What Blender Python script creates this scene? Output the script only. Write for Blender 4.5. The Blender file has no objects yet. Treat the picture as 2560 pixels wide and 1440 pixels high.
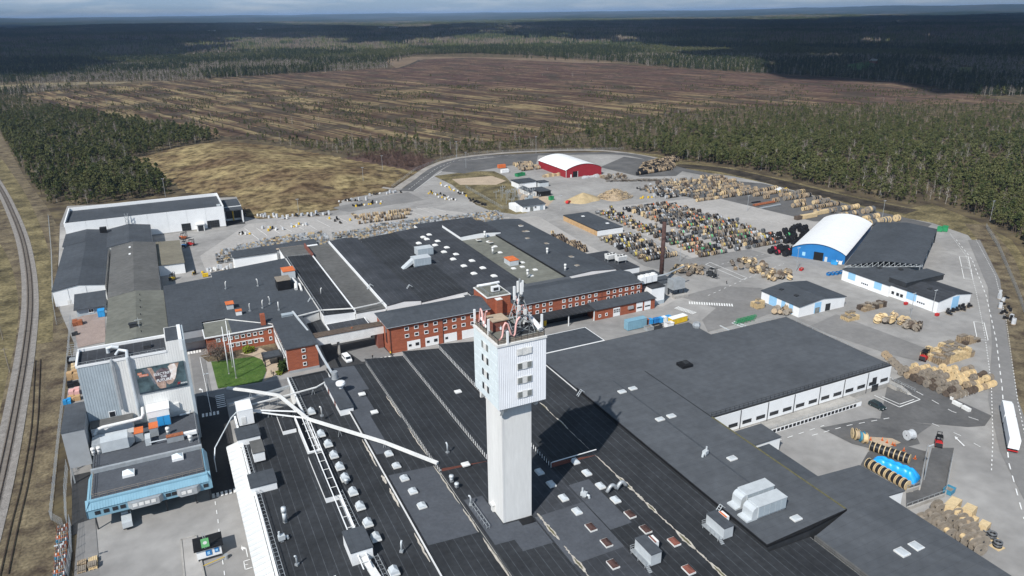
import bpy, math, random
import numpy as np
from mathutils import Vector, Matrix
R_ = random.Random(7)
SC = bpy.context.scene
COL = SC.collection
rad = math.radians
# ---------------------------------------------------------------- camera
FPX, ROLL, PITCH, YAW, CAMH = 1860.0, rad(0.67), rad(20.3), rad(25.6), 111.0
FWD = np.array([math.sin(YAW)*math.cos(PITCH), math.cos(YAW)*math.cos(PITCH), -math.sin(PITCH)])
_r0 = np.array([math.cos(YAW), -math.sin(YAW), 0.0]); _u0 = np.cross(_r0, FWD)
RGT = _r0*math.cos(ROLL) - _u0*math.sin(ROLL)
UPV = _r0*math.sin(ROLL) + _u0*math.cos(ROLL)
cam = bpy.data.objects.new('camera', bpy.data.cameras.new('camera'))
COL.objects.link(cam); SC.camera = cam
cam.data.sensor_width = 36.0; cam.data.lens = FPX/2560.0*36.0
cam.data.clip_start = 1.0; cam.data.clip_end = 120000.0
_m = Matrix.Identity(4)
for _i in range(3):
    _m[_i][0] = RGT[_i]; _m[_i][1] = UPV[_i]; _m[_i][2] = -FWD[_i]
_m[2][3] = CAMH
cam.matrix_world = _m
def P(px, py, z=0.0):
    """world point of height z seen at a pixel of the 2560x1440 photograph"""
    d = FWD*FPX + RGT*(px-1280) - UPV*(py-720)
    t = (z-CAMH)/d[2]
    return (d[0]*t, d[1]*t, z)
def proj(x, y, z=0.0):
    vx, vy, vz = x, y, z-CAMH
    w = vx*FWD[0]+vy*FWD[1]+vz*FWD[2]
    w = np.where(np.abs(w) < 1e-6, 1e-6, w)
    return 1280+FPX*(vx*RGT[0]+vy*RGT[1]+vz*RGT[2])/w, 720-FPX*(vx*UPV[0]+vy*UPV[1]+vz*UPV[2])/w, w
# ---------------------------------------------------------------- light
SUN_EL, SUN_AZ = rad(44.0), rad(35.0)          # shadows run 35 degrees from +X towards +Y
SUND = np.array([math.cos(SUN_AZ)*math.cos(SUN_EL), math.sin(SUN_AZ)*math.cos(SUN_EL), -math.sin(SUN_EL)])
sl = bpy.data.lights.new('sun', 'SUN'); sl.energy = 4.8; sl.angle = rad(0.53); sl.color = (1.0, 0.98, 0.945)
sun = bpy.data.objects.new('sun', sl); COL.objects.link(sun)
sun.rotation_euler = Vector(SUND).to_track_quat('-Z', 'Y').to_euler()
world = bpy.data.worlds.new('World'); SC.world = world; world.use_nodes = True
wn, wl = world.node_tree.nodes, world.node_tree.links
for n in list(wn): wn.remove(n)
sky = wn.new('ShaderNodeTexSky'); sky.sky_type = 'NISHITA'; sky.sun_disc = False
sky.sun_elevation = SUN_EL
sky.sun_rotation = math.atan2(-SUND[0], -SUND[1])
sky.air_density = 1.0; sky.dust_density = 0.3; sky.ozone_density = 1.6
tc = wn.new('ShaderNodeTexCoord')
mp = wn.new('ShaderNodeMapping'); mp.inputs['Scale'].default_value = (5.0, 5.0, 42.0)
wl.new(tc.outputs['Generated'], mp.inputs['Vector'])
cn = wn.new('ShaderNodeTexNoise'); cn.inputs['Scale'].default_value = 2.2; cn.inputs['Detail'].default_value = 7.0
cn.inputs['Roughness'].default_value = 0.55
wl.new(mp.outputs['Vector'], cn.inputs['Vector'])
cr = wn.new('ShaderNodeValToRGB'); cr.color_ramp.elements[0].position = 0.46; cr.color_ramp.elements[1].position = 0.72
cr.color_ramp.elements[0].color = (0, 0, 0, 1); cr.color_ramp.elements[1].color = (0.62, 0.62, 0.62, 1)
wl.new(cn.outputs['Fac'], cr.inputs['Fac'])
veil = wn.new('ShaderNodeMixRGB'); veil.inputs['Fac'].default_value = 0.72; veil.inputs['Color2'].default_value = (2.8, 5.0, 8.3, 1)   # thin high cloud all over
wl.new(sky.outputs['Color'], veil.inputs['Color1'])
mx = wn.new('ShaderNodeMixRGB'); mx.inputs['Color2'].default_value = (8.0, 8.8, 9.6, 1)
wl.new(cr.outputs['Color'], mx.inputs['Fac']); wl.new(veil.outputs['Color'], mx.inputs['Color1'])
bg = wn.new('ShaderNodeBackground'); bg.inputs['Strength'].default_value = 0.075
wl.new(mx.outputs['Color'], bg.inputs['Color'])
wo = wn.new('ShaderNodeOutputWorld'); wl.new(bg.outputs['Background'], wo.inputs['Surface'])
SC.view_settings.view_transform = 'Standard'; SC.view_settings.look = 'None'
SC.view_settings.exposure = 0.12; SC.view_settings.gamma = 1.0; SC.view_settings.use_curve_mapping = False
SC.render.engine = 'CYCLES'
SC.cycles.max_bounces = 6; SC.cycles.diffuse_bounces = 3; SC.cycles.glossy_bounces = 2
SC.cycles.transmission_bounces = 3; SC.cycles.volume_bounces = 0; SC.cycles.transparent_max_bounces = 6
SC.cycles.use_denoising = True; SC.cycles.caustics_reflective = False; SC.cycles.caustics_refractive = False
# ---------------------------------------------------------------- materials
MATS = {}
def mat(name, col, rough=0.85, var=0.16, scale=0.35, col2=None, metal=0.0, bump=0.0, spec=0.25, stripe=None, fine=0.0, stretch=None, obj=False):
    """procedural: base colour broken up by noise in world space; stripe = (axis 0/1/2, period, width share, colour factor)"""
    if name in MATS: return MATS[name]
    m = bpy.data.materials.new(name); m.use_nodes = True
    n, l = m.node_tree.nodes, m.node_tree.links
    b = n['Principled BSDF']
    b.inputs['Roughness'].default_value = rough; b.inputs['Metallic'].default_value = metal
    b.inputs['Specular IOR Level'].default_value = spec
    g = n.new('ShaderNodeNewGeometry')
    pos = g.outputs['Position']
    if obj:
        t = n.new('ShaderNodeTexCoord'); pos = t.outputs['Object']
    v = pos
    if stretch:
        q = n.new('ShaderNodeMapping'); q.inputs['Scale'].default_value = stretch[:3]
        if len(stretch) > 3: q.inputs['Rotation'].default_value = (0, 0, stretch[3])
        l.new(pos, q.inputs['Vector']); v = q.outputs['Vector']
    nz = n.new('ShaderNodeTexNoise'); nz.inputs['Scale'].default_value = scale; nz.inputs['Detail'].default_value = 6.0
    nz.inputs['Roughness'].default_value = 0.6
    l.new(v, nz.inputs['Vector'])
    rp = n.new('ShaderNodeValToRGB')
    rp.color_ramp.elements[0].position = 0.33; rp.color_ramp.elements[1].position = 0.67
    a = [max(0.0, c*(1-var)) for c in col]; c2 = list(col2) if col2 else [min(1.0, c*(1+var)) for c in col]
    rp.color_ramp.elements[0].color = (*a, 1); rp.color_ramp.elements[1].color = (*c2, 1)
    l.new(nz.outputs['Fac'], rp.inputs['Fac'])
    out = rp.outputs['Color']
    if fine:
        n2 = n.new('ShaderNodeTexNoise'); n2.inputs['Scale'].default_value = scale*9.0; n2.inputs['Detail'].default_value = 3.0
        l.new(v, n2.inputs['Vector'])
        r2 = n.new('ShaderNodeMapRange'); r2.inputs['From Min'].default_value = 0.3; r2.inputs['From Max'].default_value = 0.7
        r2.inputs['To Min'].default_value = 1-fine; r2.inputs['To Max'].default_value = 1+fine
        l.new(n2.outputs['Fac'], r2.inputs['Value'])
        mm = n.new('ShaderNodeVectorMath'); mm.operation = 'SCALE'
        l.new(out, mm.inputs[0]); l.new(r2.outputs['Result'], mm.inputs['Scale']); out = mm.outputs['Vector']
    if stripe:
        ax, per, wid, k = stripe
        sx = n.new('ShaderNodeSeparateXYZ'); l.new(pos, sx.inputs[0])
        d = n.new('ShaderNodeMath'); d.operation = 'DIVIDE'; d.inputs[1].default_value = per; l.new(sx.outputs[ax], d.inputs[0])
        fr = n.new('ShaderNodeMath'); fr.operation = 'FRACT'; l.new(d.outputs[0], fr.inputs[0])
        ls = n.new('ShaderNodeMath'); ls.operation = 'LESS_THAN'; ls.inputs[1].default_value = wid; l.new(fr.outputs[0], ls.inputs[0])
        n3 = n.new('ShaderNodeTexNoise'); n3.inputs['Scale'].default_value = 0.6; l.new(pos, n3.inputs['Vector'])
        mu = n.new('ShaderNodeMath'); mu.operation = 'MULTIPLY'; l.new(ls.outputs[0], mu.inputs[0]); l.new(n3.outputs['Fac'], mu.inputs[1])
        ma = n.new('ShaderNodeMath'); ma.operation = 'MULTIPLY_ADD'; ma.inputs[1].default_value = (k-1)*1.6; ma.inputs[2].default_value = 1.0
        l.new(mu.outputs[0], ma.inputs[0])
        mm = n.new('ShaderNodeVectorMath'); mm.operation = 'SCALE'
        l.new(out, mm.inputs[0]); l.new(ma.outputs[0], mm.inputs['Scale']); out = mm.outputs['Vector']
    l.new(out, b.inputs['Base Color'])
    if bump:
        bp = n.new('ShaderNodeBump'); bp.inputs['Strength'].default_value = 0.6; bp.inputs['Distance'].default_value = bump
        n4 = n.new('ShaderNodeTexNoise'); n4.inputs['Scale'].default_value = scale*4; n4.inputs['Detail'].default_value = 4.0
        l.new(v, n4.inputs['Vector']); l.new(n4.outputs['Fac'], bp.inputs['Height']); l.new(bp.outputs['Normal'], b.inputs['Normal'])
    MATS[name] = m
    return m
M = {}
M['roof_black'] = mat('roof_black', (0.027, 0.029, 0.032), 0.8, 0.30, 0.10, fine=0.2, stripe=(0, 2.0, 0.07, 2.6), spec=0.3)
M['roof_dark'] = mat('roof_dark', (0.042, 0.045, 0.051), 0.8, 0.25, 0.1, fine=0.16, stripe=(0, 2.2, 0.06, 1.9), spec=0.3)
M['roof_grey'] = mat('roof_grey', (0.082, 0.088, 0.096), 0.85, 0.10, 0.05, fine=0.12, stripe=(1, 2.0, 0.05, 0.78))
M['roof_slate'] = mat('roof_slate', (0.062, 0.069, 0.078), 0.8, 0.15, 0.07, fine=0.13, stripe=(0, 2.0, 0.05, 0.8))
M['roof_mid'] = mat('roof_mid', (0.115, 0.113, 0.107), 0.85, 0.18, 0.06, fine=0.14, stripe=(1, 1.6, 0.1, 0.85))
M['roof_green'] = mat('roof_green', (0.155, 0.155, 0.13), 0.85, 0.16, 0.05, fine=0.14, stripe=(1, 2.4, 0.08, 0.86))
M['roof_patch'] = mat('roof_patch', (0.078, 0.084, 0.095), 0.85, 0.12, 0.15, fine=0.1)
M['roof_beige'] = mat('roof_beige', (0.19, 0.172, 0.13), 0.85, 0.15, 0.06, fine=0.1, stripe=(1, 1.2, 0.08, 0.88))
M['puddle'] = mat('puddle', (0.46, 0.42, 0.36), 0.7, 0.2, 0.8, fine=0.15)
M['moss'] = mat('moss', (0.12, 0.11, 0.055), 0.9, 0.3, 1.5)
M['white'] = mat('white_cladding', (0.80, 0.80, 0.79), 0.55, 0.035, 0.3, fine=0.03)
M['white_dirty'] = mat('white_dirty', (0.70, 0.69, 0.66), 0.7, 0.1, 0.4, fine=0.08)
M['rib_roof'] = mat('rib_roof', (0.60, 0.60, 0.58), 0.6, 0.06, 0.4, fine=0.05)
M['white_rib'] = mat('white_rib', (0.82, 0.83, 0.85), 0.55, 0.04, 0.3)
M['concrete_white'] = mat('concrete_white', (0.72, 0.71, 0.68), 0.8, 0.05, 0.25, stretch=(1, 1, 0.15), fine=0.04)
M['concrete'] = mat('concrete', (0.36, 0.34, 0.31), 0.9, 0.15, 0.4, fine=0.12)
M['glass_tile'] = mat('glass_tile', (0.74, 0.81, 0.82), 0.25, 0.06, 0.8, spec=0.5)
M['brick'] = mat('brick', (0.31, 0.095, 0.052), 0.9, 0.16, 0.5, fine=0.2, stretch=(1, 1, 4))
M['brick_dark'] = mat('brick_dark', (0.20, 0.075, 0.055), 0.9, 0.16, 0.5, fine=0.2, stretch=(1, 1, 4))
M['glass'] = mat('glass_dark', (0.018, 0.021, 0.025), 0.08, 0.2, 0.5, spec=0.6)
M['glass_pale'] = mat('glass_pale', (0.20, 0.21, 0.20), 0.2, 0.3, 0.5, spec=0.5)
M['black'] = mat('black', (0.012, 0.012, 0.013), 0.6, 0.2, 1.0)
M['dark_steel'] = mat('dark_steel', (0.035, 0.037, 0.04), 0.5, 0.2, 0.6, spec=0.4)
M['galv'] = mat('galvanised', (0.42, 0.44, 0.45), 0.45, 0.12, 0.8, metal=0.35, spec=0.5)
M['galv_light'] = mat('galvanised_light', (0.58, 0.61, 0.62), 0.5, 0.08, 0.6, metal=0.2, spec=0.5)
M['grey_blue'] = mat('grey_blue_cladding', (0.36, 0.41, 0.44), 0.6, 0.08, 0.3, fine=0.05)
M['grey_wall'] = mat('grey_wall', (0.33, 0.34, 0.35), 0.65, 0.08, 0.3)
M['sky_blue'] = mat('sky_blue_paint', (0.20, 0.355, 0.44), 0.55, 0.08, 0.4)
M['light_blue'] = mat('light_blue_paint', (0.30, 0.54, 0.76), 0.55, 0.05, 0.3)
M['blue'] = mat('blue_paint', (0.025, 0.17, 0.42), 0.5, 0.08, 0.3)
M['blue_bright'] = mat('blue_bright', (0.04, 0.30, 0.62), 0.4, 0.1, 0.6)
M['tarp_blue'] = mat('tarp_blue', (0.02, 0.34, 0.75), 0.35, 0.12, 0.8, spec=0.4)
M['red'] = mat('red_cladding', (0.28, 0.022, 0.03), 0.55, 0.08, 0.3)
M['red_paint'] = mat('red_paint', (0.48, 0.03, 0.03), 0.45, 0.12, 0.6)
M['orange'] = mat('orange_paint', (0.62, 0.16, 0.05), 0.55, 0.15, 0.6)
M['rust'] = mat('rust', (0.30, 0.105, 0.05), 0.85, 0.3, 1.2, fine=0.2)
M['rust_dark'] = mat('rust_dark', (0.075, 0.042, 0.036), 0.85, 0.3, 0.8, fine=0.2)
M['yellow'] = mat('yellow_paint', (0.68, 0.45, 0.03), 0.5, 0.1, 0.6)
M['green'] = mat('green_paint', (0.03, 0.25, 0.10), 0.5, 0.12, 0.6)
M['green_sign'] = mat('green_sign', (0.16, 0.46, 0.18), 0.5, 0.06, 0.6)
M['pink'] = mat('pink_tube', (0.74, 0.42, 0.38), 0.4, 0.06, 0.6)
M['wood_new'] = mat('wood_new', (0.60, 0.455, 0.26), 0.8, 0.14, 1.2, fine=0.1)
M['wood'] = mat('wood', (0.35, 0.265, 0.175), 0.85, 0.2, 1.0, fine=0.15)
M['wood_grey'] = mat('wood_grey', (0.24, 0.205, 0.165), 0.9, 0.2, 1.0, fine=0.15)
M['wood_dark'] = mat('wood_dark', (0.105, 0.080, 0.062), 0.9, 0.25, 1.0, fine=0.15)
M['timber'] = mat('timber_cladding', (0.48, 0.31, 0.16), 0.8, 0.15, 0.5, fine=0.1)
M['cable_black'] = mat('cable_black', (0.014, 0.014, 0.016), 0.42, 0.25, 1.5, spec=0.45)
M['cable_grey'] = mat('cable_grey', (0.12, 0.125, 0.13), 0.5, 0.2, 1.5, spec=0.4)
M['cable_pale'] = mat('cable_pale', (0.50, 0.51, 0.52), 0.5, 0.15, 1.5)
M['cable_yellow'] = mat('cable_yellow', (0.50, 0.40, 0.10), 0.5, 0.1, 1.5)
M['cable_orange'] = mat('cable_orange', (0.62, 0.18, 0.08), 0.5, 0.1, 1.5)
M['cable_red'] = mat('cable_red', (0.50, 0.04, 0.07), 0.5, 0.1, 1.5)
M['cable_green'] = mat('cable_green', (0.10, 0.40, 0.17), 0.5, 0.1, 1.5)
M['cable_blue'] = mat('cable_blue', (0.06, 0.24, 0.36), 0.5, 0.1, 1.5)
M['paint'] = mat('road_paint', (0.76, 0.75, 0.72), 0.8, 0.1, 0.8, fine=0.12)
M['asphalt'] = mat('yard_asphalt', (0.272, 0.260, 0.246), 0.95, 0.16, 0.03, fine=0.1, col2=(0.35, 0.335, 0.315))
M['asphalt_pale'] = mat('pale_asphalt', (0.365, 0.345, 0.322), 0.95, 0.1, 0.05, fine=0.08)
M['asphalt_mid'] = mat('mid_asphalt', (0.205, 0.197, 0.188), 0.95, 0.12, 0.06, fine=0.08)
M['asphalt_dark'] = mat('dark_asphalt', (0.105, 0.103, 0.102), 0.9, 0.16, 0.08, fine=0.1, col2=(0.14, 0.136, 0.132))
M['asphalt_new'] = mat('new_asphalt', (0.045, 0.045, 0.046), 0.9, 0.15, 0.15, fine=0.1)
M['gravel'] = mat('gravel', (0.30, 0.275, 0.245), 0.95, 0.2, 0.15, fine=0.2)
M['ballast'] = mat('ballast', (0.235, 0.215, 0.195), 0.95, 0.18, 0.5, fine=0.3)
M['sand'] = mat('sand', (0.42, 0.33, 0.24), 0.95, 0.12, 0.15, fine=0.1)
M['dirt'] = mat('dirt', (0.098, 0.070, 0.050), 0.95, 0.45, 0.16, fine=0.35, col2=(0.205, 0.165, 0.10), bump=0.2)
M['dry_grass'] = mat('dry_grass', (0.105, 0.085, 0.044), 0.95, 0.45, 0.09, fine=0.45, col2=(0.235, 0.192, 0.098), bump=0.3)
M['scrub'] = mat('scrub_ground', (0.072, 0.055, 0.036), 0.95, 0.4, 0.025, fine=0.4, col2=(0.135, 0.105, 0.056))
M['lawn'] = mat('lawn', (0.050, 0.115, 0.016), 0.95, 0.3, 0.25, fine=0.3, col2=(0.085, 0.14, 0.03))
M['peat'] = mat('peat', (0.022, 0.018, 0.015), 0.95, 0.4, 0.12, fine=0.5, col2=(0.075, 0.06, 0.042))
M['rail'] = mat('rail_steel', (0.075, 0.052, 0.04), 0.5, 0.2, 0.5, metal=0.3)
M['sleeper'] = mat('sleeper', (0.20, 0.175, 0.15), 0.9, 0.2, 0.6)
M['bark'] = mat('bark_pine', (0.16, 0.10, 0.065), 0.95, 0.3, 0.8)
M['bark_birch'] = mat('bark_birch', (0.42, 0.39, 0.35), 0.9, 0.3, 0.9)
# ---------------------------------------------------------------- mesh helpers
class MB:
    def __init__(s): s.v = []; s.f = []; s.mi = []; s.cur = 0
    def add(s, vs, fs, mi=None):
        o = len(s.v); s.v += [tuple(map(float, p)) for p in vs]
        s.f += [tuple(i+o for i in f) for f in fs]; s.mi += [s.cur if mi is None else mi]*len(fs); return s
    def box(s, x0, x1, y0, y1, z0, z1, mi=None):
        vs = [(x0,y0,z0),(x1,y0,z0),(x1,y1,z0),(x0,y1,z0),(x0,y0,z1),(x1,y0,z1),(x1,y1,z1),(x0,y1,z1)]
        return s.add(vs, [(0,3,2,1),(4,5,6,7),(0,1,5,4),(1,2,6,5),(2,3,7,6),(3,0,4,7)], mi)
    def obox(s, c, u, v, hu, hv, z0, z1, mi=None):
        """box with horizontal axes u, v (unit) about c (x, y), half sizes hu, hv"""
        vs = []
        for z in (z0, z1):
            for a, b in ((-1,-1),(1,-1),(1,1),(-1,1)):
                vs.append((c[0]+u[0]*hu*a+v[0]*hv*b, c[1]+u[1]*hu*a+v[1]*hv*b, z))
        return s.add(vs, [(0,3,2,1),(4,5,6,7),(0,1,5,4),(1,2,6,5),(2,3,7,6),(3,0,4,7)], mi)
    def prism(s, poly, z0, z1, mi=None, top=None):
        """vertical prism over a counter-clockwise polygon; z1 may be a list of heights"""
        n = len(poly); zt = z1 if isinstance(z1, (list, tuple)) else [z1]*n
        vs = [(p[0], p[1], z0) for p in poly]+[(p[0], p[1], zt[i]) for i, p in enumerate(poly)]
        s.add(vs, [tuple(range(n-1, -1, -1))]+[(i, (i+1) % n, n+(i+1) % n, n+i) for i in range(n)], mi)
        return s.add([(p[0], p[1], zt[i]) for i, p in enumerate(poly)], [tuple(range(n))], top if top is not None else mi)
    def bar(s, a, b, w, h=None, mi=None):
        """square bar from a to b"""
        a = Vector(a); b = Vector(b); d = b-a
        if d.length < 1e-6: return s
        d.normalize(); h = h or w
        up = Vector((0,0,1)) if abs(d.z) < 0.95 else Vector((1,0,0))
        u = d.cross(up).normalized(); v = u.cross(d).normalized()
        vs = [p+u*w/2*i+v*h/2*j for p in (a, b) for i, j in ((-1,-1),(1,-1),(1,1),(-1,1))]
        return s.add(vs, [(0,1,2,3),(7,6,5,4),(0,4,5,1),(1,5,6,2),(2,6,7,3),(3,7,4,0)], mi)
    def tube(s, pts, r, n=8, mi=None, cap=True):
        pts = [Vector(p) for p in pts]; rs = r if isinstance(r, (list, tuple)) else [r]*len(pts)
        vs = []; u = None
        for i, p in enumerate(pts):
            d = (pts[min(i+1, len(pts)-1)]-pts[max(i-1, 0)]).normalized()
            if u is None:
                u = d.cross(Vector((0,0,1)) if abs(d.z) < 0.9 else Vector((1,0,0))).normalized()
            else:
                u = (u-d*u.dot(d)).normalized()
            w = d.cross(u)
            vs += [p+(u*math.cos(2*math.pi*k/n)+w*math.sin(2*math.pi*k/n))*rs[i] for k in range(n)]
        fs = [(i*n+k, i*n+(k+1) % n, (i+1)*n+(k+1) % n, (i+1)*n+k) for i in range(len(pts)-1) for k in range(n)]
        if cap: fs += [tuple(range(n-1, -1, -1)), tuple((len(pts)-1)*n+k for k in range(n))]
        return s.add(vs, fs, mi)
    def cyl(s, c, r, z0, z1, n=14, r1=None, mi=None):
        return s.tube([(c[0], c[1], z0), (c[0], c[1], z1)], [r, r if r1 is None else r1], n, mi)
    def lathe_x(s, prof, n=16, mi=None):
        """closed surface of revolution about the x axis, prof = [(x, r)]"""
        vs = []
        for x, r in prof: vs += [(x, r*math.cos(2*math.pi*k/n), r*math.sin(2*math.pi*k/n)) for k in range(n)]
        fs = [(i*n+k, (i+1)*n+k, (i+1)*n+(k+1) % n, i*n+(k+1) % n) for i in range(len(prof)-1) for k in range(n)]
        fs += [tuple(range(n)), tuple((len(prof)-1)*n+k for k in range(n-1, -1, -1))]
        return s.add(vs, fs, mi)
    def quad(s, a, b, c, d, mi=None): return s.add([a, b, c, d], [(0,1,2,3)], mi)
    def mesh(s, name, mats):
        me = bpy.data.meshes.new(name); me.from_pydata(s.v, [], s.f)
        for m in (mats if isinstance(mats, (list, tuple)) else [mats]):
            me.materials.append(M[m] if isinstance(m, str) else m)
        if any(s.mi): me.polygons.foreach_set('material_index', s.mi)
        me.update(); return me
    def build(s, name, mats, parent=None, smooth=False):
        if parent is not None:
            o = parent
            off = Vector((0,0,0))
            while o is not None: off += o.location; o = o.parent
            s.v = [(p[0]-off.x, p[1]-off.y, p[2]-off.z) for p in s.v]
        me = s.mesh(name, mats)
        if smooth: me.polygons.foreach_set('use_smooth', [True]*len(me.polygons))
        return link(name, me, parent)
    def part(s, name, mats, parent, smooth=False):
        """as build, but the coordinates are already local to the parent"""
        me = s.mesh(name, mats)
        if smooth: me.polygons.foreach_set('use_smooth', [True]*len(me.polygons))
        return link(name, me, parent)
def link(name, me, parent=None):
    o = bpy.data.objects.new(name, me); COL.objects.link(o)
    if parent is not None: o.parent = parent
    return o
def tag(o, label, cat, group=None):
    o['label'] = label; o['category'] = cat
    if group: o['group'] = group
    return o
def thing(name, label, cat, loc=(0,0,0), rz=0.0, group=None):
    o = bpy.data.objects.new(name, None); COL.objects.link(o); o.empty_display_size = 0.5
    o.location = loc; o.rotation_euler = (0, 0, rz)
    return tag(o, label, cat, group)
def struct(name, mb, mats, kind='structure', parent=None):
    o = mb.build(name, mats, parent)
    if parent is None: o['kind'] = kind
    return o
def copy_tree(o, parent=None):
    c = o.copy(); COL.objects.link(c)
    if parent is not None: c.parent = parent
    for ch in o.children: copy_tree(ch, c)
    return c
def inst(name, me, parent, loc, rz=0.0, scale=None):
    o = link(name, me, parent); o.location = loc; o.rotation_euler = (0, 0, rz)
    if scale: o.scale = scale
    return o
ORD = ['first','second','third','fourth','fifth','sixth','seventh','eighth','ninth','tenth','eleventh','twelfth','thirteenth','fourteenth','fifteenth','sixteenth','seventeenth','eighteenth','nineteenth','twentieth','twenty-first','twenty-second','twenty-third','twenty-fourth','twenty-fifth','twenty-sixth','twenty-seventh','twenty-eighth']
def inpoly(x, y, poly):
    """vectorised point in polygon"""
    x = np.asarray(x, float); y = np.asarray(y, float); r = np.zeros(x.shape, bool); n = len(poly)
    for i in range(n):
        x0, y0 = poly[i][:2]; x1, y1 = poly[(i+1) % n][:2]
        if y0 == y1: continue
        c = ((y0 > y) != (y1 > y)) & (x < (x1-x0)*(y-y0)/(y1-y0)+x0)
        r ^= c
    return r
def wpoly(pts, z=0.0): return [P(a, b, z)[:2] for a, b in pts]
def ccw(poly):
    a = sum(poly[i][0]*poly[(i+1) % len(poly)][1]-poly[(i+1) % len(poly)][0]*poly[i][1] for i in range(len(poly)))
    return poly if a > 0 else poly[::-1]
# ================================================================= terrain and ground
def vnoise(x, y, seed=0):
    """smooth value noise, vectorised, 0..1"""
    xi = np.floor(x).astype(np.int64); yi = np.floor(y).astype(np.int64); fx = x-xi; fy = y-yi
    fx = fx*fx*(3-2*fx); fy = fy*fy*(3-2*fy)
    def h(a, b):
        n = (a*374761393+b*668265263+seed*974634777) & 0x7fffffff
        n = ((n ^ (n >> 13))*1274126177) & 0x7fffffff
        return ((n ^ (n >> 16)) & 0xffff)/65535.0
    return (h(xi, yi)*(1-fx)+h(xi+1, yi)*fx)*(1-fy)+(h(xi, yi+1)*(1-fx)+h(xi+1, yi+1)*fx)*fy
def sstep(a, b, x):
    t = np.clip((x-a)/(b-a), 0, 1); return t*t*(3-2*t)
def terrain(x, y):
    x = np.asarray(x, float); y = np.asarray(y, float)
    d = np.hypot(x, y)
    a = sstep(1700, 5200, d)*34+sstep(5000, 14000, d)*46
    z = a*(vnoise(x/1500.0, y/1500.0, 3)*0.65+vnoise(x/620.0+9, y/620.0, 5)*0.35-0.22)
    az = np.degrees(np.arctan2(x, y))-25.6
    far = sstep(12000, 23000, d)*(52+52*vnoise(x/4200.0, y/4200.0, 8)+60*sstep(8, 32, az)*vnoise(x/6000.0, y/5000.0, 11))
    return z+far
ANG = np.radians(np.concatenate([np.linspace(-40, 92, 300), np.linspace(96, 316, 45)]))
RADI = np.concatenate([[0.0], np.geomspace(20, 1500, 24), np.geomspace(1600, 42000, 150)])
tv = [(0.0, 0.0, -0.12)]
for r in RADI[1:]:
    xx = r*np.sin(ANG); yy = r*np.cos(ANG); zz = terrain(xx, yy)-0.12
    tv += list(zip(xx.tolist(), yy.tolist(), zz.tolist()))
nA = len(ANG); tf = [(0, 1+(k+1) % nA, 1+k) for k in range(nA)]
for i in range(len(RADI)-2):
    o = 1+i*nA
    tf += [(o+k, o+(k+1) % nA, o+nA+(k+1) % nA, o+nA+k) for k in range(nA)]
def terrain_material():
    m = bpy.data.materials.new('terrain'); m.use_nodes = True; n, l = m.node_tree.nodes, m.node_tree.links
    b = n['Principled BSDF']; b.inputs['Roughness'].default_value = 1.0; b.inputs['Specular IOR Level'].default_value = 0.05
    g = n.new('ShaderNodeNewGeometry')
    def noise(s, det=6.0):
        q = n.new('ShaderNodeTexNoise'); q.inputs['Scale'].default_value = s; q.inputs['Detail'].default_value = det
        l.new(g.outputs['Position'], q.inputs['Vector']); return q.outputs['Fac']
    def ramp(f, *els):
        q = n.new('ShaderNodeValToRGB'); e = q.color_ramp.elements
        while len(e) < len(els): e.new(0.5)
        for k, (p, c) in enumerate(els): e[k].position = p; e[k].color = (*c, 1)
        l.new(f, q.inputs['Fac']); return q.outputs['Color']
    near = ramp(noise(0.09, 10), (0.32, (0.058, 0.046, 0.034)), (0.5, (0.098, 0.078, 0.052)), (0.68, (0.165, 0.132, 0.075)))
    # far away the single trees melt together: spruce green, clearings, birch woods and a few fields
    far = ramp(noise(0.0011, 7), (0.34, (0.016, 0.026, 0.016)), (0.52, (0.024, 0.035, 0.02)), (0.60, (0.06, 0.055, 0.042)), (0.68, (0.030, 0.042, 0.022)), (0.80, (0.12, 0.115, 0.06)))
    ln = n.new('ShaderNodeVectorMath'); ln.operation = 'LENGTH'; l.new(g.outputs['Position'], ln.inputs[0])
    mr = n.new('ShaderNodeMapRange'); mr.inputs['From Min'].default_value = 2600; mr.inputs['From Max'].default_value = 5200
    l.new(ln.outputs['Value'], mr.inputs['Value'])
    mx = n.new('ShaderNodeMixRGB'); l.new(mr.outputs['Result'], mx.inputs['Fac']); l.new(near, mx.inputs['Color1']); l.new(far, mx.inputs['Color2'])
    l.new(mx.outputs['Color'], b.inputs['Base Color'])
    return m
me = bpy.data.meshes.new('terrain'); me.from_pydata(tv, [], tf); me.materials.append(terrain_material()); me.update()
to = link('terrain', me); to['kind'] = 'structure'
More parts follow.
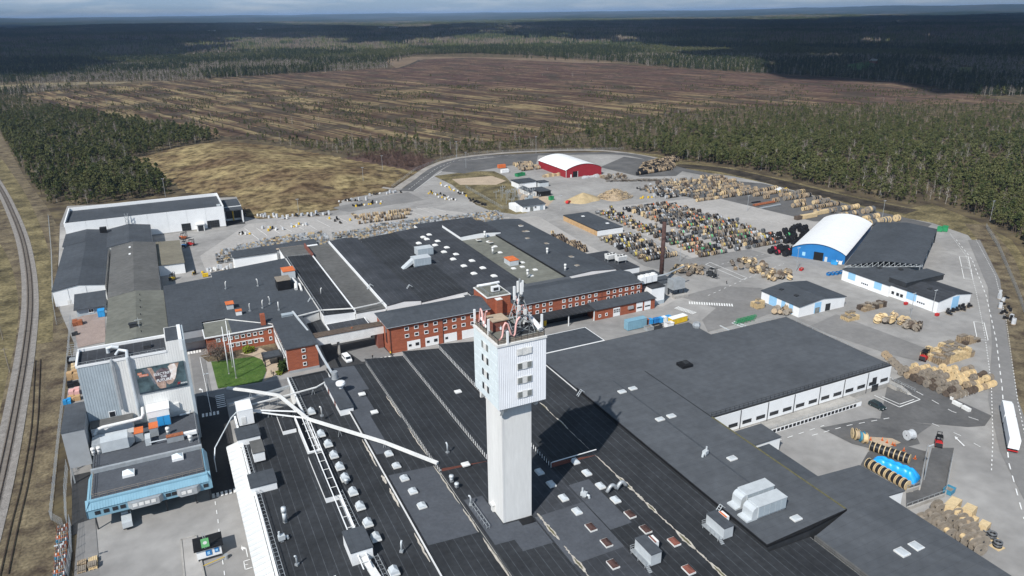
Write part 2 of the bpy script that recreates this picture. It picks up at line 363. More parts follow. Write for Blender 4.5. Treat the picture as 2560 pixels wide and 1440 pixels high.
# ---- peat bog with its drained strips
def bog_material():
    m = bpy.data.materials.new('bog'); m.use_nodes = True; n, l = m.node_tree.nodes, m.node_tree.links
    b = n['Principled BSDF']; b.inputs['Roughness'].default_value = 1.0; b.inputs['Specular IOR Level'].default_value = 0.05
    g = n.new('ShaderNodeNewGeometry')
    q = n.new('ShaderNodeMapping'); q.inputs['Rotation'].default_value = (0, 0, rad(74)); l.new(g.outputs['Position'], q.inputs['Vector'])
    sx = n.new('ShaderNodeSeparateXYZ'); l.new(q.outputs['Vector'], sx.inputs[0])       # x along the strips, y across
    def noise(sc, scale=(1, 1, 1), det=5.0):
        k = n.new('ShaderNodeMapping'); k.inputs['Scale'].default_value = scale; l.new(q.outputs['Vector'], k.inputs['Vector'])
        z = n.new('ShaderNodeTexNoise'); z.inputs['Scale'].default_value = sc; z.inputs['Detail'].default_value = det
        l.new(k.outputs['Vector'], z.inputs['Vector']); return z.outputs['Fac']
    def math_(op, a, c=None, cl=False):
        z = n.new('ShaderNodeMath'); z.operation = op; z.use_clamp = cl
        for i, s in enumerate((a, c)):
            if s is None: continue
            if isinstance(s, (int, float)): z.inputs[i].default_value = s
            else: l.new(s, z.inputs[i])
        return z.outputs[0]
    def ramp(f, *els):
        z = n.new('ShaderNodeValToRGB'); e = z.color_ramp.elements
        while len(e) < len(els): e.new(0.5)
        for k, (p, c) in enumerate(els): e[k].position = p; e[k].color = (*c, 1)
        l.new(f, z.inputs['Fac']); return z.outputs['Color']
    def mix(f, a, c):
        z = n.new('ShaderNodeMixRGB'); l.new(f, z.inputs['Fac']); l.new(a, z.inputs['Color1']); l.new(c, z.inputs['Color2']); return z.outputs['Color']
    # broad strips of grass and peat
    st = noise(1.0, (0.0075, 0.055, 1), 7.0)
    near = ramp(st, (0.38, (0.066, 0.044, 0.033)), (0.50, (0.118, 0.082, 0.054)), (0.58, (0.20, 0.155, 0.088)), (0.70, (0.27, 0.212, 0.115)))
    far = ramp(st, (0.34, (0.066, 0.040, 0.035)), (0.50, (0.110, 0.070, 0.058)), (0.60, (0.136, 0.090, 0.070)), (0.72, (0.215, 0.155, 0.095)))
    # far strips (towards +x/+y of the site) are barer
    sp = n.new('ShaderNodeSeparateXYZ'); l.new(g.outputs['Position'], sp.inputs[0])
    bare = math_('ADD', math_('MULTIPLY', sp.outputs[0], 0.0011), math_('MULTIPLY', sp.outputs[1], 0.00075))
    bare = math_('ADD', bare, math_('MULTIPLY', noise(0.004), 0.7))
    mr = n.new('ShaderNodeMapRange'); mr.inputs['From Min'].default_value = 1.45; mr.inputs['From Max'].default_value = 1.95; l.new(bare, mr.inputs['Value'])
    c = mix(mr.outputs['Result'], near, far)
    # ditches
    yy = math_('ADD', sx.outputs[1], math_('MULTIPLY', noise(0.01), 14.0))
    fr = math_('FRACT', math_('DIVIDE', yy, 17.0))
    dd = math_('LESS_THAN', fr, 0.16)
    dd = math_('MULTIPLY', dd, math_('GREATER_THAN', noise(1.0, (0.004, 0.02, 1)), 0.44))
    dk = n.new('ShaderNodeRGB'); dk.outputs[0].default_value = (0.032, 0.022, 0.02, 1)
    c = mix(math_('MULTIPLY', dd, 0.85), c, dk.outputs[0])
    # pale ridges beside the ditches
    ri = math_('MULTIPLY', math_('GREATER_THAN', fr, 0.86), math_('GREATER_THAN', noise(1.0, (0.005, 0.03, 1)), 0.52))
    pl = n.new('ShaderNodeRGB'); pl.outputs[0].default_value = (0.29, 0.215, 0.12, 1)
    c = mix(math_('MULTIPLY', ri, 0.7), c, pl.outputs[0])
    # dark wet heather patches and small speckle
    hp = math_('GREATER_THAN', noise(0.016, (1, 1.6, 1), 9.0), 0.55)
    hc = n.new('ShaderNodeRGB'); hc.outputs[0].default_value = (0.062, 0.052, 0.040, 1)
    c = mix(math_('MULTIPLY', hp, 0.7), c, hc.outputs[0])
    sk = n.new('ShaderNodeMapRange'); sk.inputs['From Min'].default_value = 0.3; sk.inputs['From Max'].default_value = 0.7
    sk.inputs['To Min'].default_value = 0.62; sk.inputs['To Max'].default_value = 1.35; l.new(noise(0.12, (1, 1, 1), 6.0), sk.inputs['Value'])
    vm = n.new('ShaderNodeVectorMath'); vm.operation = 'SCALE'; l.new(c, vm.inputs[0]); l.new(sk.outputs['Result'], vm.inputs['Scale'])
    l.new(vm.outputs['Vector'], b.inputs['Base Color'])
    return m
BOGPX = [(40,238),(200,220),(430,203),(700,186),(980,170),(1040,146),(1180,137),(1350,149),(1560,161),(1800,177),(2050,192),(2250,205),(2420,232),(2560,262),(2300,262),(2050,262),(1850,268),(1700,285),(1560,300),(1450,330),(1300,352),(1000,356),(700,352),(560,345),(400,318),(250,290),(120,262)]
BOG = ccw(wpoly(BOGPX, 0.06))
M['bog'] = bog_material()
def sheet(name, poly, z, m, kind='structure'):
    mb = MB(); mb.add([(p[0], p[1], z) for p in ccw(list(poly))], [tuple(range(len(poly)))])
    o = mb.build(name, m)
    if kind: o['kind'] = kind
    return o
sheet('peat_bog', BOG, 0.06, 'bog')
# clearing north of the bog and the tracks that cut the moor
sheet('cleared_ground', wpoly([(960,150),(1010,145),(1040,139),(1180,136),(1330,142),(1560,157),(1450,158),(1300,150),(1180,144),(1060,148),(1010,168),(990,170)], 0.1), 0.1, mat('clearing', (0.17, 0.125, 0.085), 0.95, 0.25, 0.02, fine=0.3))
sheet('clearing_field', wpoly([(0,213),(120,207),(230,205),(330,204),(300,209),(200,212),(60,221),(0,222)], 0.08), 0.08, mat('moor_grass', (0.19, 0.155, 0.09), 0.95, 0.3, 0.03, fine=0.3))
def ribbon(name, pts, width, z, m, kind='structure', px=True, close=False):
    """a road strip along a centre line given in pixels of the photograph (ground level) or metres"""
    w = [Vector(P(a, b, 0)[:2]) if px else Vector((a, b)) for a, b in pts]
    # Catmull-Rom smoothing
    q = []
    for i in range(len(w)-1):
        p0, p1, p2, p3 = w[max(i-1, 0)], w[i], w[i+1], w[min(i+2, len(w)-1)]
        for k in range(8):
            t = k/8.0
            q.append(0.5*((2*p1)+(p2-p0)*t+(2*p0-5*p1+4*p2-p3)*t*t+(3*p1-p0-3*p2+p3)*t**3))
    q.append(w[-1])
    mb = MB(); vs = []
    for i, p in enumerate(q):
        d = (q[min(i+1, len(q)-1)]-q[max(i-1, 0)]).normalized(); nn = Vector((-d.y, d.x))
        vs += [(p.x+nn.x*width/2, p.y+nn.y*width/2, z), (p.x-nn.x*width/2, p.y-nn.y*width/2, z)]
    mb.add(vs, [(2*i, 2*i+1, 2*i+3, 2*i+2) for i in range(len(q)-1)])
    if m is not None:
        o = mb.build(name, m); o['kind'] = kind
    return q
ribbon('moor_track', [(-60,242),(120,226),(430,206),(700,189),(960,174),(1015,165),(1050,150)], 9, 0.12, 'peat')
ribbon('forest_road', [(-60,221),(100,216),(240,208),(420,204)], 6, 0.14, mat('forest_road', (0.27, 0.21, 0.15), 0.95, 0.15, 0.05))
# ---- far meadows in the woods
sheet('meadow', wpoly([(2105,163),(2180,152),(2190,165),(2135,182)], 1.0), 1.0, mat('meadow', (0.05, 0.115, 0.025), 0.95, 0.2, 0.02))
sheet('meadow', wpoly([(2388,168),(2430,167),(2430,186),(2405,189)], 1.0), 1.0, mat('meadow_dry', (0.14, 0.15, 0.05), 0.95, 0.2, 0.02))
# ---- site ground
YARDPX = [(640,1600),(180,1600),(186,1440),(196,1310),(176,1200),(166,1000),(186,860),(142,760),(150,560),(168,515),(592,492),(604,540),(650,548),(735,540),(850,524),(846,500),(960,480),(1018,468),(1070,430),(1120,405),(1250,388),(1350,383),(1560,381),(1640,400),(1720,426),(1830,440),(1910,457),(2050,493),(2220,537),(2330,557),(2420,588),(2463,640),(2488,720),(2502,830),(2522,960),(2562,1100),(2720,1300),(2760,1600)]
YARD = ccw(wpoly(YARDPX))
sheet('yard', YARD, 0.0, 'asphalt')
_ov = [0.008]
def overlay(name, px, m, z=None):
    z = _ov[0] if z is None else z; _ov[0] += 0.004
    return sheet(name, wpoly(px), z, m)
overlay('grass_verge', [(150,560),(135,560),(130,700),(150,780),(142,700)], 'dirt')
overlay('rough_ground', [(1085,440),(1180,428),(1235,428),(1262,440),(1290,470),(1300,500),(1280,520),(1320,532),(1290,536),(1230,528),(1190,512),(1130,462)], 'dry_grass')
overlay('sand_patch', [(1130,448),(1230,440),(1265,452),(1240,462),(1150,462)], 'sand')
overlay('sand_patch', [(1295,472),(1360,488),(1385,500),(1370,515),(1300,505)], 'sand')
overlay('storage_yard', [(1650,478),(1700,452),(1790,448),(1910,459),(2050,495),(2330,560),(2290,590),(2140,566),(2080,552),(1950,556),(1870,525),(1760,502)], 'asphalt_dark')
overlay('storage_yard', [(1100,428),(1140,404),(1260,391),(1345,388),(1340,412),(1275,414),(1190,428),(1160,434)], 'asphalt_dark')
overlay('storage_yard', [(1500,418),(1560,392),(1640,402),(1710,425),(1690,440),(1600,442)], 'asphalt_dark')
overlay('storage_yard', [(1490,590),(1575,580),(1720,648),(1640,672),(1610,665)], 'asphalt_mid')
overlay('yard_road', [(1640,672),(1720,648),(1870,622),(1930,640),(1860,660),(1700,690)], 'asphalt_mid')
overlay('pale_yard', [(1285,545),(1345,540),(1420,585),(1560,662),(1700,745),(1650,770),(1560,700),(1440,640)], 'asphalt_pale')
overlay('pale_yard', [(1490,520),(1780,492),(2060,560),(2000,590),(1880,622),(1730,645),(1580,575)], 'asphalt_pale')
overlay('pale_yard', [(620,560),(760,545),(900,535),(1060,520),(1280,545),(1130,560),(820,600),(640,640),(520,690),(500,640)], 'asphalt_pale')
overlay('dark_yard', [(830,520),(960,490),(1020,480),(1060,500),(960,515),(870,530)], 'asphalt_mid')
overlay('crossing', [(1700,742),(1800,715),(1900,720),(2000,760),(1880,800),(1770,830),(1755,800),(1790,770)], 'asphalt_mid')
overlay('dark_yard', [(2020,818),(2090,786),(2360,888),(2300,905),(2220,885)], 'asphalt_mid')
overlay('dark_yard', [(2220,955),(2260,940),(2480,1040),(2462,1065),(2420,1068),(2330,1060),(2200,1050)], 'asphalt_dark')
overlay('dark_yard', [(2050,1070),(2180,1045),(2330,1062),(2290,1090),(2300,1110),(2210,1130),(2130,1110)], 'asphalt_dark')
overlay('dark_yard', [(2170,1130),(2230,1105),(2300,1125),(2320,1130),(2300,1235),(2270,1225),(2150,1165)], 'asphalt_dark')
overlay('service_road', [(2265,1232),(2300,1228),(2330,1120),(2385,1120),(2360,1240),(2265,1275)], 'asphalt_dark')
overlay('side_road', [(2420,600),(2450,600),(2500,700),(2520,850),(2545,1000),(2600,1150),(2560,1250),(2500,1130),(2470,1000),(2480,860),(2470,720)], 'asphalt_mid')
overlay('site_road', [(490,985),(560,975),(585,1110),(620,1225),(530,1240),(500,1090)], 'asphalt_new')
overlay('site_road', [(470,860),(505,855),(530,985),(490,992)], 'asphalt_mid')
overlay('front_street', [(490,985),(700,950),(940,905),(960,915),(720,965),(560,1000)], 'asphalt_mid')
overlay('courtyard', [(795,850),(955,830),(985,895),(830,930)], 'asphalt_new')
overlay('courtyard', [(870,880),(950,860),(985,895),(905,905)], 'asphalt_mid')
overlay('front_yard', [(250,1330),(500,1250),(620,1240),(640,1440),(640,1600),(240,1600)], 'asphalt')
overlay('drive_lane', [(180,1190),(225,1180),(240,1300),(205,1330),(180,1340)], 'asphalt_new')
overlay('dark_strip', [(195,1310),(238,1296),(250,1440),(185,1440)], 'asphalt_mid')
overlay('weigh_bridge', [(453,1352),(490,1342),(512,1450),(462,1450)], 'asphalt_pale')
overlay('lawn', [(528,905),(575,900),(610,893),(650,893),(663,905),(665,930),(655,955),(545,972)], 'lawn')
overlay('garden_bed', [(500,890),(640,855),(690,850),(720,930),(700,940),(665,930),(663,905),(640,892),(520,905)], 'dirt')
overlay('garden_path', [(600,885),(650,870),(692,892),(700,930),(660,955),(668,925),(655,900),(630,890)], 'sand')
overlay('service_yard', [(180,800),(262,770),(264,855),(195,870)], mat('pink_gravel', (0.30, 0.235, 0.205), 0.95, 0.12, 0.2, fine=0.12))
# north road with its bend
ribbon('north_road', [(1015,478),(1050,452),(1085,425),(1130,405),(1200,393),(1290,388),(1400,385),(1540,384),(1620,396),(1690,420),(1790,440)], 9.5, 0.06, 'asphalt_dark')
# bank, ditch and verge between the yard and the woods
sheet('verge', wpoly([(1560,378),(1640,385),(1700,402),(1830,420),(1960,448),(2100,482),(2280,520),(2330,508),(2440,552),(2530,600),(2600,700),(2640,900),(2700,1100),(2720,1300),(2562,1100),(2522,960),(2502,830),(2488,720),(2463,640),(2420,588),(2330,557),(2220,537),(2050,493),(1910,457),(1830,440),(1720,426),(1640,400)], 0.03), -0.03, 'dry_grass')
ribbon('drain_ditch', [(1690,414),(1800,424),(1920,450),(2030,478),(2140,503),(2280,530)], 15, 0.02, 'peat')
ribbon('gravel_margin', [(980,480),(1040,440),(1080,415),(1150,394),(1300,380),(1500,376),(1640,395)], 6, -0.01, 'gravel')
ribbon('dirt_bank', [(2440,560),(2500,640),(2530,760),(2545,900),(2580,1020),(2640,1180)], 11, 0.0, 'dirt')
# scrub belt and track at the railway
sheet('trackside', wpoly([(-300,330),(0,330),(60,440),(120,520),(140,560),(130,700),(142,760),(186,860),(166,1000),(150,1100),(130,1300),(186,1440),(186,1700),(-600,1700)], -0.04), -0.04, 'dirt')
ribbon('grass_strip', [(-10,400),(40,480),(75,560),(98,640),(106,720),(100,800),(96,860)], 9, -0.02, 'dry_grass')
ribbon('grass_strip', [(-60,560),(-10,650),(10,750),(0,850),(-30,960),(-60,1080)], 10, -0.02, 'dry_grass')
RAILQ = ribbon('track_bed', [(-40,410),(0,470),(30,530),(55,595),(69,660),(75,720),(74,790),(62,890),(45,990),(20,1120),(-12,1260),(-60,1440)], 6.2, 0.1, 'ballast')
def offset_line(q, off):
    r = []
    for i, p in enumerate(q):
        d = (q[min(i+1, len(q)-1)]-q[max(i-1, 0)]).normalized(); r.append((p.x-d.y*off, p.y+d.x*off))
    return r
def railway(q, z, sleepers, label, m_sl):
    t = thing('railway_track', label, 'railway')
    for s in (-0.75, 0.75):
        mb = MB(); L = offset_line(q, s)
        for i in range(len(L)-1): mb.bar((*L[i], z+0.24), (*L[i+1], z+0.24), 0.16, 0.17)
        mb.build('rail', 'rail', t)
    if sleepers:
        mb = MB(); acc = 0.0
        for i in range(len(q)-1):
            seg = (q[i+1]-q[i]); Ls = seg.length; d = seg.normalized(); nn = Vector((-d.y, d.x)); a = -acc % 0.65
            while a < Ls:
                c = q[i]+d*a; mb.obox((c.x, c.y), (nn.x, nn.y), (d.x, d.y), 1.25, 0.13, z, z+0.13); a += 0.65
            acc += Ls
        o = mb.build('sleeper_bed', m_sl, t); o['kind'] = 'stuff'
    return t
railway(RAILQ, 0.1, True, 'curving single railway track on pale ballast with sleepers', 'sleeper')
q2 = ribbon('siding_bed', [(95,900),(92,960),(88,1040),(80,1110),(62,1210),(38,1310),(10,1440)], 4.4, 0.0, 'dirt')
railway(q2, 0.0, False, 'rusty overgrown siding rails in the brown dirt by the fence', 'sleeper')
# ---- painted markings (each set one sheet of paint lying on the road)
def dashes(name, pts, on, off, w, z, px=True):
    q = [Vector(P(a, b, 0)[:2]) if px else Vector((a, b)) for a, b in pts]
    mb = MB(); pos = 0.0
    for i in range(len(q)-1):
        s = q[i+1]-q[i]; L = s.length; d = s.normalized(); nn = Vector((-d.y, d.x))*w/2
        a = 0.0
        while a < L:
            ph = (pos+a) % (on+off)
            if ph < on:
                e = min(L, a+on-ph); p0 = q[i]+d*a; p1 = q[i]+d*e
                mb.quad((p0.x+nn.x, p0.y+nn.y, z), (p0.x-nn.x, p0.y-nn.y, z), (p1.x-nn.x, p1.y-nn.y, z), (p1.x+nn.x, p1.y+nn.y, z)); a = e+1e-3
            else: a += on+off-ph+1e-3
        pos += L
    o = mb.build(name, 'paint'); o['kind'] = 'structure'; return o
MZ = 0.21
dashes('centre_line', [(2390,600),(2430,650),(2465,740),(2490,850),(2505,970),(2513,1080),(2522,1160),(2560,1300)], 3.0, 3.0, 0.28, MZ)
dashes('edge_line', [(2375,585),(2415,640),(2440,730),(2462,840),(2478,960),(2482,1100),(2478,1180)], 1.0, 1.4, 0.24, MZ)
dashes('edge_line', [(2440,600),(2488,690),(2515,800),(2532,920),(2545,1010),(2575,1150)], 1.0, 1.4, 0.22, MZ)
dashes('lane_line', [(2215,940),(2300,985),(2380,1030),(2470,1060)], 2.6, 3.2, 0.25, MZ)
dashes('lane_line', [(2030,1090),(2120,1065),(2230,1045)], 2.0, 2.2, 0.22, MZ)
dashes('lane_line', [(1940,1105),(2060,1065)], 2.0, 2.2, 0.22, MZ)
dashes('lane_line', [(2330,1060),(2400,1090),(2470,1130)], 2.0, 4.0, 0.22, MZ)
dashes('lane_line', [(1770,740),(1860,700),(1960,660)], 1.6, 2.4, 0.25, MZ)
dashes('lane_line', [(1655,690),(1760,672),(1870,645),(1930,632)], 1.4, 2.4, 0.22, MZ)
dashes('lane_line', [(1720,565),(1850,545),(1960,560),(2050,575)], 1.4, 2.4, 0.25, MZ)
dashes('lane_line', [(1270,545),(1330,575),(1430,630),(1540,690),(1640,745)], 1.4, 2.6, 0.22, MZ)
dashes('lane_line', [(1545,520),(1650,505),(1760,495)], 1.4, 2.4, 0.25, MZ)
dashes('centre_line', [(1022,474),(1055,448),(1090,422),(1135,403),(1200,394),(1290,388)], 3, 3, 0.3, MZ)
dashes('edge_line', [(1035,478),(1072,450),(1105,428)], 40, 0.1, 0.3, MZ)
dashes('lane_line', [(538,1255),(545,1300),(552,1370),(562,1440)], 1.6, 2.2, 0.2, MZ)
dashes('kerb_line', [(530,890),(500,895),(530,1040)], 60, 0.1, 0.16, MZ)
def outline(name, pts, w=0.25):
    dashes(name, pts+[pts[0]], 500, 0.01, w, MZ)
outline('parking_box', [(2398,642),(2420,642),(2426,670),(2404,668)])
outline('parking_box', [(2404,671),(2427,672),(2432,700),(2410,698)])
outline('parking_box', [(2434,805),(2460,808),(2470,852),(2443,850)])
outline('parking_box', [(1764,662),(1776,657),(1868,696),(1855,700)], 0.3)
dashes('loading_bay_line', [(2186,990),(2248,1019),(2300,1000),(2250,975)], 500, 0.01, 0.3, MZ)
dashes('loading_bay_line', [(2205,993),(2249,1012),(2285,1000)], 500, 0.01, 0.25, MZ)
def crossing(name, a, b, n, L, w, z=MZ):
    a = Vector(P(*a)[:2]); b = Vector(P(*b)[:2]); d = (b-a).normalized(); nn = Vector((-d.y, d.x)); mb = MB()
    for i in range(n):
        c = a+(b-a)*(i/(n-1)); p = [c+d*w/2*s+nn*L/2*t for s, t in ((-1,-1),(1,-1),(1,1),(-1,1))]
        mb.add([(q.x, q.y, z) for q in p], [(0,1,2,3)])
    o = mb.build(name, 'paint'); o['kind'] = 'structure'
crossing('zebra_crossing', (1724,758), (1830,764), 18, 3.0, 0.55)
crossing('zebra_crossing', (1692,770), (1735,784), 11, 3.0, 0.5)
crossing('zebra_crossing', (508,1040), (545,1033), 5, 2.2, 0.6)
crossing('zebra_crossing', (534,1241), (587,1228), 6, 1.9, 0.6)
crossing('zebra_crossing', (549,990), (555,1018), 7, 2.6, 0.5)
crossing('zebra_crossing', (472,884), (500,879), 5, 2.4, 0.7)
crossing('zebra_crossing', (945,900), (975,895), 4, 2.4, 0.7)
for (a, b) in [((612,572),(648,600)),((640,570),(668,590)),((672,566),(700,585)),((700,565),(730,580)),((730,560),(760,575)),((760,556),(792,575)),((790,550),(825,568)),((815,547),(850,562)),((840,542),(870,556)),((985,528),(1030,545)),((1010,524),(1055,540)),((1040,520),(1085,534)),((1070,518),(1115,530)),((940,530),(975,548))]:
    dashes('bay_line', [a, b], 100, 0.01, 0.22, MZ)
# arrow and letter painted by the gate
def painted(name, polys, org, k=1.0):
    mb = MB()
    for pl in polys: mb.add([(*P(x, y)[:2], MZ) for x, y in ccw_px(pl)], [tuple(range(len(pl)))])
    o = mb.build(name, 'paint'); o['kind'] = 'structure'
def ccw_px(pl):
    w = [P(x, y)[:2] for x, y in pl]
    a = sum(w[i][0]*w[(i+1) % len(w)][1]-w[(i+1) % len(w)][0]*w[i][1] for i in range(len(w)))
    return pl if a > 0 else pl[::-1]
def zz(x, y): return (480+x/12.0, 1320+y/12.0)
painted('painted_arrow', [[zz(1475,640), zz(1498,530), zz(1510,585), zz(1620,600), zz(1610,660), zz(1540,655), zz(1545,720)], [zz(1600,600), zz(1630,600), zz(1692,885), zz(1660,895)]], None)
painted('painted_letter', [[zz(1540,1020), zz(1570,1015), zz(1620,1270), zz(1590,1275)], [zz(1550,1012), zz(1740,955), zz(1750,970), zz(1560,1035)], [zz(1575,1125), zz(1685,1100), zz(1690,1115), zz(1580,1142)], [zz(1600,1255), zz(1810,1192), zz(1820,1207), zz(1612,1278)]], None)
painted('painted_arrow', [[(497,975),(501,971),(503,974),(506,974),(508,983),(506,983),(504.5,976.5),(501,977)]], None)
painted('painted_arrow', [[(2386,1092),(2395,1096),(2393,1098),(2412,1116),(2409,1117),(2391,1099),(2389,1101)]], None)
def heath_material(name, tan, brown, dark, big=0.02):
    m = bpy.data.materials.new(name); m.use_nodes = True; n, l = m.node_tree.nodes, m.node_tree.links; b = n['Principled BSDF']; b.inputs['Roughness'].default_value = 1.0; b.inputs['Specular IOR Level'].default_value = 0.05
    g = n.new('ShaderNodeNewGeometry')
    def ramp(sc, det, *els):
        q = n.new('ShaderNodeTexNoise'); q.inputs['Scale'].default_value = sc; q.inputs['Detail'].default_value = det; q.inputs['Roughness'].default_value = 0.65; l.new(g.outputs['Position'], q.inputs['Vector'])
        z = n.new('ShaderNodeValToRGB'); e = z.color_ramp.elements
        while len(e) < len(els): e.new(0.5)
        for k, (p, c) in enumerate(els): e[k].position = p; e[k].color = (*c, 1)
        l.new(q.outputs['Fac'], z.inputs['Fac']); return z.outputs['Color']
    base = ramp(big, 8, (0.40, brown), (0.52, [0.5*(a+c) for a, c in zip(brown, tan)]), (0.62, tan)); spot = ramp(0.16, 9, (0.40, (0.35, 0.35, 0.35)), (0.52, (0.95, 0.95, 0.95)), (0.66, (1.3, 1.3, 1.25)))
    mu = n.new('ShaderNodeMixRGB'); mu.blend_type = 'MULTIPLY'; mu.inputs['Fac'].default_value = 0.85; l.new(base, mu.inputs['Color1']); l.new(spot, mu.inputs['Color2'])
    pt = ramp(0.035, 6, (0.60, (0, 0, 0)), (0.66, (1, 1, 1))); mx = n.new('ShaderNodeMixRGB'); l.new(pt, mx.inputs['Fac']); l.new(mu.outputs['Color'], mx.inputs['Color1']); mx.inputs['Color2'].default_value = (*dark, 1)
    l.new(mx.outputs['Color'], b.inputs['Base Color']); return m
M['mound'] = heath_material('mound_grass', (0.31, 0.245, 0.125), (0.135, 0.092, 0.055), (0.062, 0.045, 0.034))
# ---- grassy mound behind the white hall
MOUND = ccw(wpoly([(318,402),(450,366),(560,352),(700,366),(880,398),(1045,428),(1000,455),(960,478),(860,500),(840,522),(735,538),(655,545),(606,536),(592,490),(470,480)]))
_mx = [p[0] for p in MOUND]; _my = [p[1] for p in MOUND]
gx = np.arange(min(_mx)-6, max(_mx)+6, 4.0); gy = np.arange(min(_my)-6, max(_my)+6, 4.0)
XX, YY = np.meshgrid(gx, gy)
def dist_in(x, y, poly):
    d = np.full(x.shape, 1e9)
    for i in range(len(poly)):
        a = np.array(poly[i]); b = np.array(poly[(i+1) % len(poly)]); ab = b-a
        t = np.clip(((x-a[0])*ab[0]+(y-a[1])*ab[1])/(ab@ab), 0, 1)
        d = np.minimum(d, np.hypot(x-a[0]-t*ab[0], y-a[1]-t*ab[1]))
    return np.where(inpoly(x, y, poly), d, -d)
DD = dist_in(XX, YY, MOUND)
ZZ = np.where(DD > 0, 6.5*sstep(0, 60, DD)+1.6*(vnoise(XX/14, YY/14, 21)-0.4)*sstep(0, 25, DD)+0.05, -0.3)
mb = MB(); ny, nx = XX.shape
mb.add(list(zip(XX.ravel(), YY.ravel(), ZZ.ravel())), [(j*nx+i, j*nx+i+1, (j+1)*nx+i+1, (j+1)*nx+i) for j in range(ny-1) for i in range(nx-1) if max(DD[j, i], DD[j+1, i], DD[j, i+1], DD[j+1, i+1]) > -3])
mo = mb.build('grass_mound', 'mound'); mo['kind'] = 'structure'
mo.data.polygons.foreach_set('use_smooth', [True]*len(mo.data.polygons))
ribbon('mound_path', [(800,440),(860,455),(960,470),(1000,476)], 4, 0.25, 'gravel')
# reddish thicket north of the mound gets its own ground
sheet('heath', wpoly([(850,395),(1000,382),(1090,400),(1050,425),(960,430),(880,420)]), 0.03, mat('heath', (0.085, 0.052, 0.04), 0.95, 0.3, 0.05, fine=0.4))
# ================================================================= buildings
def corr(mb, p, q, z0, z1, out, pitch=0.5, depth=0.06, mi=None):
    """one continuous corrugated wall strip from p to q (x, y), ribs standing out by depth along out"""
    p = Vector(p); q = Vector(q); L = (q-p).length; d = (q-p)/L; n = max(1, int(round(L/pitch))); s = L/n; pts = []
    for i in range(n):
        for t, k in ((0, 0), (0.3, 0), (0.4, 1), (0.9, 1)): pts.append((p+d*s*(i+t), k))
    pts.append((q, 0)); vs = []
    for c, k in pts:
        x, y = c.x+out[0]*depth*k, c.y+out[1]*depth*k; vs += [(x, y, z0), (x, y, z1)]
    mb.add(vs, [(2*i, 2*i+2, 2*i+3, 2*i+1) for i in range(len(pts)-1)], mi)
def walls(t, x0, x1, y0, y1, z0, z1, m, name='wall'):
    return MB().box(x0, x1, y0, y1, z0, z1).build(name, m, t)
def flat_roof(t, x0, x1, y0, y1, z, m, lip=0.25, over=0.12, edge='dark_steel', name='roof'):
    mb = MB(); mb.box(x0-over, x1+over, y0-over, y1+over, z-0.15, z+lip, 1)
    r = mb.build(name, [m, edge], t)
    MB().quad((x0+0.2, y0+0.2, z+lip+0.004), (x1-0.2, y0+0.2, z+lip+0.004), (x1-0.2, y1-0.2, z+lip+0.004), (x0+0.2, y1-0.2, z+lip+0.004)).build('roof_felt', m, r)
    return r
def gable_y(t, x0, x1, y0, y1, ze, zr, m, wm, over=0.3, th=0.22, xr=None):
    """gabled roof with the ridge along y, gable walls included"""
    xm = (x0+x1)/2 if xr is None else xr
    MB().prism([(x0, y0), (x1, y0), (x1, y1), (x0, y1)], 0, ze).build('wall', wm, t)
    for y in (y0, y1): MB().add([(x0, y, ze), (x1, y, ze), (xm, y, zr)], [(0, 1, 2)]).build('gable', wm, t)
    for a, b in ((x0-over, xm), (xm, x1+over)):
        za = ze-(zr-ze)*over/(xm-x0) if a < x0 else zr; zb = zr if b == xm else ze-(zr-ze)*over/(x1-xm)
        mb = MB(); vs = [(a, y0-over, za), (b, y0-over, zb), (b, y1+over, zb), (a, y1+over, za)]
        vs += [(p[0], p[1], p[2]+th) for p in vs]
        mb.add(vs, [(3,2,1,0),(4,5,6,7),(0,1,5,4),(1,2,6,5),(2,3,7,6),(3,0,4,7)]); mb.build('roof', m, t)
# ---- windows: one frame mesh and one pane mesh per size, shared by all copies
_win = {}
def win_mesh(w, h, fr=0.16, bars=0, frm='white', glass='glass', rows=1):
    k = (w, h, fr, bars, frm, glass, rows)
    if k not in _win:
        mb = MB(); d = 0.12
        for x0, x1, z0, z1 in ((-w/2, w/2, h/2-fr, h/2), (-w/2, w/2, -h/2, -h/2+fr*1.5), (-w/2, -w/2+fr, -h/2+fr*1.5, h/2-fr), (w/2-fr, w/2, -h/2+fr*1.5, h/2-fr)):
            mb.box(x0, x1, -d, 0.02, z0, z1)
        for i in range(bars):
            x = -w/2+w*(i+1)/(bars+1); mb.box(x-0.05, x+0.05, -d*0.8, 0.02, -h/2+fr*1.5, h/2-fr)
        for i in range(rows-1):
            z = -h/2+h*(i+1)/rows; mb.box(-w/2+fr, w/2-fr, -d*0.75, 0.02, z-0.05, z+0.05)
        g = MB().quad((-w/2+fr*0.9, -0.03, -h/2+fr), (w/2-fr*0.9, -0.03, -h/2+fr), (w/2-fr*0.9, -0.03, h/2-fr*0.9), (-w/2+fr*0.9, -0.03, h/2-fr*0.9))
        _win[k] = (mb.mesh('window', frm), g.mesh('pane', glass))
    return _win[k]
def world_loc(t):
    v = Vector((0, 0, 0)); o = t
    while o is not None: v += o.location; o = o.parent
    return v
def window(t, x, y, z, side='S', w=1.3, h=1.3, name='window', **k):
    f, g = win_mesh(w, h, **k)
    rz = {'S': 0.0, 'W': -math.pi/2, 'E': math.pi/2, 'N': math.pi}[side]
    off = world_loc(t)
    o = inst(name, f, t, (x-off.x, y-off.y, z-off.z), rz); inst('pane', g, o, (0, 0, 0)); return o
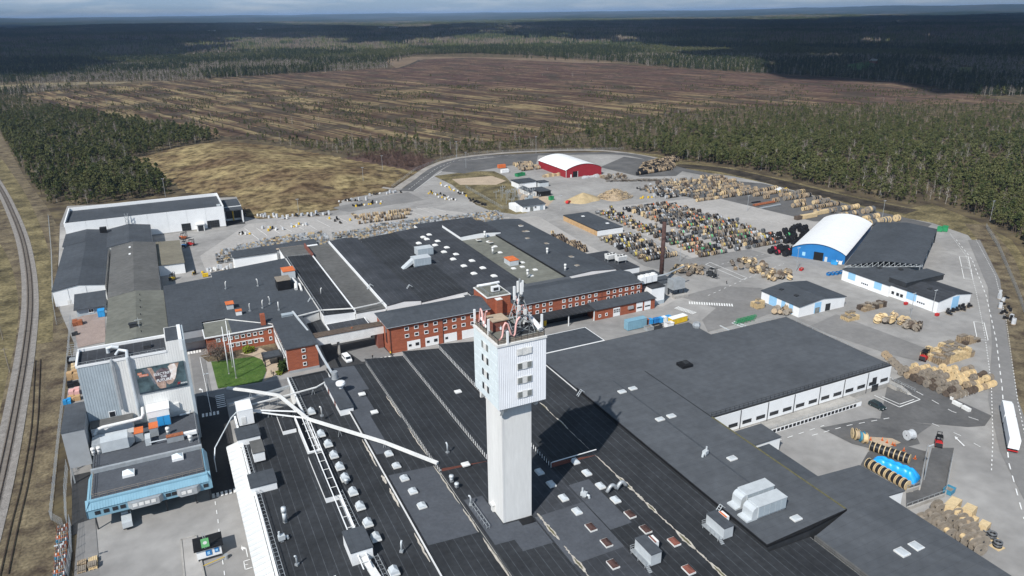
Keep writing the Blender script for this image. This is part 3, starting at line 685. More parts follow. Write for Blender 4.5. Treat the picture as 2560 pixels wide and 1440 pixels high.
def panel(t, x0, x1, z0, z1, y, m, name='door', side='S', d=0.06):
    """flat leaf on a wall: along x on S walls at plane y, along y on W/E walls at plane x"""
    mb = MB()
    if side == 'S': mb.box(x0, x1, y-d, y+0.02, z0, z1)
    elif side == 'W': mb.box(y-d, y+0.02, x0, x1, z0, z1)
    else: mb.box(y-0.02, y+d, x0, x1, z0, z1)
    return mb.build(name, m, t)
def roof_rail(t, pts, z, h=1.0, step=2.0, r=0.05, name='railing', m='galv', rails=2):
    """posts and rails along a polyline of (x, y)"""
    mb = MB()
    for i in range(len(pts)-1):
        a = Vector(pts[i]); b = Vector(pts[i+1]); L = (b-a).length; n = max(1, int(round(L/step)))
        for k in range(n+1): c = a+(b-a)*k/n; mb.bar((c.x, c.y, z), (c.x, c.y, z+h), r*1.4)
        for j in range(rails): zz = z+h*(j+1)/rails; mb.bar((a.x, a.y, zz), (b.x, b.y, zz), r*1.4)
    return mb.build(name, m, t)
# ---- A: long white hall
t = thing('white_hall', 'long white flat-roofed hall with dark roof below the grassy mound', 'building', (-47, 434, 0))
MB().box(-46.8, 30.3, 434.2, 470.3, 0, 10.0).build('wall', 'white', t)
n = 8
for i in range(n):
    a = -47+77.5*i/n; MB().box(a+0.04, a+77.5/n-0.04, 433.9, 434.18, 0.6, 12.0).build('wall_panel', 'white', t)
MB().box(-47, 30.5, 433.95, 434.17, 0, 0.58).build('plinth', 'concrete', t)
MB().quad((-46.5, 434.4, 10.9), (30, 434.4, 10.9), (30, 469.9, 10.3), (-46.5, 469.9, 10.3)).build('roof', 'roof_slate', t)
for a in ((-47.2, -46.6, 434.2, 470.5, 10, 12.0), (30.0, 30.6, 434.2, 470.5, 10, 12.0), (-46.6, 30.0, 469.9, 470.5, 10, 12.0)): MB().box(*a).build('parapet', 'white', t)
for x, w in ((10.0, 4.6), (24.0, 6.2)):
    window(t, x, 433.88, 2.6, 'S', w, 4.0, name='gate_window', bars=4, rows=3, frm='dark_steel', fr=0.14)
MB().box(15.2, 19.0, 431.2, 433.9, 0, 3.6).box(14.8, 19.4, 430.8, 433.9, 3.6, 4.0).build('porch', 'white_dirty', t)
panel(t, 15.7, 18.5, 0.1, 3.2, 431.2, 'glass', 'porch_door')
MB().box(31, 41, 447, 466, 0, 8.3).build('annex', 'white', t)
MB().box(31, 40.8, 440, 447, 7.2, 7.9).build('dock_roof', 'roof_slate', t)
for x in (32.0, 36.4): panel(t, x, x+3.6, 1.2, 5.6, 447.0, 'dark_steel', 'dock_door')
MB().box(35.6, 36.2, 446.2, 447, 0, 6).build('dock_post', 'yellow', t); MB().box(40.2, 40.8, 440, 447, 0, 7.2).build('dock_side_wall', 'white', t)
MB().quad((31, 447.2, 8.35), (40.9, 447.2, 8.35), (40.9, 465.8, 8.35), (31, 465.8, 8.35)).build('annex_roof', 'roof_slate', t)
MB().box(27.5, 29.5, 440, 441.6, 10.8, 11.7).build('roof_unit', 'galv_light', t)
MB().add([(31, 436, 0.03), (41, 436, 0.03), (41, 446.9, 0.03), (31, 446.9, 0.03)], [(0, 1, 2, 3)]).build('dock_apron', 'asphalt_new', t)
# lattice sign mast on the hall's front
mt = thing('lattice_mast', 'small galvanised lattice stack standing against the white hall front', 'mast', (-18, 432.5, 0))
mb = MB()
for dx, dy in ((-1.2,-.9),(1.2,-.9),(1.2,.9),(-1.2,.9)): mb.bar((-18+dx, 432.5+dy, 0), (-18+dx*0.5, 432.5+dy*.5, 14), 0.16)
for k in range(7):
    z = 2*k
    for s in (-1, 1): mb.bar((-18-1.1*s, 432, z), (-18+1.1*s, 432, z+2), 0.12)
mb.build('frame', 'galv', mt)
# ---- B: dark storage sheds on the west side
t = thing('storage_shed', 'dark grey twin-gabled shed directly in front of the white hall', 'building', (-47, 394, 0))
gable_y(t, -46.8, -27.6, 407, 431.5, 6.6, 8.0, 'roof_slate', 'white_dirty', 0.25)
gable_y(t, -27.5, -7.6, 394.6, 431.5, 6.7, 8.3, 'roof_slate', 'white_dirty', 0.25)
MB().box(-31, -27.9, 424, 427.5, 7.2, 9.6).build('roof_vent', 'black', t)
t = thing('storage_shed', 'greenish grey gabled shed with white end wall beside the railway', 'building', (-46, 336, 0))
gable_y(t, -45.9, -27.0, 337, 406.4, 6.6, 8.0, 'roof_slate', 'white', 0.3)
for i in range(2): MB().box(-40.5+i*6.6, -40.4+i*6.6, 336.92, 337.0, 0.3, 7.0).build('joint', 'grey_wall', t)
panel(t, -41.5, -40.0, 0.1, 2.1, 336.98, 'white_dirty', 'door')
t = thing('storage_shed', 'long brown grey gabled shed next to the beige roof', 'building', (-25, 317, 0))
gable_y(t, -25.2, -6.2, 317.5, 394.0, 6.7, 8.3, 'roof_mid', 'white_dirty', 0.25)
for y in (372, 384): MB().box(-17.6, -15.9, y, y+2.4, 7.9, 8.35).build('skylight', 'white', t)
t = thing('storage_shed', 'pale green grey gabled shed behind the billboard building', 'building', (-25, 265, 0))
gable_y(t, -24.9, -5.4, 266, 317.0, 6.7, 8.2, 'roof_green', 'grey_wall', 0.25)
for y in (270.5, 279, 288, 296, 304, 311): MB().cyl((-13.6, y), 0.16, 8.0, 8.9, 6).build('vent_pipe', 'dark_steel', t)
MB().box(-17.3, -14.9, 276, 277.6, 7.9, 9.6).box(-17.5, -14.7, 275.8, 277.8, 9.6, 9.75).build('roof_unit', 'dark_steel', t)
MB().bar((-14.2, 275.2, 8), (-14.2, 275.2, 12), 0.12).bar((-15.4, 275.2, 11.2), (-13, 275.2, 11.2), 0.1).build('antenna', 'galv_light', t)
t = thing('beige_shed', 'low shed with beige roof and white end wall beside forklifts', 'building', (-6, 358, 0))
walls(t, -6.0, 4.8, 358.6, 399, 0, 5.0, 'white')
MB().add([(-6.3, 358.2, 5.5), (5.1, 358.2, 5.0), (5.1, 399.3, 5.0), (-6.3, 399.3, 5.5)], [(0, 1, 2, 3)]).add([(-6.3, 358.2, 5.1), (5.1, 358.2, 4.9), (5.1, 358.2, 5.0), (-6.3, 358.2, 5.5)], [(0, 1, 2, 3)]).build('roof', 'roof_beige', t)
t = thing('lean_to_shed', 'small grey lean-to with dark roof and one window beside blue machine', 'building', (-37.5, 319, 0))
MB().prism([(-37.2, 320.6), (-26.9, 320.6), (-26.9, 332), (-37.2, 332)], 0, [3.1, 3.1, 5.2, 5.2]).build('wall', 'grey_blue', t)
MB().add([(-38, 319.4, 3.0), (-26.6, 319.4, 3.0), (-26.6, 332.4, 5.4), (-38, 332.4, 5.4), (-38, 319.4, 3.25), (-26.6, 319.4, 3.25), (-26.6, 332.4, 5.65), (-38, 332.4, 5.65)], [(3,2,1,0),(4,5,6,7),(0,1,5,4),(1,2,6,5),(2,3,7,6),(3,0,4,7)]).build('roof', 'roof_slate', t)
window(t, -32.2, 320.58, 1.7, 'S', 1.9, 1.7, bars=1)
# ---- B7/B8 main west hall
t = thing('flat_hall', 'wide dark flat-roofed hall behind the brick office wing', 'building', (-5, 262, 0))
MB().prism(ccw([(-4.9, 266), (6, 266), (6, 272), (14, 272), (14, 322.4), (-4.9, 320)]), 0, 7.3).build('wall', 'grey_wall', t)
MB().prism(ccw([(-5, 265.8), (6, 265.8), (6, 272), (14, 272), (14, 322.6), (-5, 320.2)]), 7.3, 7.6).build('roof', 'roof_slate', t)
MB().prism(ccw([(14.02, 271.8), (28.4, 259.4), (39, 259.4), (46, 262), (46, 334), (14.02, 328)]), 0, 7.5).build('wall', 'white_dirty', t)
MB().prism(ccw([(14.0, 271.8), (28.4, 259.3), (39.2, 259.3), (46.1, 262), (46.1, 334.3), (14.0, 328.3)]), 7.5, 7.85).build('roof', 'roof_slate', t)
MB().box(6, 28, 272, 274, 7.0, 7.5).build('roof', 'roof_slate', t)
MB().add([(-5, 262, 4.6), (5.7, 262, 4.6), (5.7, 265.8, 4.6), (-5, 265.8, 4.6)], [(0, 1, 2, 3)]).build('canopy', 'roof_slate', t)
# ---- white building at the racks
t = thing('white_shed', 'long white shed with dark roof in front of the coil racks', 'building', (25, 350, 0))
MB().box(25.9, 45, 350.4, 359.5, 0, 6.2).build('wall', 'white', t)
MB().box(45, 65, 353.2, 359.5, 0, 6.2).build('wall', 'white', t)
MB().prism(ccw([(25.4, 350.0), (45.2, 350.0), (45.2, 352.8), (58, 352.8), (58.2, 355.5), (65.3, 355.5), (65.3, 364), (25.4, 361)]), 6.2, 6.6).build('roof', 'roof_slate', t)
MB().box(45.5, 58, 353.4, 355.2, 6.6, 6.75).build('roof_edge', 'sand', t)
# ---- north factory: bays running north-south
t = thing('north_factory', 'large dark-roofed factory of parallel bays behind the brick office block', 'building', (46, 250, 0))
def bay(t, x0, x1, y0, y1, zl, zr, m, wm='white', zb=0.0, zm=None, lip=0.22):
    """a roof bay: heights at the left and right edge, an optional ridge"""
    pr_ = [(x0, zl), (x1, zr)] if zm is None else [(x0, zl), ((x0+x1)/2, zm), (x1, zr)]
    mb = MB(); n = len(pr_)
    vs = [(x, y, z) for y in (y0, y1) for x, z in pr_]; vs += [(x0, y0, zb), (x1, y0, zb), (x0, y1, zb), (x1, y1, zb)]
    b = 2*n
    mb.add(vs, [(b, b+1)+tuple(range(n-1, -1, -1)), (b+3, b+2)+tuple(range(n, 2*n)), (b+2, b, 0, n), (b+1, b+3, 2*n-1, n-1)])
    mb.build('wall', wm, t)
    mb = MB(); o = 0.1
    q = [(pr_[0][0]-o, pr_[0][1])]+pr_[1:-1]+[(pr_[-1][0]+o, pr_[-1][1])]
    vs = []
    for y in (y0-o, y1+o):
        for dz in (0.0, lip): vs += [(x, y, z+dz) for x, z in q]
    A, B_, C, D_ = 0, n, 2*n, 3*n
    fs = []
    for i in range(n-1):
        fs += [(B_+i, B_+i+1, D_+i+1, D_+i), (A+i, A+i+1, B_+i+1, B_+i), (C+i+1, C+i, D_+i, D_+i+1)]
    fs += [(A, B_, D_, C), (A+n-1, C+n-1, D_+n-1, B_+n-1)]
    mb.add(vs, fs); return mb.build('roof', m, t)
bay(t, 46.4, 57.9, 255.4, 333.0, 8.6, 7.9, 'roof_black')
bay(t, 46.6, 57.9, 333.4, 352.6, 7.2, 7.2, 'roof_mid')
bay(t, 58.2, 69.3, 254.6, 348.4, 7.4, 7.4, 'roof_mid')
MB().box(57.7, 58.15, 255, 348, 7.2, 8.5).build('parapet', 'white', t)
MB().box(57.6, 58.2, 330, 348.5, 7.2, 9.4).build('end_wall', 'brick_dark', t)
bay(t, 69.7, 83.0, 253.6, 348.2, 8.6, 8.4, 'roof_dark', zm=9.3)
MB().box(69.3, 69.66, 253.6, 348.4, 7.2, 8.9).build('parapet', 'white', t)
bay(t, 83.3, 102.2, 253.6, 347.6, 7.6, 8.8, 'roof_black')
bay(t, 102.5, 126.8, 251.0, 350.6, 8.1, 8.3, 'roof_dark', zm=8.8)
bay(t, 116.4, 148.2, 347.0, 360.0, 8.0, 8.0, 'roof_dark')
bay(t, 127.0, 148.4, 322.0, 346.8, 9.8, 9.4, 'roof_dark', zm=10.4)
bay(t, 127.1, 145.6, 251.0, 321.8, 7.7, 7.7, 'roof_green')
bay(t, 145.9, 169.8, 251.6, 345.0, 8.4, 7.9, 'roof_slate', zm=9.0)
MB().box(145.5, 145.88, 251.6, 321.8, 7.5, 8.6).build('wall_band', 'black', t)
bay(t, 170.1, 180.8, 250.0, 276.0, 7.6, 7.6, 'roof_dark')
bay(t, 100.5, 128, 245.4, 253.2, 7.5, 7.5, 'roof_grey')
bay(t, 111.4, 146, 245.6, 250.8, 8.6, 8.6, 'roof_grey')
roof_rail(t, [(46.6, 256), (46.6, 331)], 8.8, 1.0, 2.2)
roof_rail(t, [(46.8, 333), (57.8, 333)], 8.0, 0.9, 2.0)
# courtyard sheds between west hall and north factory
t = thing('courtyard_shed', 'low black-roofed shed with white wall and windows by the footbridge', 'building', (40, 240, 0))
walls(t, 40.2, 46.2, 250, 262, 0, 4.4, 'white_dirty'); flat_roof(t, 40.2, 46.2, 250, 262, 4.4, 'roof_black')
window(t, 44.4, 249.95, 2.9, 'S', 1.9, 1.9, bars=1)
t = thing('courtyard_shed', 'low dark flat shed with white walls below the factory gable', 'building', (46.5, 247, 0))
walls(t, 46.6, 61, 247.5, 254.8, 0, 5.0, 'white'); flat_roof(t, 46.6, 61, 247.5, 254.8, 5.0, 'roof_dark', edge='white')
# ---- brick office: hipped west part
t = thing('brick_office', 'three-storey red brick office block with grey hipped roof', 'building', (63, 230, 0))
MB().box(63.2, 101.5, 230.6, 245, 0, 9.8).build('wall', 'brick', t)
mb = MB(); o = 0.7; x0, x1, y0, y1 = 63.2-o, 101.5, 230.6-o, 245+o
vs = [(x0, y0, 9.8), (x1, y0, 9.8), (x1, y1, 9.8), (x0, y1, 9.8), (x0, y0, 10.1), (x1, y0, 10.1), (x1, y1, 10.1), (x0, y1, 10.1), (x0+5.5, 238, 12.0), (x1, 238, 12.0)]
mb.add(vs, [(3,2,1,0),(0,1,5,4),(1,2,6,9,5),(2,3,7,6),(3,0,4,7),(4,5,9,8),(6,7,8,9),(7,4,8)])
mb.build('roof', 'roof_slate', t)
MB().tube([(x0-0.08, y1, 10.05), (x0-0.08, y0-0.08, 10.05), (x1, y0-0.08, 10.05)], 0.1, 6).build('gutter', 'galv', t)
for i in range(9):
    x = 69.6+i*3.55
    window(t, x, 230.58, 8.3, 'S', 1.55, 1.35); window(t, x, 230.58, 5.6, 'S', 1.55, 1.35)
for x, w in ((69.5, 4.8), (76.2, 5.0), (83.2, 5.0), (90.2, 5.0)):
    g = panel(t, x, x+w, 0.1, 3.4, 230.6, 'white', 'garage_door')
    if x < 88:
        MB().box(x+0.5, x+1.5, 230.44, 230.52, 1.4, 2.2).build('pane', 'glass', g)
    if x < 80: MB().box(x+w-1.8, x+w-0.5, 230.44, 230.52, 1.3, 2.4).build('pane', 'glass', g)
for z in (2.0, 5.0, 7.8): window(t, 63.18, 240.5, z, 'W', 1.2, 1.6)
panel(t, 233, 234.6, 3.0, 8.5, 63.18, 'glass', 'stair_window', 'W')
MB().bar((63.6, 230.45, 0.2), (63.6, 230.45, 9.8), 0.14).bar((83.0, 230.45, 0.2), (83.0, 230.45, 9.8), 0.14).build('downpipe', 'dark_steel', t)
# stair block
t = thing('brick_stair_tower', 'tall red brick stair tower in the middle of the brick office', 'building', (101, 233, 0))
MB().box(101.7, 111.2, 233.6, 246, 0, 12.8).build('wall', 'brick', t)
MB().box(101.5, 111.4, 233.4, 246.2, 12.8, 13.1).build('roof_edge', 'white_dirty', t)
MB().quad((102, 233.9, 13.12), (111, 233.9, 13.12), (111, 245.8, 13.12), (102, 245.8, 13.12)).build('roof', 'roof_green', t)
MB().box(104.8, 107.0, 231.6, 233.58, 0, 12.2).box(104.7, 107.1, 231.5, 233.58, 12.2, 12.4, 1).build('shaft', ['brick', 'white_dirty'], t)
MB().box(107.4, 111.0, 228.4, 233.5, 0, 4.4).box(107.2, 111.2, 228.2, 233.5, 4.4, 4.75, 1).build('porch', ['white', 'roof_green'], t)
roof_rail(t, [(103.4, 235), (103.4, 244.6)], 13.1, 0.9, 1.2); roof_rail(t, [(103.4, 235), (110.8, 235)], 13.1, 0.9, 1.2)
MB().box(105.4, 108.6, 237.2, 238.4, 13.5, 15.4).box(106.0, 108.0, 237.1, 237.2, 13.9, 15.0, 1).build('cooling_unit', ['white', 'dark_steel'], t)
MB().tube([(103, 245.6, 13.5), (108.5, 245.6, 13.5), (112.5, 246.6, 13.2)], 0.55, 10).build('duct', 'white', t)
# east part
t = thing('brick_office', 'long two-row-windowed red brick wing reaching towards the chimney', 'building', (111, 229, 0))
MB().box(111.3, 167.6, 229.4, 245.4, 0, 9.4).build('wall', 'brick', t)
mb = MB(); x0, x1, y0, y1 = 111.3, 168.1, 228.8, 246
vs = [(x0, y0, 9.4), (x1, y0, 9.4), (x1, y1, 9.4), (x0, y1, 9.4), (x0, y0, 9.7), (x1, y0, 9.7), (x1, y1, 9.7), (x0, y1, 9.7), (x0, 239, 11.0), (x1, 239, 11.0)]
mb.add(vs, [(3,2,1,0),(0,1,5,4),(1,2,6,9,5),(2,3,7,6),(3,0,4,8,7),(4,5,9,8),(6,7,8,9)]); mb.build('roof', 'roof_slate', t)
MB().tube([(x0, y0-0.08, 9.65), (x1, y0-0.08, 9.65)], 0.1, 6).build('gutter', 'galv', t)
for i in range(19):
    x = 114.6+i*2.85
    if i % 7 == 5: continue
    for z in (7.9, 5.5): window(t, x, 229.38, z, 'S', 1.35, 1.3, glass='glass' if (i*3+int(z)) % 5 else 'glass_pale')
for x in (118.0, 133.4, 148.6): MB().bar((x, 229.25, 4.4), (x, 229.25, 9.4), 0.13).build('downpipe', 'brick_dark', t)
MB().box(143, 168, 229.2, 229.4, 6.6, 6.75).build('string_course', 'brick_dark', t)
t = thing('brick_workshop', 'low brick workshop with dark roof, white doors and small windows', 'building', (142, 223, 0))
MB().box(142.3, 169.8, 223.4, 229.3, 0, 4.3).build('wall', 'brick', t)
MB().add([(142, 222.9, 4.3), (170.2, 222.9, 4.3), (170.2, 229.3, 5.0), (142, 229.3, 5.0), (142, 222.9, 4.55), (170.2, 222.9, 4.55), (170.2, 229.3, 5.25), (142, 229.3, 5.25)], [(3,2,1,0),(4,5,6,7),(0,1,5,4),(1,2,6,5),(2,3,7,6),(3,0,4,7)]).build('roof', 'roof_slate', t)
window(t, 144.2, 223.38, 1.6, 'S', 1.1, 1.2); window(t, 147.2, 223.38, 1.7, 'S', 1.0, 1.2)
g = panel(t, 150.3, 153.4, 0.1, 3.6, 223.4, 'white', 'gate')
for i in range(4):
    for j in range(2): MB().box(150.5+i*0.74, 150.95+i*0.74, 223.26, 223.32, 1.7+j*0.8, 2.25+j*0.8).build('pane', 'glass', g)
for x, w in ((161.0, 3.0), (164.8, 3.0)):
    g = panel(t, x, x+w, 0.1, 3.9, 223.4, 'white', 'gate'); MB().box(x+0.3, x+w-0.3, 223.26, 223.32, 1.5, 2.0).build('pane', 'glass', g)
MB().box(157.0, 159.4, 222.8, 223.4, 2.0, 3.2).build('wall_unit', 'galv', t)
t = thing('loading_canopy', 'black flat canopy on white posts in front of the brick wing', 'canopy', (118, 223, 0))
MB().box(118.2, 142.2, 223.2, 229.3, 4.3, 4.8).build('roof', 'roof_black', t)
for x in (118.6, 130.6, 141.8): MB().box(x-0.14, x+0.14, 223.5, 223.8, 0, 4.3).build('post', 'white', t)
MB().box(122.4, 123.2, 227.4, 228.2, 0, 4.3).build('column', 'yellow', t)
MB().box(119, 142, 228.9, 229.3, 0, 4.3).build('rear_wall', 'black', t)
# white plant building with cooling towers and chimney
t = thing('white_plant_building', 'white plant building with cooling tanks below the tall chimney', 'building', (170, 228, 0))
MB().box(170.3, 176.6, 226.4, 243, 0, 7.2).box(170.1, 176.8, 226.2, 243.2, 7.2, 7.6, 1).build('wall', ['white', 'dark_steel'], t)
MB().box(170.25, 176.65, 226.3, 226.5, 0, 1.6).build('plinth', 'grey_blue', t)
MB().box(176.7, 188, 234, 250, 0, 5.0).box(176.6, 188.2, 233.9, 250.2, 5.0, 5.3, 1).build('boiler_room', ['grey_wall', 'roof_slate'], t)
for i, (x, y) in enumerate(((168.6, 231), (171.4, 231.2), (174.2, 231.4))):
    k = thing('cooling_tower', '%s white cooling tank beside the chimney' % ('left-hand', 'middle', 'right-hand')[i], 'cooling tower', (x, y, 7.6))
    MB().box(x-1.25, x+1.25, y-1.3, y+1.3, 8.5, 11.4).build('tank', 'white', k)
    MB().box(x-1.2, x+1.2, y-1.25, y+1.25, 7.6, 8.5).build('base', 'black', k)
    MB().cyl((x, y), 0.95, 11.4, 11.8, 16).build('fan_ring', 'white_dirty', k)
k = thing('chimney', 'tall rusty brown steel chimney beside the white cooling tanks', 'chimney', (188.2, 244.2, 0))
mb = MB(); z = 0
mb.cyl((188.2, 244.2), 0.95, 0, 28.6, 18, 0.85); mb.build('shaft', 'rust_dark', k, True)
MB().cyl((188.2, 244.2), 1.0, 28.6, 29.4, 18).build('cap', 'dark_steel', k)
for z in (7, 14, 21): MB().cyl((188.2, 244.2), 1.03, z, z+0.25, 18).build('band', 'rust_dark', k)
# ---- brick administration: west wing and three-storey south wing
t = thing('administration_wing', 'two-storey red brick wing with white window bands behind the lawn', 'building', (5.8, 258, 0))
MB().box(6.2, 28.6, 258.2, 271.5, 0, 6.7).build('wall', 'brick', t)
MB().box(5.6, 28.6, 257.5, 272, 6.7, 7.1).build('roof_edge', 'white', t)
MB().quad((5.9, 257.8, 7.11), (14.8, 257.8, 7.11), (14.8, 271.6, 7.11), (5.9, 271.6, 7.11)).build('roof', 'roof_green', t)
MB().quad((14.8, 257.8, 7.112), (28.5, 257.8, 7.112), (28.5, 271.6, 7.112), (14.8, 271.6, 7.112)).build('roof', 'roof_slate', t)
for z in (5.85, 3.05): MB().box(9.0 if z > 4 else 12.5, 26.4 if z > 4 else 24.6, 258.05, 258.2, z, z+0.22).build('window_band', 'white', t)
for i in range(8):
    x = 10.0+i*2.05; window(t, x, 258.16, 5.1, 'S', 1.35, 1.3, glass='glass' if i > 3 else 'glass_pale'); 
    if i > 1: window(t, x, 258.16, 2.3, 'S', 1.35, 1.3, glass='glass_pale' if i % 2 else 'glass')
for z in (5.0, 2.3): window(t, 27.4, 258.16, z, 'S', 1.0, 1.4)
t = thing('administration_wing', 'three-storey brick wing with dark flat roof beside the entrance porch', 'building', (28.7, 231, 0))
MB().box(28.9, 38.8, 231.2, 259.2, 0, 8.7).build('wall', 'brick', t)
MB().box(28.75, 28.88, 232.5, 258, 0.8, 8.2).build('white_facade', 'white', t)
MB().box(28.4, 39.1, 230.8, 259.4, 8.7, 9.0).build('roof_edge', 'roof_slate', t)
MB().quad((28.6, 231, 9.005), (38.9, 231, 9.005), (38.9, 259.2, 9.005), (28.6, 259.2, 9.005)).build('roof', 'roof_slate', t)
MB().box(28.85, 38.85, 231.1, 231.2, 0, 0.9).build('plinth', 'grey_wall', t)
for z in (7.4, 5.0, 2.5): window(t, 34.2, 231.08, z, 'S', 1.25, 1.3)
for i in range(9):
    for z in (6.9, 4.3): panel(t, 233.4+i*2.7, 235.2+i*2.7, z-0.7, z+0.7, 28.75, 'glass', 'side_window', 'W', 0.03)
MB().box(25.0, 26.6, 259.8, 261.4, 7.1, 11.2).build('brick_stack', 'brick', t)
t = thing('entrance_porch', 'flat dark porch roof over the office entrance path', 'porch', (22, 238, 0))
MB().box(22.2, 28.4, 239.4, 244.8, 2.9, 3.4).box(22.7, 27.9, 239.8, 244.4, 3.4, 3.42, 1).build('roof', ['dark_steel', 'roof_slate'], t)
for x, y in ((22.6, 239.8), (22.6, 244.4)): MB().box(x-0.2, x+0.2, y-0.2, y+0.2, 0, 2.9).build('pillar', 'dark_steel', t)
MB().box(27.5, 28.4, 239.6, 244.6, 0, 2.9).build('door_wall', 'black', t)
# footbridge
t = thing('footbridge', 'enclosed white footbridge linking the two brick buildings', 'bridge', (39, 237, 0))
MB().box(39.0, 63.2, 237.0, 240.6, 5.4, 8.4).build('wall', 'white_dirty', t)
MB().box(38.9, 63.0, 236.8, 240.8, 8.4, 8.65).build('roof', 'wood_dark', t)
MB().box(47, 47.6, 238, 239.6, 0, 5.4).build('pier', 'concrete', t)
MB().box(60.8, 62.8, 236.8, 241, 0, 5.4).build('pier', 'brick_dark', t)
MB().cyl((52.5, 239), 0.35, 8.65, 9.0, 10).build('roof_vent', 'rust', t)
# ---- C: tall billboard building
t = thing('tall_white_building', 'tall white process building carrying the large billboard', 'building', (-26.4, 202.5, 0))
MB().box(-26.4, -1.1, 202.6, 213.5, 0, 27.2).build('wall', 'white_dirty', t)
mb = MB(); corr(mb, (-26.4, 202.55), (-18.6, 202.55), 9, 27.8, (0, -1), 0.6, 0.035); mb.build('grey_cladding', 'grey_blue', t)
mb = MB(); corr(mb, (-18.6, 202.55), (-5.2, 202.55), 8.2, 27.8, (0, -1), 0.6, 0.02); mb.build('cladding', 'concrete_white', t)
mb = MB(); corr(mb, (-5.2, 202.55), (-1.1, 202.55), 8.2, 30.2, (0, -1), 0.6, 0.02); mb.build('cladding', 'concrete_white', t)
MB().box(-5.2, -1.1, 202.6, 213.5, 27.2, 30.0).build('penthouse', 'white_dirty', t)
MB().quad((-5.0, 202.9, 30.02), (-1.9, 202.9, 30.02), (-1.9, 213.2, 30.02), (-5.0, 213.2, 30.02)).build('penthouse_roof', 'roof_slate', t)
MB().box(-1.9, -1.0, 202.5, 213.6, 27, 30.3).build('white_corner', 'white', t)
MB().quad((-26.1, 202.9, 27.25), (-5.3, 202.9, 27.25), (-5.3, 213.1, 27.25), (-26.1, 213.1, 27.25)).build('roof', 'roof_dark', t)
MB().box(-26.6, -5.2, 213.1, 213.7, 27.1, 28.0).box(-26.6, -26.1, 202.5, 213.1, 27.1, 28.0).box(-26.1, -5.2, 202.4, 202.65, 27.2, 27.8).build('parapet', 'white', t)
roof_rail(t, [(-26.0, 203.1), (-5.6, 203.1)], 27.3, 1.0, 2.0)
panel(t, -21.6, -19.9, 11.6, 13.4, 202.5, 'white', 'window_frame'); panel(t, -21.4, -20.1, 11.8, 13.2, 202.44, 'glass', 'window')
MB().box(-1.12, -0.4, 202.0, 213.6, 0, 30).build('side_wall', 'grey_blue', t)
MB().tube([(-18.4, 203.2, 27.6), (-18.4, 202.0, 27.7), (-18.35, 201.9, 26.5), (-18.35, 201.9, 13.6)], 0.34, 9).build('downpipe', 'galv', t)
MB().tube([(-17.4, 206.5, 27.4), (-16.4, 206.5, 28.6), (-14.6, 205.2, 28.4), (-14.6, 201.9, 28.0), (-14.55, 201.9, 9.0)], 0.42, 9).build('duct', 'galv_light', t)
MB().tube([(-19.2, 209, 27.3), (-19.2, 209, 28.6), (-18.0, 208.6, 29.0), (-16.5, 208.2, 28.6)], 0.5, 10).build('elbow_duct', 'galv_light', t)
MB().box(-10.6, -8.9, 207.2, 209, 27.3, 28.2).build('roof_hatch', 'dark_steel', t)
MB().box(-9.6, -4.6, 202.0, 202.5, 9.6, 12.0).build('vent_box', 'white_dirty', t)
# ladder cage on the west side
mb = MB()
for dx in (0, 1.4):
    mb.bar((-28.0+dx, 212, 24), (-28.0+dx, 212, 30), 0.09)
for z in (26.2, 27.4, 28.6, 29.8): mb.bar((-28.6, 211.4, z), (-26.2, 211.4, z), 0.08).bar((-28.6, 213.0, z), (-26.2, 213.0, z), 0.08)
mb.box(-28.8, -26.6, 211.2, 213.2, 25.9, 26.1); mb.build('ladder_platform', 'galv', t)
# billboard
BX0, BX1, BZ0, BZ1, BY = -13.4, -1.6, 16.6, 24.0, 202.2
t = thing('billboard', 'large printed billboard of two hands holding a glowing globe', 'billboard', (BX0, BY, BZ0))
MB().box(BX0, BX1, BY, BY+0.22, BZ0, BZ1).build('board', mat('poster', (0.035, 0.055, 0.065), 0.5, 0.5, 0.35, col2=(0.11, 0.165, 0.18)), t)
def disc(cx, cz, rx, rz, y, n=28, a0=0, a1=2*math.pi):
    return [(cx+rx*math.cos(a0+(a1-a0)*k/n), y, cz+rz*math.sin(a0+(a1-a0)*k/n)) for k in range(n)]
def flat(name, pts, m): return MB().add(pts, [tuple(range(len(pts)))]).build(name, m, t)
def bu(u, v, y=0.0): return (BX0+u*(BX1-BX0), BY-0.004-y, BZ0+v*(BZ1-BZ0))     # poster coordinates 0..1
skin = mat('poster_skin', (0.40, 0.25, 0.19), 0.5, 0.25, 0.9, col2=(0.62, 0.45, 0.36)); glow = mat('poster_glow', (0.85, 0.70, 0.60), 0.5, 0.1, 0.8, col2=(0.95, 0.9, 0.86))
flat('printed_sleeve', [bu(0.13, 0.95), bu(0.27, 0.62), bu(0.33, 0.30), bu(0.40, 0.26), bu(0.44, 0.36), bu(0.30, 0.98)], mat('poster_sleeve', (0.16, 0.17, 0.19), 0.5, 0.3, 0.6))
flat('printed_hand', [bu(*p, 0.004) for p in ((0.24,0.98),(0.30,0.70),(0.36,0.40),(0.38,0.22),(0.42,0.10),(0.48,0.06),(0.55,0.08),(0.57,0.30),(0.50,0.36),(0.46,0.44),(0.40,0.58),(0.33,0.96))], skin)
flat('printed_hand', [bu(*p, 0.004) for p in ((0.56,0.30),(0.62,0.18),(0.70,0.22),(0.78,0.40),(0.84,0.74),(0.90,0.98),(0.70,0.98),(0.72,0.70),(0.66,0.46))], skin)
flat('printed_globe', disc(BX0+0.54*(BX1-BX0), BZ0+0.56*(BZ1-BZ0), 2.1, 2.35, BY-0.012), mat('poster_globe', (0.06, 0.05, 0.06), 0.45, 0.5, 0.7, col2=(0.26, 0.20, 0.21)))
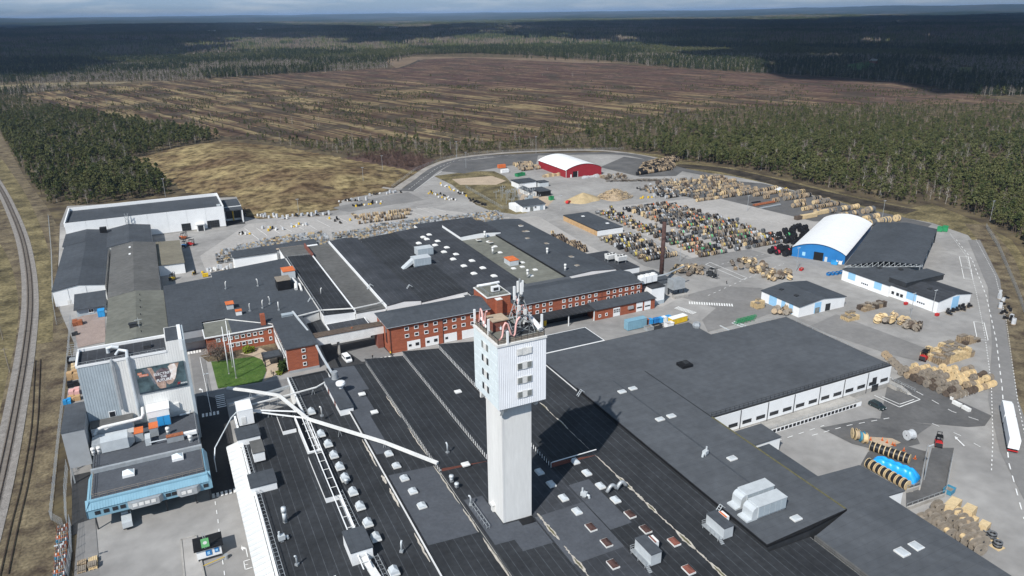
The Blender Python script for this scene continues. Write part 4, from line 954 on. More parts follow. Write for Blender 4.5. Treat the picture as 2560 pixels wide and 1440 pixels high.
flat('printed_glow', [bu(*p, 0.012) for p in ((0.66,0.90),(0.72,0.95),(0.80,0.97),(0.84,0.80),(0.80,0.52),(0.76,0.36),(0.70,0.34),(0.66,0.42),(0.70,0.60))], glow)
for k in range(4): flat('printed_finger', [bu(0.42+k*0.035, 0.16, 0.016), bu(0.455+k*0.035, 0.16, 0.016), bu(0.45+k*0.035, 0.36, 0.016), bu(0.425+k*0.035, 0.36, 0.016)], skin)
for k in range(4): flat('printed_finger', [bu(0.58+k*0.04, 0.24+k*0.02, 0.016), bu(0.615+k*0.04, 0.22+k*0.02, 0.016), bu(0.60+k*0.035, 0.42, 0.016), bu(0.57+k*0.035, 0.40, 0.016)], skin)
flat('printed_edge', [bu(0.0, 0.0, 0.006), bu(1.0, 0.0, 0.006), bu(1.0, 0.10, 0.006), bu(0.0, 0.06, 0.006)], mat('poster_edge', (0.03, 0.045, 0.06), 0.5, 0.3, 0.5))
def lettering(txt, size, loc, m, parent, name='lettering', rx=math.pi/2, rz=0.0, bold=0.0, align='LEFT'):
    cu = bpy.data.curves.new('lettering', 'FONT'); cu.body = txt; cu.size = size; cu.align_x = align; cu.offset = bold; cu.extrude = 0.01; cu.resolution_u = 2
    tmp = bpy.data.objects.new('tmp', cu); COL.objects.link(tmp)
    dg = bpy.context.evaluated_depsgraph_get(); me = bpy.data.meshes.new_from_object(tmp.evaluated_get(dg))
    bpy.data.objects.remove(tmp); me.materials.clear(); me.materials.append(M[m] if isinstance(m, str) else m)
    o = link(name, me, parent); off = world_loc(parent); o.location = (loc[0]-off.x, loc[1]-off.y, loc[2]-off.z); o.rotation_euler = (rx, 0, rz); return o
c = bu(0.54, 0.62, 0.03); lettering('ELECTRIFY', 0.98, (c[0], c[1], c[2]), 'white', t, bold=0.02, align='CENTER')
c = bu(0.54, 0.50, 0.03); lettering('THE', 0.86, (c[0], c[1], c[2]), 'white', t, bold=0.02, align='CENTER')
c = bu(0.54, 0.36, 0.03); lettering('FUTURE', 1.05, (c[0], c[1], c[2]), 'white', t, bold=0.03, align='CENTER')
c = bu(0.03, 0.80, 0.01); MB().box(c[0], c[0]+1.0, c[1]-0.01, c[1], c[2]-0.3, c[2]+0.35).box(c[0]+0.3, c[0]+2.5, c[1]-0.01, c[1], c[2]-0.95, c[2]-0.3).build('printed_tag', 'cable_orange', t)
lettering('OUR', 0.42, (c[0]+0.05, c[1]-0.03, c[2]-0.12), 'white', t); lettering('PURPOSE', 0.46, (c[0]+0.34, c[1]-0.03, c[2]-0.8), 'white', t)
c = bu(0.86, 0.12, 0.03); lettering('exans', 0.75, c, 'white', t, bold=0.015)
c = bu(0.80, 0.12, 0.03)
MB().tube([(c[0]-0.1, c[1], c[2]-0.05), (c[0]+0.1, c[1], c[2]+0.15), (c[0]+0.18, c[1], c[2]+0.62), (c[0]+0.3, c[1], c[2]+0.55), (c[0]+0.4, c[1], c[2]+0.1), (c[0]+0.5, c[1], c[2]+0.05), (c[0]+0.6, c[1], c[2]+0.6), (c[0]+0.72, c[1], c[2]+0.75)], 0.06, 5).build('logo', 'red_paint', t)
# ---- D: blue-trimmed loading building
t = thing('loading_building', 'flat-roofed loading building with sky blue fascia and open bays', 'building', (-26, 168, 0))
MB().box(-25.6, -0.9, 182.2, 202.4, 0, 7.8).build('wall', 'grey_blue', t)
MB().quad((-25.5, 182.6, 8.1), (-1.0, 182.6, 8.1), (-1.0, 202.3, 8.1), (-25.5, 202.3, 8.1)).build('roof', 'roof_patch', t)
MB().box(-25.8, -0.8, 181.8, 182.6, 7.6, 8.9).build('parapet', 'galv', t)
MB().box(-25.8, -0.6, 169.6, 181.8, 4.4, 7.9).build('upper_floor', 'sky_blue', t)
MB().quad((-25.4, 170.4, 7.96), (-1.0, 170.4, 7.96), (-1.0, 181.7, 7.96), (-25.4, 181.7, 7.96)).build('roof', 'roof_patch', t)
mb = MB()
n = 46
for i in range(n):
    a = -26.6+26.6*i/n; b = -26.6+26.6*(i+1)/n
    mb.add([(a, 168.2, 6.5), (b-0.06, 168.2, 6.5), (b-0.06, 170.3, 8.05), (a, 170.3, 8.05)], [(0, 1, 2, 3)]).box(b-0.06, b, 168.2, 168.26, 6.5, 6.6)
    mb.add([(b-0.06, 168.2, 6.56), (b, 168.2, 6.56), (b, 170.3, 8.11), (b-0.06, 170.3, 8.11)], [(0, 1, 2, 3)])
f = mb.build('fascia', 'sky_blue', t); f['kind'] = 'stuff'
MB().prism([(-0.6, 168.2), (0.1, 168.2), (0.1, 181.8), (-0.6, 181.8)], 4.6, [8.05, 6.6, 6.6, 8.05]).build('side_fascia', 'sky_blue', t)
MB().prism([(-26.6, 168.2), (-25.8, 169.6), (-25.8, 181.8), (-26.6, 181.8)], 4.6, [6.6, 8.0, 8.0, 6.6]).build('side_fascia', 'sky_blue', t)
MB().box(-26.4, 0.0, 168.4, 169.6, 4.3, 6.5).build('front_panel', 'sky_blue', t)
for x0, x1 in ((-18.2, -10.8), (-7.8, -2.6)):
    b = MB().prism(ccw([(x0, 168.4), (x0+0.8, 167.3), (x1-0.8, 167.3), (x1, 168.4)]), 4.6, 6.4).build('bay_window', 'galv', t)
    k = 0
    n = int((x1-x0-2)/1.3)
    for i in range(n): MB().box(x0+1.0+i*1.3, x0+2.0+i*1.3, 167.22, 167.3, 5.2, 6.0).build('shutter', 'white_dirty', b)
for x in (-25.0, -23.2, -21.4, -19.8, -10.2, -8.9, -1.9): MB().box(x, x+1.1, 168.3, 168.4, 5.0, 5.9).build('pane', 'glass', t)
for x in (-25.3, -18.5, -10.5, -4.0, -0.8): MB().box(x-0.15, x+0.15, 170.0, 170.3, 0, 4.4).build('column', 'dark_steel', t)
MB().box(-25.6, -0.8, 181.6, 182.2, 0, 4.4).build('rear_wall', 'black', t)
roof_rail(t, [(-25.2, 181), (-25.2, 170.8), (-1.2, 170.8), (-1.2, 181)], 8.0, 1.0, 1.6, m='wood_grey')
for x, y in ((-17.6, 177.4), (-6.6, 179.6)):
    k = MB().box(x-1.3, x+1.3, y-1.2, y+1.2, 8.0, 8.7).build('skylight', 'white', t)
    MB().add([(x-1.2, y-1.1, 8.7), (x+1.2, y-1.1, 8.7), (x+1.2, y+1.1, 8.7), (x-1.2, y+1.1, 8.7), (x, y, 9.6)], [(0,1,4),(1,2,4),(2,3,4),(3,0,4)]).build('glazing', 'glass_tile', k)
roof_rail(t, [(-1.3, 183), (-1.3, 201)], 8.1, 1.1, 1.6); roof_rail(t, [(-25.0, 190), (-25.0, 183), (-22, 183)], 8.1, 1.0, 1.6, m='dark_steel')
t = thing('side_gatehouse', 'grey clad raised passage with dark roof beside the tall white building', 'building', (-34, 186, 0))
MB().box(-31.5, -26.5, 192.8, 208.6, 4.6, 14.8).build('wall', 'grey_wall', t)
MB().quad((-31.7, 192.6, 14.85), (-26.5, 192.6, 14.85), (-26.5, 208.8, 14.85), (-31.7, 208.8, 14.85)).build('roof', 'roof_slate', t)
for y in (193.1, 200, 208.2): MB().box(-31.4, -31.1, y-0.15, y+0.15, 0, 4.6).build('post', 'galv', t)
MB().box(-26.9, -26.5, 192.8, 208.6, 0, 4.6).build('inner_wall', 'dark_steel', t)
# penthouse box and plant on the loading building's roof
t = thing('roof_plant_room', 'white-fronted plant room with dark roof below the grey cladding', 'plant room', (-26, 198, 8.1))
MB().box(-25.9, -16.2, 198.4, 202.4, 8.1, 11.4).build('wall', 'white', t); MB().box(-26.1, -16.0, 198.3, 202.4, 11.4, 11.7).build('roof', 'roof_mid', t)
t = thing('roof_cabin', 'white roof cabin with bright blue doors against the tall wall', 'cabin', (-12, 196, 8.1))
MB().box(-12.4, -7.2, 198.0, 202.4, 8.1, 13.0).build('wall', 'grey_blue', t); MB().box(-12.6, -7.0, 197.8, 202.4, 13.0, 13.2).build('roof', 'white', t)
MB().box(-10.4, -8.9, 197.86, 198.0, 8.3, 11.2).box(-8.8, -7.3, 197.86, 198.0, 8.3, 11.2).build('door', 'blue_bright', t)
MB().box(-12.4, -7.2, 197.88, 198.0, 11.2, 13.0).build('front', 'white', t)
# ---- big right hall
t = thing('big_hall', 'huge dark-roofed hall with white panel walls and ribbon windows', 'building', (124, 136, 0))
BIG = ccw([(100.6, 167), (124.6, 167), (124.6, 136.2), (194.6, 136.2), (194.6, 179.4), (160.6, 179.4), (160.6, 191.4), (100.6, 191.4)])
MB().prism(BIG, 0, 7.3).build('wall', 'white', t)
def inset(poly, d):
    c = poly; out = []
    n = len(c)
    for i in range(n):
        p0 = Vector(c[i-1]); p1 = Vector(c[i]); p2 = Vector(c[(i+1) % n])
        a = (p1-p0).normalized(); b = (p2-p1).normalized(); na = Vector((-a.y, a.x)); nb = Vector((-b.y, b.x))
        out.append(tuple(p1+na*d+nb*d))
    return out
MB().prism(inset(BIG, -0.15), 7.3, 7.75).build('roof_edge', 'dark_steel', t)
MB().prism(inset(BIG, 0.1), 7.75, 7.78).build('roof', 'roof_grey', t)
for i in range(14):
    a = 125.0+i*5.0
    w = MB().box(a+0.03, a+4.97, 135.95, 136.18, 1.6, 7.2).build('wall_panel', 'white', t)
for i in range(14):
    MB().box(125.9+i*5.0, 129.1+i*5.0, 135.86, 135.94, 2.6, 3.7).build('ribbon_window', 'glass', t)
for i in range(0, 14, 2): MB().box(124.9+i*5.0, 125.05+i*5.0, 135.8, 135.94, 0.3, 7.3).build('downpipe', 'dark_steel', t)
MB().box(124.6, 194.6, 135.9, 136.18, 0, 1.58).build('plinth', 'concrete', t)
MB().box(187.2, 189.0, 135.85, 135.95, 2.6, 5.0).box(187.4, 190.2, 135.85, 135.95, 0.2, 2.4).build('entrance', 'glass', t)
roof_rail(t, [(124.8, 136.4), (194.4, 136.4)], 7.75, 1.1, 1.6, m='dark_steel'); roof_rail(t, [(160.8, 179.2), (194.4, 179.2), (194.4, 150)], 7.75, 0.8, 2.4, m='galv', rails=1)
MB().box(126, 178, 131.6, 135.9, 0, 1.3).build('loading_dock', 'concrete', t)
mb = MB()
roof_rail(t, [(126, 131.8), (178, 131.8)], 1.3, 1.0, 2.4)
for i in range(24):
    a = 140.2+i*1.5; MB().box(a, a+1.1, 131.5, 131.58, 0.2, 1.15).build('dock_opening', 'black', t)
MB().box(124.4, 178, 131.52, 131.6, 0, 1.3).build('dock_wall', 'white', t)
MB().box(195, 197.5, 133, 137, 0, 1.2).prism([(196, 129.5), (197.5, 129.5), (197.5, 133), (196, 133)], 0, [0.1, 0.1, 1.2, 1.2]).build('entrance_stair', 'concrete', t)
roof_rail(t, [(194.9, 129.4), (194.9, 137), (197.6, 137), (197.6, 128.8)], 1.2, 1.0, 1.2)
MB().box(126, 138, 124, 131.4, 0, 4.4).box(125.8, 138.2, 123.8, 131.4, 4.4, 4.65, 1).build('side_shed', ['white', 'roof_grey'], t)
# middle strip, south-east halls
t = thing('middle_hall', 'long grey-roofed hall between the sawtooth roofs and the big hall', 'building', (100, 90, 0))
MB().prism(ccw([(100.6, 90), (112.6, 90), (124.6, 91.2), (124.6, 166.9), (100.6, 166.9)]), 0, 7.4).build('wall', 'dark_steel', t)
MB().prism(ccw([(100.45, 90), (112.6, 90), (124.7, 91.2), (124.7, 166.9), (100.45, 166.9)]), 7.4, 7.9).build('roof_edge', 'black', t)
MB().quad((100.7, 90.3, 7.92), (124.4, 91.3, 7.92), (124.4, 166.8, 7.92), (100.7, 166.8, 7.92)).build('roof', 'roof_grey', t)
MB().box(124.3, 124.75, 91.5, 135.8, 7.9, 8.0).build('gutter_edge', 'moss', t)
for x in (108.5,): MB().box(112.3, 112.8, 97, 166, 7.92, 7.95).build('ridge_seam', 'roof_slate', t)
t = thing('south_hall', 'grey-roofed hall with white corner wall beside the ramp', 'building', (112, 60, 0))
MB().prism(ccw([(124.8, 91.2), (137.4, 91.2), (142.6, 91.0), (141.8, 102.4), (124.8, 104)]), 0, 6.9).build('wall', 'white', t)
MB().prism(ccw([(124.8, 91.2), (137.4, 91.2), (142.9, 90.8), (142.0, 102.7), (124.8, 104.2)]), 6.9, 7.25).build('roof', 'roof_grey', t)
MB().prism(ccw([(112.9, 60), (137.2, 60), (137.3, 91.15), (125.2, 91.15), (112.8, 88.6)]), 0, 6.6).build('wall', 'white', t)
MB().prism(ccw([(112.7, 60), (137.5, 60), (137.5, 91.18), (125.2, 91.18), (112.7, 88.6)]), 6.6, [6.9, 6.9, 7.3, 7.8, 7.0]).build('roof', 'roof_grey', t)
MB().box(112.3, 112.7, 60, 88.6, 6.2, 7.1).build('roof_edge', 'roof_mid', t)
t = thing('lower_annex', 'low flat dark annex along the yard side of the middle hall', 'building', (124.9, 104.5, 0))
MB().box(124.9, 131.5, 104.6, 121.5, 0, 5.2).build('wall', 'white', t); MB().box(124.85, 131.7, 104.5, 121.7, 5.2, 5.5).build('roof', 'roof_slate', t)
t = thing('corner_roof', 'low black felt roof below the long grey hall end', 'building', (100.4, 60, 0))
MB().prism([(100.4, 60), (112.5, 60), (112.5, 89.8), (100.4, 89.8)], 0, 5.9).build('wall', 'white_dirty', t); MB().prism([(100.42, 60), (112.2, 60), (112.2, 89.6), (100.42, 89.6)], 5.9, [6.6, 6.15, 6.15, 6.6]).build('roof', 'roof_black', t)
# north-west flat annex between tower hall and big hall
t = thing('flat_annex', 'low flat annex with white eave edge behind the tower', 'building', (88, 192, 0))
MB().box(89, 127, 193.6, 206, 0, 6.3).build('wall', 'white', t); MB().box(88.8, 127.2, 193.4, 206.2, 6.3, 6.9).build('eave', 'white', t)
MB().quad((89.2, 193.8, 6.92), (126.9, 193.8, 6.92), (126.9, 205.9, 6.92), (89.2, 205.9, 6.92)).build('roof', 'roof_slate', t)
MB().box(103.4, 106.2, 197.4, 199.6, 6.92, 7.6).build('roof_hatch', 'galv_light', t)
# ---- foreground sawtooth factory
t = thing('sawtooth_factory', 'wide black-roofed sawtooth factory around the white tower', 'building', (8, 60, 0))
Y1 = 214
MB().prism(ccw([(8.8, 60), (100.3, 60), (100.3, 167), (89, 167), (89, 193), (88, 193), (88, Y1), (26.2, Y1), (26.2, 198), (8.8, 198)]), 0, 6.0).build('wall', 'white_dirty', t)
MB().quad((8.8, 60, 6.05), (26.1, 60, 6.05), (26.1, 198, 6.05), (8.8, 198, 6.05)).build('roof', 'roof_black', t)
MB().box(8.5, 9.0, 60, 198, 5.6, 6.5).build('parapet', 'white', t)
MB().quad((26.1, 60, 6.5), (37.8, 60, 6.5), (37.8, Y1, 6.5), (26.1, Y1, 6.5)).build('roof', 'roof_black', t)
MB().box(25.9, 26.3, 60, Y1, 6.0, 7.1).build('parapet', 'white', t)
MB().box(26.3, 37.6, 213.7, 214.2, 6.0, 6.9).build('parapet', 'dark_steel', t)
def saw(x0, x1, y0, y1, zh, zl, m, win=True):
    MB().add([(x0, y0, zh), (x1, y0, zl), (x1, y1, zl), (x0, y1, zh), (x0, y0, zh-0.2), (x0, y1, zh-0.2)], [(0, 1, 2, 3), (4, 0, 3, 5)]).build('roof', m, t)
    MB().add([(x0, y0, 6.0), (x1, y0, 6.0), (x1, y0, zl-0.02), (x0, y0, zh-0.02)], [(0, 1, 2, 3)]).build('end_wall', 'brick_dark' if win else 'white_dirty', t)
    MB().add([(x0, y1, 6.0), (x1, y1, 6.0), (x1, y1, zl-0.02), (x0, y1, zh-0.02)], [(3, 2, 1, 0)]).build('end_wall', 'brick_dark' if win else 'white_dirty', t)
    if win:
        b = MB().box(x0-0.08, x0+0.1, y0, y1, 6.2, zh-0.05).build('clerestory', 'white', t)
        n = int((y1-y0)/1.15); mb = MB()
        for i in range(n): yy = y0+(i+0.2)*(y1-y0)/n; mb.box(x0-0.14, x0-0.09, yy, yy+0.62, 6.55, zh-0.25)
        g = mb.build('clerestory_pane', 'glass', b); g['kind'] = 'stuff'
    MB().box(x0-0.25, x0+0.15, y0-0.1, y1+0.1, zh-0.05, zh+0.12).build('ridge_cap', 'dark_steel', t)
saw(38.1, 50.2, 60, Y1, 7.3, 6.5, 'roof_black', False)
MB().box(37.8, 38.08, 60, 211, 6.3, 7.42).build('parapet', 'white', t)
saw(50.4, 62.7, 146, Y1, 8.0, 6.5, 'roof_black'); saw(50.4, 62.7, 60, 145.9, 7.2, 6.5, 'roof_black', False)
saw(62.9, 75.2, 147, Y1, 8.0, 6.5, 'roof_black')
saw(75.4, 88.0, 136.3, Y1, 8.0, 6.4, 'roof_black')
MB().quad((62.8, 60, 6.45), (75.3, 60, 6.55), (75.3, 146.9, 6.55), (62.8, 146.9, 6.45)).build('roof', 'roof_dark', t)
MB().quad((75.3, 60, 6.55), (88.0, 60, 6.35), (88.0, 136.2, 6.35), (75.3, 136.2, 6.55)).build('roof', 'roof_black', t)
MB().quad((88.02, 60, 6.35), (100.3, 60, 7.0), (100.3, 192, 7.0), (88.02, 192, 6.35)).build('roof', 'roof_black', t)
MB().box(75.2, 88.2, 136.15, 136.3, 7.9, 8.1).build('end_cap', 'white', t)
for (x0, x1, y0, y1, m, z) in ((38.4, 46.5, 180, 213.5, 'roof_patch', None), (38.4, 42.4, 160, 180, 'roof_patch', None), (44.5, 50, 160, 196, 'roof_black', None), (38.4, 50, 122, 150, 'roof_patch', None), (62.9, 75.2, 60, 104, 'roof_dark', 6.58), (62.9, 75.2, 104.2, 121, 'roof_patch', 6.58), (75.5, 81, 110, 128, 'roof_patch', 6.57), (51, 55.5, 116, 133, 'roof_patch', None), (55.5, 62.6, 112, 121.5, 'roof_patch', None)):
    f = (lambda x: 7.3-(x-38.1)/12.1*0.8) if x0 < 50.3 else (lambda x: 7.2-(x-50.4)/12.3*0.7)
    za, zb = (f(x0)+0.012, f(x1)+0.012) if z is None else (z+0.012, z+0.012)
    if m == 'roof_black' and z is None: za += 0.01; zb += 0.01
    MB().quad((x0, y0, za), (x1, y0, zb), (x1, y1, zb), (x0, y1, za)).build('felt_patch', m, t)
# ribbed white eaves roof along the road
mb = MB(); vs = []; n = 190
for i in range(n+1):
    y = 100+86*i/n; k = 0.22 if i % 4 == 0 else 0.0
    vs += [(4.9, y, 4.4+k), (8.4, y, 5.3+k)]
mb.add(vs, [(2*i, 2*i+1, 2*i+3, 2*i+2) for i in range(n)]); mb.build('ribbed_eaves', 'rib_roof', t)
MB().box(5.2, 8.5, 60, 186, 0, 4.3).build('lean_to', 'concrete', t)
# ---- white ponding stains in the valleys
def puddles(xc, ys, z, wmax, seed):
    rr = random.Random(seed); mb = MB(); m2 = MB()
    for (a, b, w) in ys:
        n = 12; L = []; Rr = []
        for i in range(n+1):
            q = i/n; ww = w*(math.sin(math.pi*q)**0.7)*(0.8+0.4*rr.random())*0.62+0.05; c = xc+rr.uniform(-0.12, 0.12)
            L.append((c-ww, a+(b-a)*q, z)); Rr.append((c+ww, a+(b-a)*q, z))
        vs = [p for pr in zip(L, Rr) for p in pr]; mb.add(vs, [(2*i, 2*i+1, 2*i+3, 2*i+2) for i in range(n)])
        if w > 0.6:
            vs = [((p[0]*0.45+xc*0.55), p[1]*0.6+(a+b)/2*0.4, z+0.004) for p in vs]; m2.add(vs, [(2*i, 2*i+1, 2*i+3, 2*i+2) for i in range(n)])
    mb.build('water_stain', 'puddle', t)['kind'] = 'stuff'; m2.build('stain_centre', 'moss', t)['kind'] = 'stuff'
puddles(88.0, [(86, 93, 0.7), (93, 97, 0.25), (97, 104, 0.9), (104, 110, 0.2), (110, 115, 0.7), (115, 119, 0.45), (119, 127, 0.8), (127, 136, 0.2), (138, 150, 0.15), (150, 157, 0.75), (157, 161, 0.3), (161, 166.5, 0.7)], 6.40, 1, 4)
puddles(64.0, [(96, 101, 0.2), (101, 107, 0.7), (107, 110, 0.2), (112, 119, 0.7), (119, 122, 0.35)], 6.62, 1, 5)
puddles(49.9, [(105, 120, 0.35), (122, 131, 0.25), (133, 150, 0.2), (155, 170, 0.15), (176, 190, 0.2)], 6.56, 1, 6)
puddles(37.3, [(100, 112, 0.3), (118, 128, 0.25), (138, 146, 0.4), (148, 152, 0.5), (156, 170, 0.25)], 6.53, 1, 8)
# ================================================================= tower
TX0, TX1, TY0, TY1 = 54.2, 65.0, 120.0, 131.9
t = thing('tower', 'tall white tower with wide windowed head and rooftop antennas', 'tower', (59.5, 126, 6.4))
MB().box(55.8, 62.6, 122.0, 129.7, 6.2, 36.0).build('shaft', 'concrete_white', t)
MB().box(55.7, 56.1, 121.95, 129.8, 6.2, 36.0).build('shaft_edge', 'concrete_white', t)
MB().box(TX0+0.1, TX1-0.1, TY0+0.1, TY1, 36.1, 50.0).build('head', 'white_rib', t)
mb = MB(); corr(mb, (TX0, TY0+0.08), (TX1, TY0+0.08), 36.0, 49.9, (0, -1), 0.42, 0.045); mb.build('ribbed_face', 'white_rib', t)
nc, nr = 7, 7                                    # glass panels of the west face
cw = (TY1-TY0)/nc; ch = 13.8/nr
holes = {(2, r) for r in (1, 3, 4, 5)} | {(4, r) for r in (1, 3, 4, 5)}
for r in range(nr):
    for c in range(nc):
        y = TY0+c*cw; z = 36.05+r*ch
        MB().box(TX0-0.02, TX0+0.1, y+0.05, y+cw-0.05, z+0.05, z+ch-0.05).build('glass_panel', 'glass_tile', t)
for z in (38.4, 41.6, 44.8, 47.8):
    for y in (124.9, 127.3):
        MB().box(TX0-0.1, TX0-0.03, y-0.42, y+0.42, z-0.72, z+0.72).build('window', 'glass' if z < 47 else 'glass_pale', t)
    MB().box(TX0-0.09, TX0-0.03, 125.4, 126.8, z-0.75, z+0.75).build('window_panel', 'white_dirty', t)
for z in (38.5, 41.7, 44.9, 48.0):
    for x in (59.0, 61.1): MB().box(x-0.6, x+0.6, TY0-0.13, TY0-0.03, z-0.72, z+0.72).box(x-0.46, x+0.48, TY0-0.17, TY0-0.14, z-0.6, z+0.62, 1).build('window', ['white_dirty', 'glass_pale' if z < 47 else 'white_dirty'], t)
    MB().box(59.62, 60.48, TY0-0.12, TY0-0.04, z-0.8, z+0.8).build('window_panel', 'white_dirty', t)
MB().box(TX0-0.12, TX1+0.12, TY0-0.12, TY1+0.12, 49.9, 50.35).build('roof_edge', 'white_dirty', t)
MB().quad((TX0+0.4, TY0+0.4, 50.38), (TX1-0.4, TY0+0.4, 50.38), (TX1-0.4, TY1-0.4, 50.38), (TX0+0.4, TY1-0.4, 50.38)).build('roof', 'roof_green', t)
roof_rail(t, [(TX0+0.3, TY0+0.3), (TX1-0.3, TY0+0.3), (TX1-0.3, TY1-0.3), (TX0+0.3, TY1-0.3), (TX0+0.3, TY0+0.3)], 50.35, 1.2, 1.35, 0.06, m='dark_steel', rails=3)
mb = MB()
for a in (((TX0+0.3, TY0+0.3), (TX1-0.3, TY0+0.3)), ((TX0+0.3, TY0+0.3), (TX0+0.3, TY1-0.3))):
    (x0, y0), (x1, y1) = a; MB().box(min(x0, x1)-0.03, max(x0, x1)+0.03, min(y0, y1)-0.03, max(y0, y1)+0.03, 50.45, 51.25).build('railing_board', 'wood_grey', t)
# brackets under the head
for x, y, dx in ((55.2, 120.4, 0), (56.6, 121.3, 0), (63.6, 121.3, 0), (63.2, 128.0, 0), (54.8, 129.2, 0)):
    MB().add([(x-0.35, y-0.3, 36.0), (x+0.35, y-0.3, 36.0), (x+0.35, y+0.9, 36.0), (x-0.35, y+0.9, 36.0), (x-0.35, y+0.5, 34.2), (x+0.35, y+0.5, 34.2), (x+0.35, y+0.9, 34.2), (x-0.35, y+0.9, 34.2)], [(0,1,5,4),(1,2,6,5),(2,3,7,6),(3,0,4,7),(4,5,6,7)]).build('bracket', 'concrete_white', t)
MB().box(55.0, 55.75, 126.2, 127.6, 8.6, 8.9).box(55.2, 55.75, 126.4, 127.4, 6.3, 8.6).build('shaft_door', 'white_dirty', t)
MB().box(59.2, 62.4, 119.6, 121.8, 6.6, 6.75).build('floor_hatch', 'black', t)
# script logos on three sides
def logo(x, y, rz, lab):
    k = thing('tower_logo', lab, 'logo', (x, y, 50.4), rz)
    pts = [(-2.4, 0, 0.5), (-1.7, 0, 0.7), (-1.4, 0, 1.4), (-1.15, 0, 3.2), (-0.75, 0, 3.9), (-0.25, 0, 3.6), (0.15, 0, 2.2), (0.55, 0, 0.9), (1.0, 0, 0.6), (1.35, 0, 1.2), (1.55, 0, 3.0), (1.8, 0, 3.9), (2.2, 0, 4.4), (2.5, 0, 4.5)]
    MB().tube(pts, 0.2, 8).part('letter', 'pink', k, True)
    MB().bar((-1.3, 0.5, 0), (-1.3, 0.12, 3.0), 0.08).bar((1.3, 0.5, 0), (1.3, 0.12, 3.0), 0.08).bar((-1.6, 0.3, 1.5), (1.6, 0.3, 1.5), 0.08).part('frame', 'galv', k)
logo(57.3, TY0+1.2, 0, 'pink tube logo letter on the tower roof edge nearest the viewer')
logo(TX0+1.0, 129.4, -math.pi/2, 'pink tube logo letter above the glazed face of the tower')
logo(TX1-1.0, 129.2, math.pi/2, 'white and pink tube logo letter at the far corner of the tower roof')
MB().tube([(TX1-0.8, 126.5, 52.6), (TX1-0.7, 123, 51.9), (TX1-0.7, 121.2, 51.4)], 0.5, 8).build('white_duct', 'white', t)
# lattice mast and antennas on the roof
k = thing('antenna_mast', 'galvanised lattice antenna mast crowded with dishes on the tower roof', 'mast', (61.4, 124.6, 50.4))
mb = MB(); c = (61.4, 124.6)
for lev in range(4):
    z0 = 50.4+lev*2.0; z1 = z0+2.0; s0 = 2.3-lev*0.5; s1 = 2.3-(lev+1)*0.5
    Q0 = [(c[0]+a*s0, c[1]+b*s0, z0) for a, b in ((-1,-1),(1,-1),(1,1),(-1,1))]; Q1 = [(c[0]+a*s1, c[1]+b*s1, z1) for a, b in ((-1,-1),(1,-1),(1,1),(-1,1))]
    for i in range(4):
        mb.bar(Q0[i], Q1[i], 0.16).bar(Q0[i], Q1[(i+1) % 4], 0.1).bar(Q0[(i+1) % 4], Q1[i], 0.1).bar(Q1[i], Q1[(i+1) % 4], 0.12).bar(Q0[i], Q0[(i+1) % 4], 0.12)
mb.bar((c[0], c[1], 50.4), (c[0], c[1], 61.6), 0.28); mb.build('lattice', 'galv', k)
for dx, dy, z0, z1 in ((-1.5, -0.6, 57.6, 60.4), (-0.1, -0.9, 58.6, 61.0), (0.7, 0.2, 58.6, 61.0), (0.0, 0.8, 58.4, 60.8)): MB().box(c[0]+dx-0.22, c[0]+dx+0.22, c[1]+dy-0.14, c[1]+dy+0.14, z0, z1).build('sector_antenna', 'white', k)
for dx, dy, z in ((0.5, -1.3, 54.8), (0.5, -1.3, 53.2), (-0.8, -1.2, 55.9)): MB().box(c[0]+dx-0.3, c[0]+dx+0.3, c[1]+dy-0.2, c[1]+dy+0.2, z-0.5, z+0.5).build('radio_unit', 'white_dirty', k)
MB().cyl((c[0]+0.2, c[1]-0.3), 0.5, 57.2, 57.9, 12).build('dish', 'dark_steel', k)
MB().box(c[0]-2.2, c[0]+2.2, c[1]-2.2, c[1]+2.0, 50.42, 51.2).build('equipment', 'dark_steel', k)
for i, (x, y, z0, z1, lab) in enumerate(((56.4, TY0+0.0, 50.0, 53.0, 'white panel antenna clamped to the tower railing near the corner'), (TX0+0.4, 125.0, 50.6, 54.0, 'white panel antenna on the railing above the glazed tower face'), (TX1-0.2, 121.6, 50.4, 54.4, 'white panel antenna at the right front corner of the tower roof'), (TX0+0.2, 131.6, 50.8, 53.8, 'white panel antenna at the far left corner of the tower roof'))):
    a = thing('panel_antenna', lab, 'antenna', (x, y, z0)); MB().box(x-0.2, x+0.2, y-0.16, y+0.16, z0, z1).build('panel', 'white', a); MB().bar((x, y+0.25, z0-0.2), (x, y+0.25, z1), 0.09).build('pole', 'galv', a)
rq = random.Random(77)
for i in range(9):
    x, y = rq.uniform(TX0+1.2, TX1-1.2), rq.uniform(TY0+1.2, TY1-1.2); h = rq.uniform(2.0, 4.4); a = thing('whip_antenna', 'thin grey whip antenna, %s from the front among the tower roof clutter' % ORD[i], 'antenna', (x, y, 50.4)); MB().bar((x, y, 50.4), (x, y, 50.4+h), 0.07).bar((x-0.5, y, 50.4+h*0.8), (x+0.5, y, 50.4+h*0.8), 0.05).build('pole', 'galv', a); MB().box(x-0.15, x+0.15, y-0.12, y+0.12, 50.4+h*0.55, 50.4+h*0.8).build('unit', ('white', 'dark_steel')[i % 2], a)
a = thing('rooftop_hut', 'small brick hut with pale flat roof on the tower top', 'hut', (57.6, 127.4, 50.4))
MB().box(56.2, 59.2, 126.2, 129.4, 50.4, 52.6).build('wall', 'brick_dark', a); MB().box(56.0, 59.6, 126.0, 129.6, 52.6, 52.8).build('roof', 'sand', a)
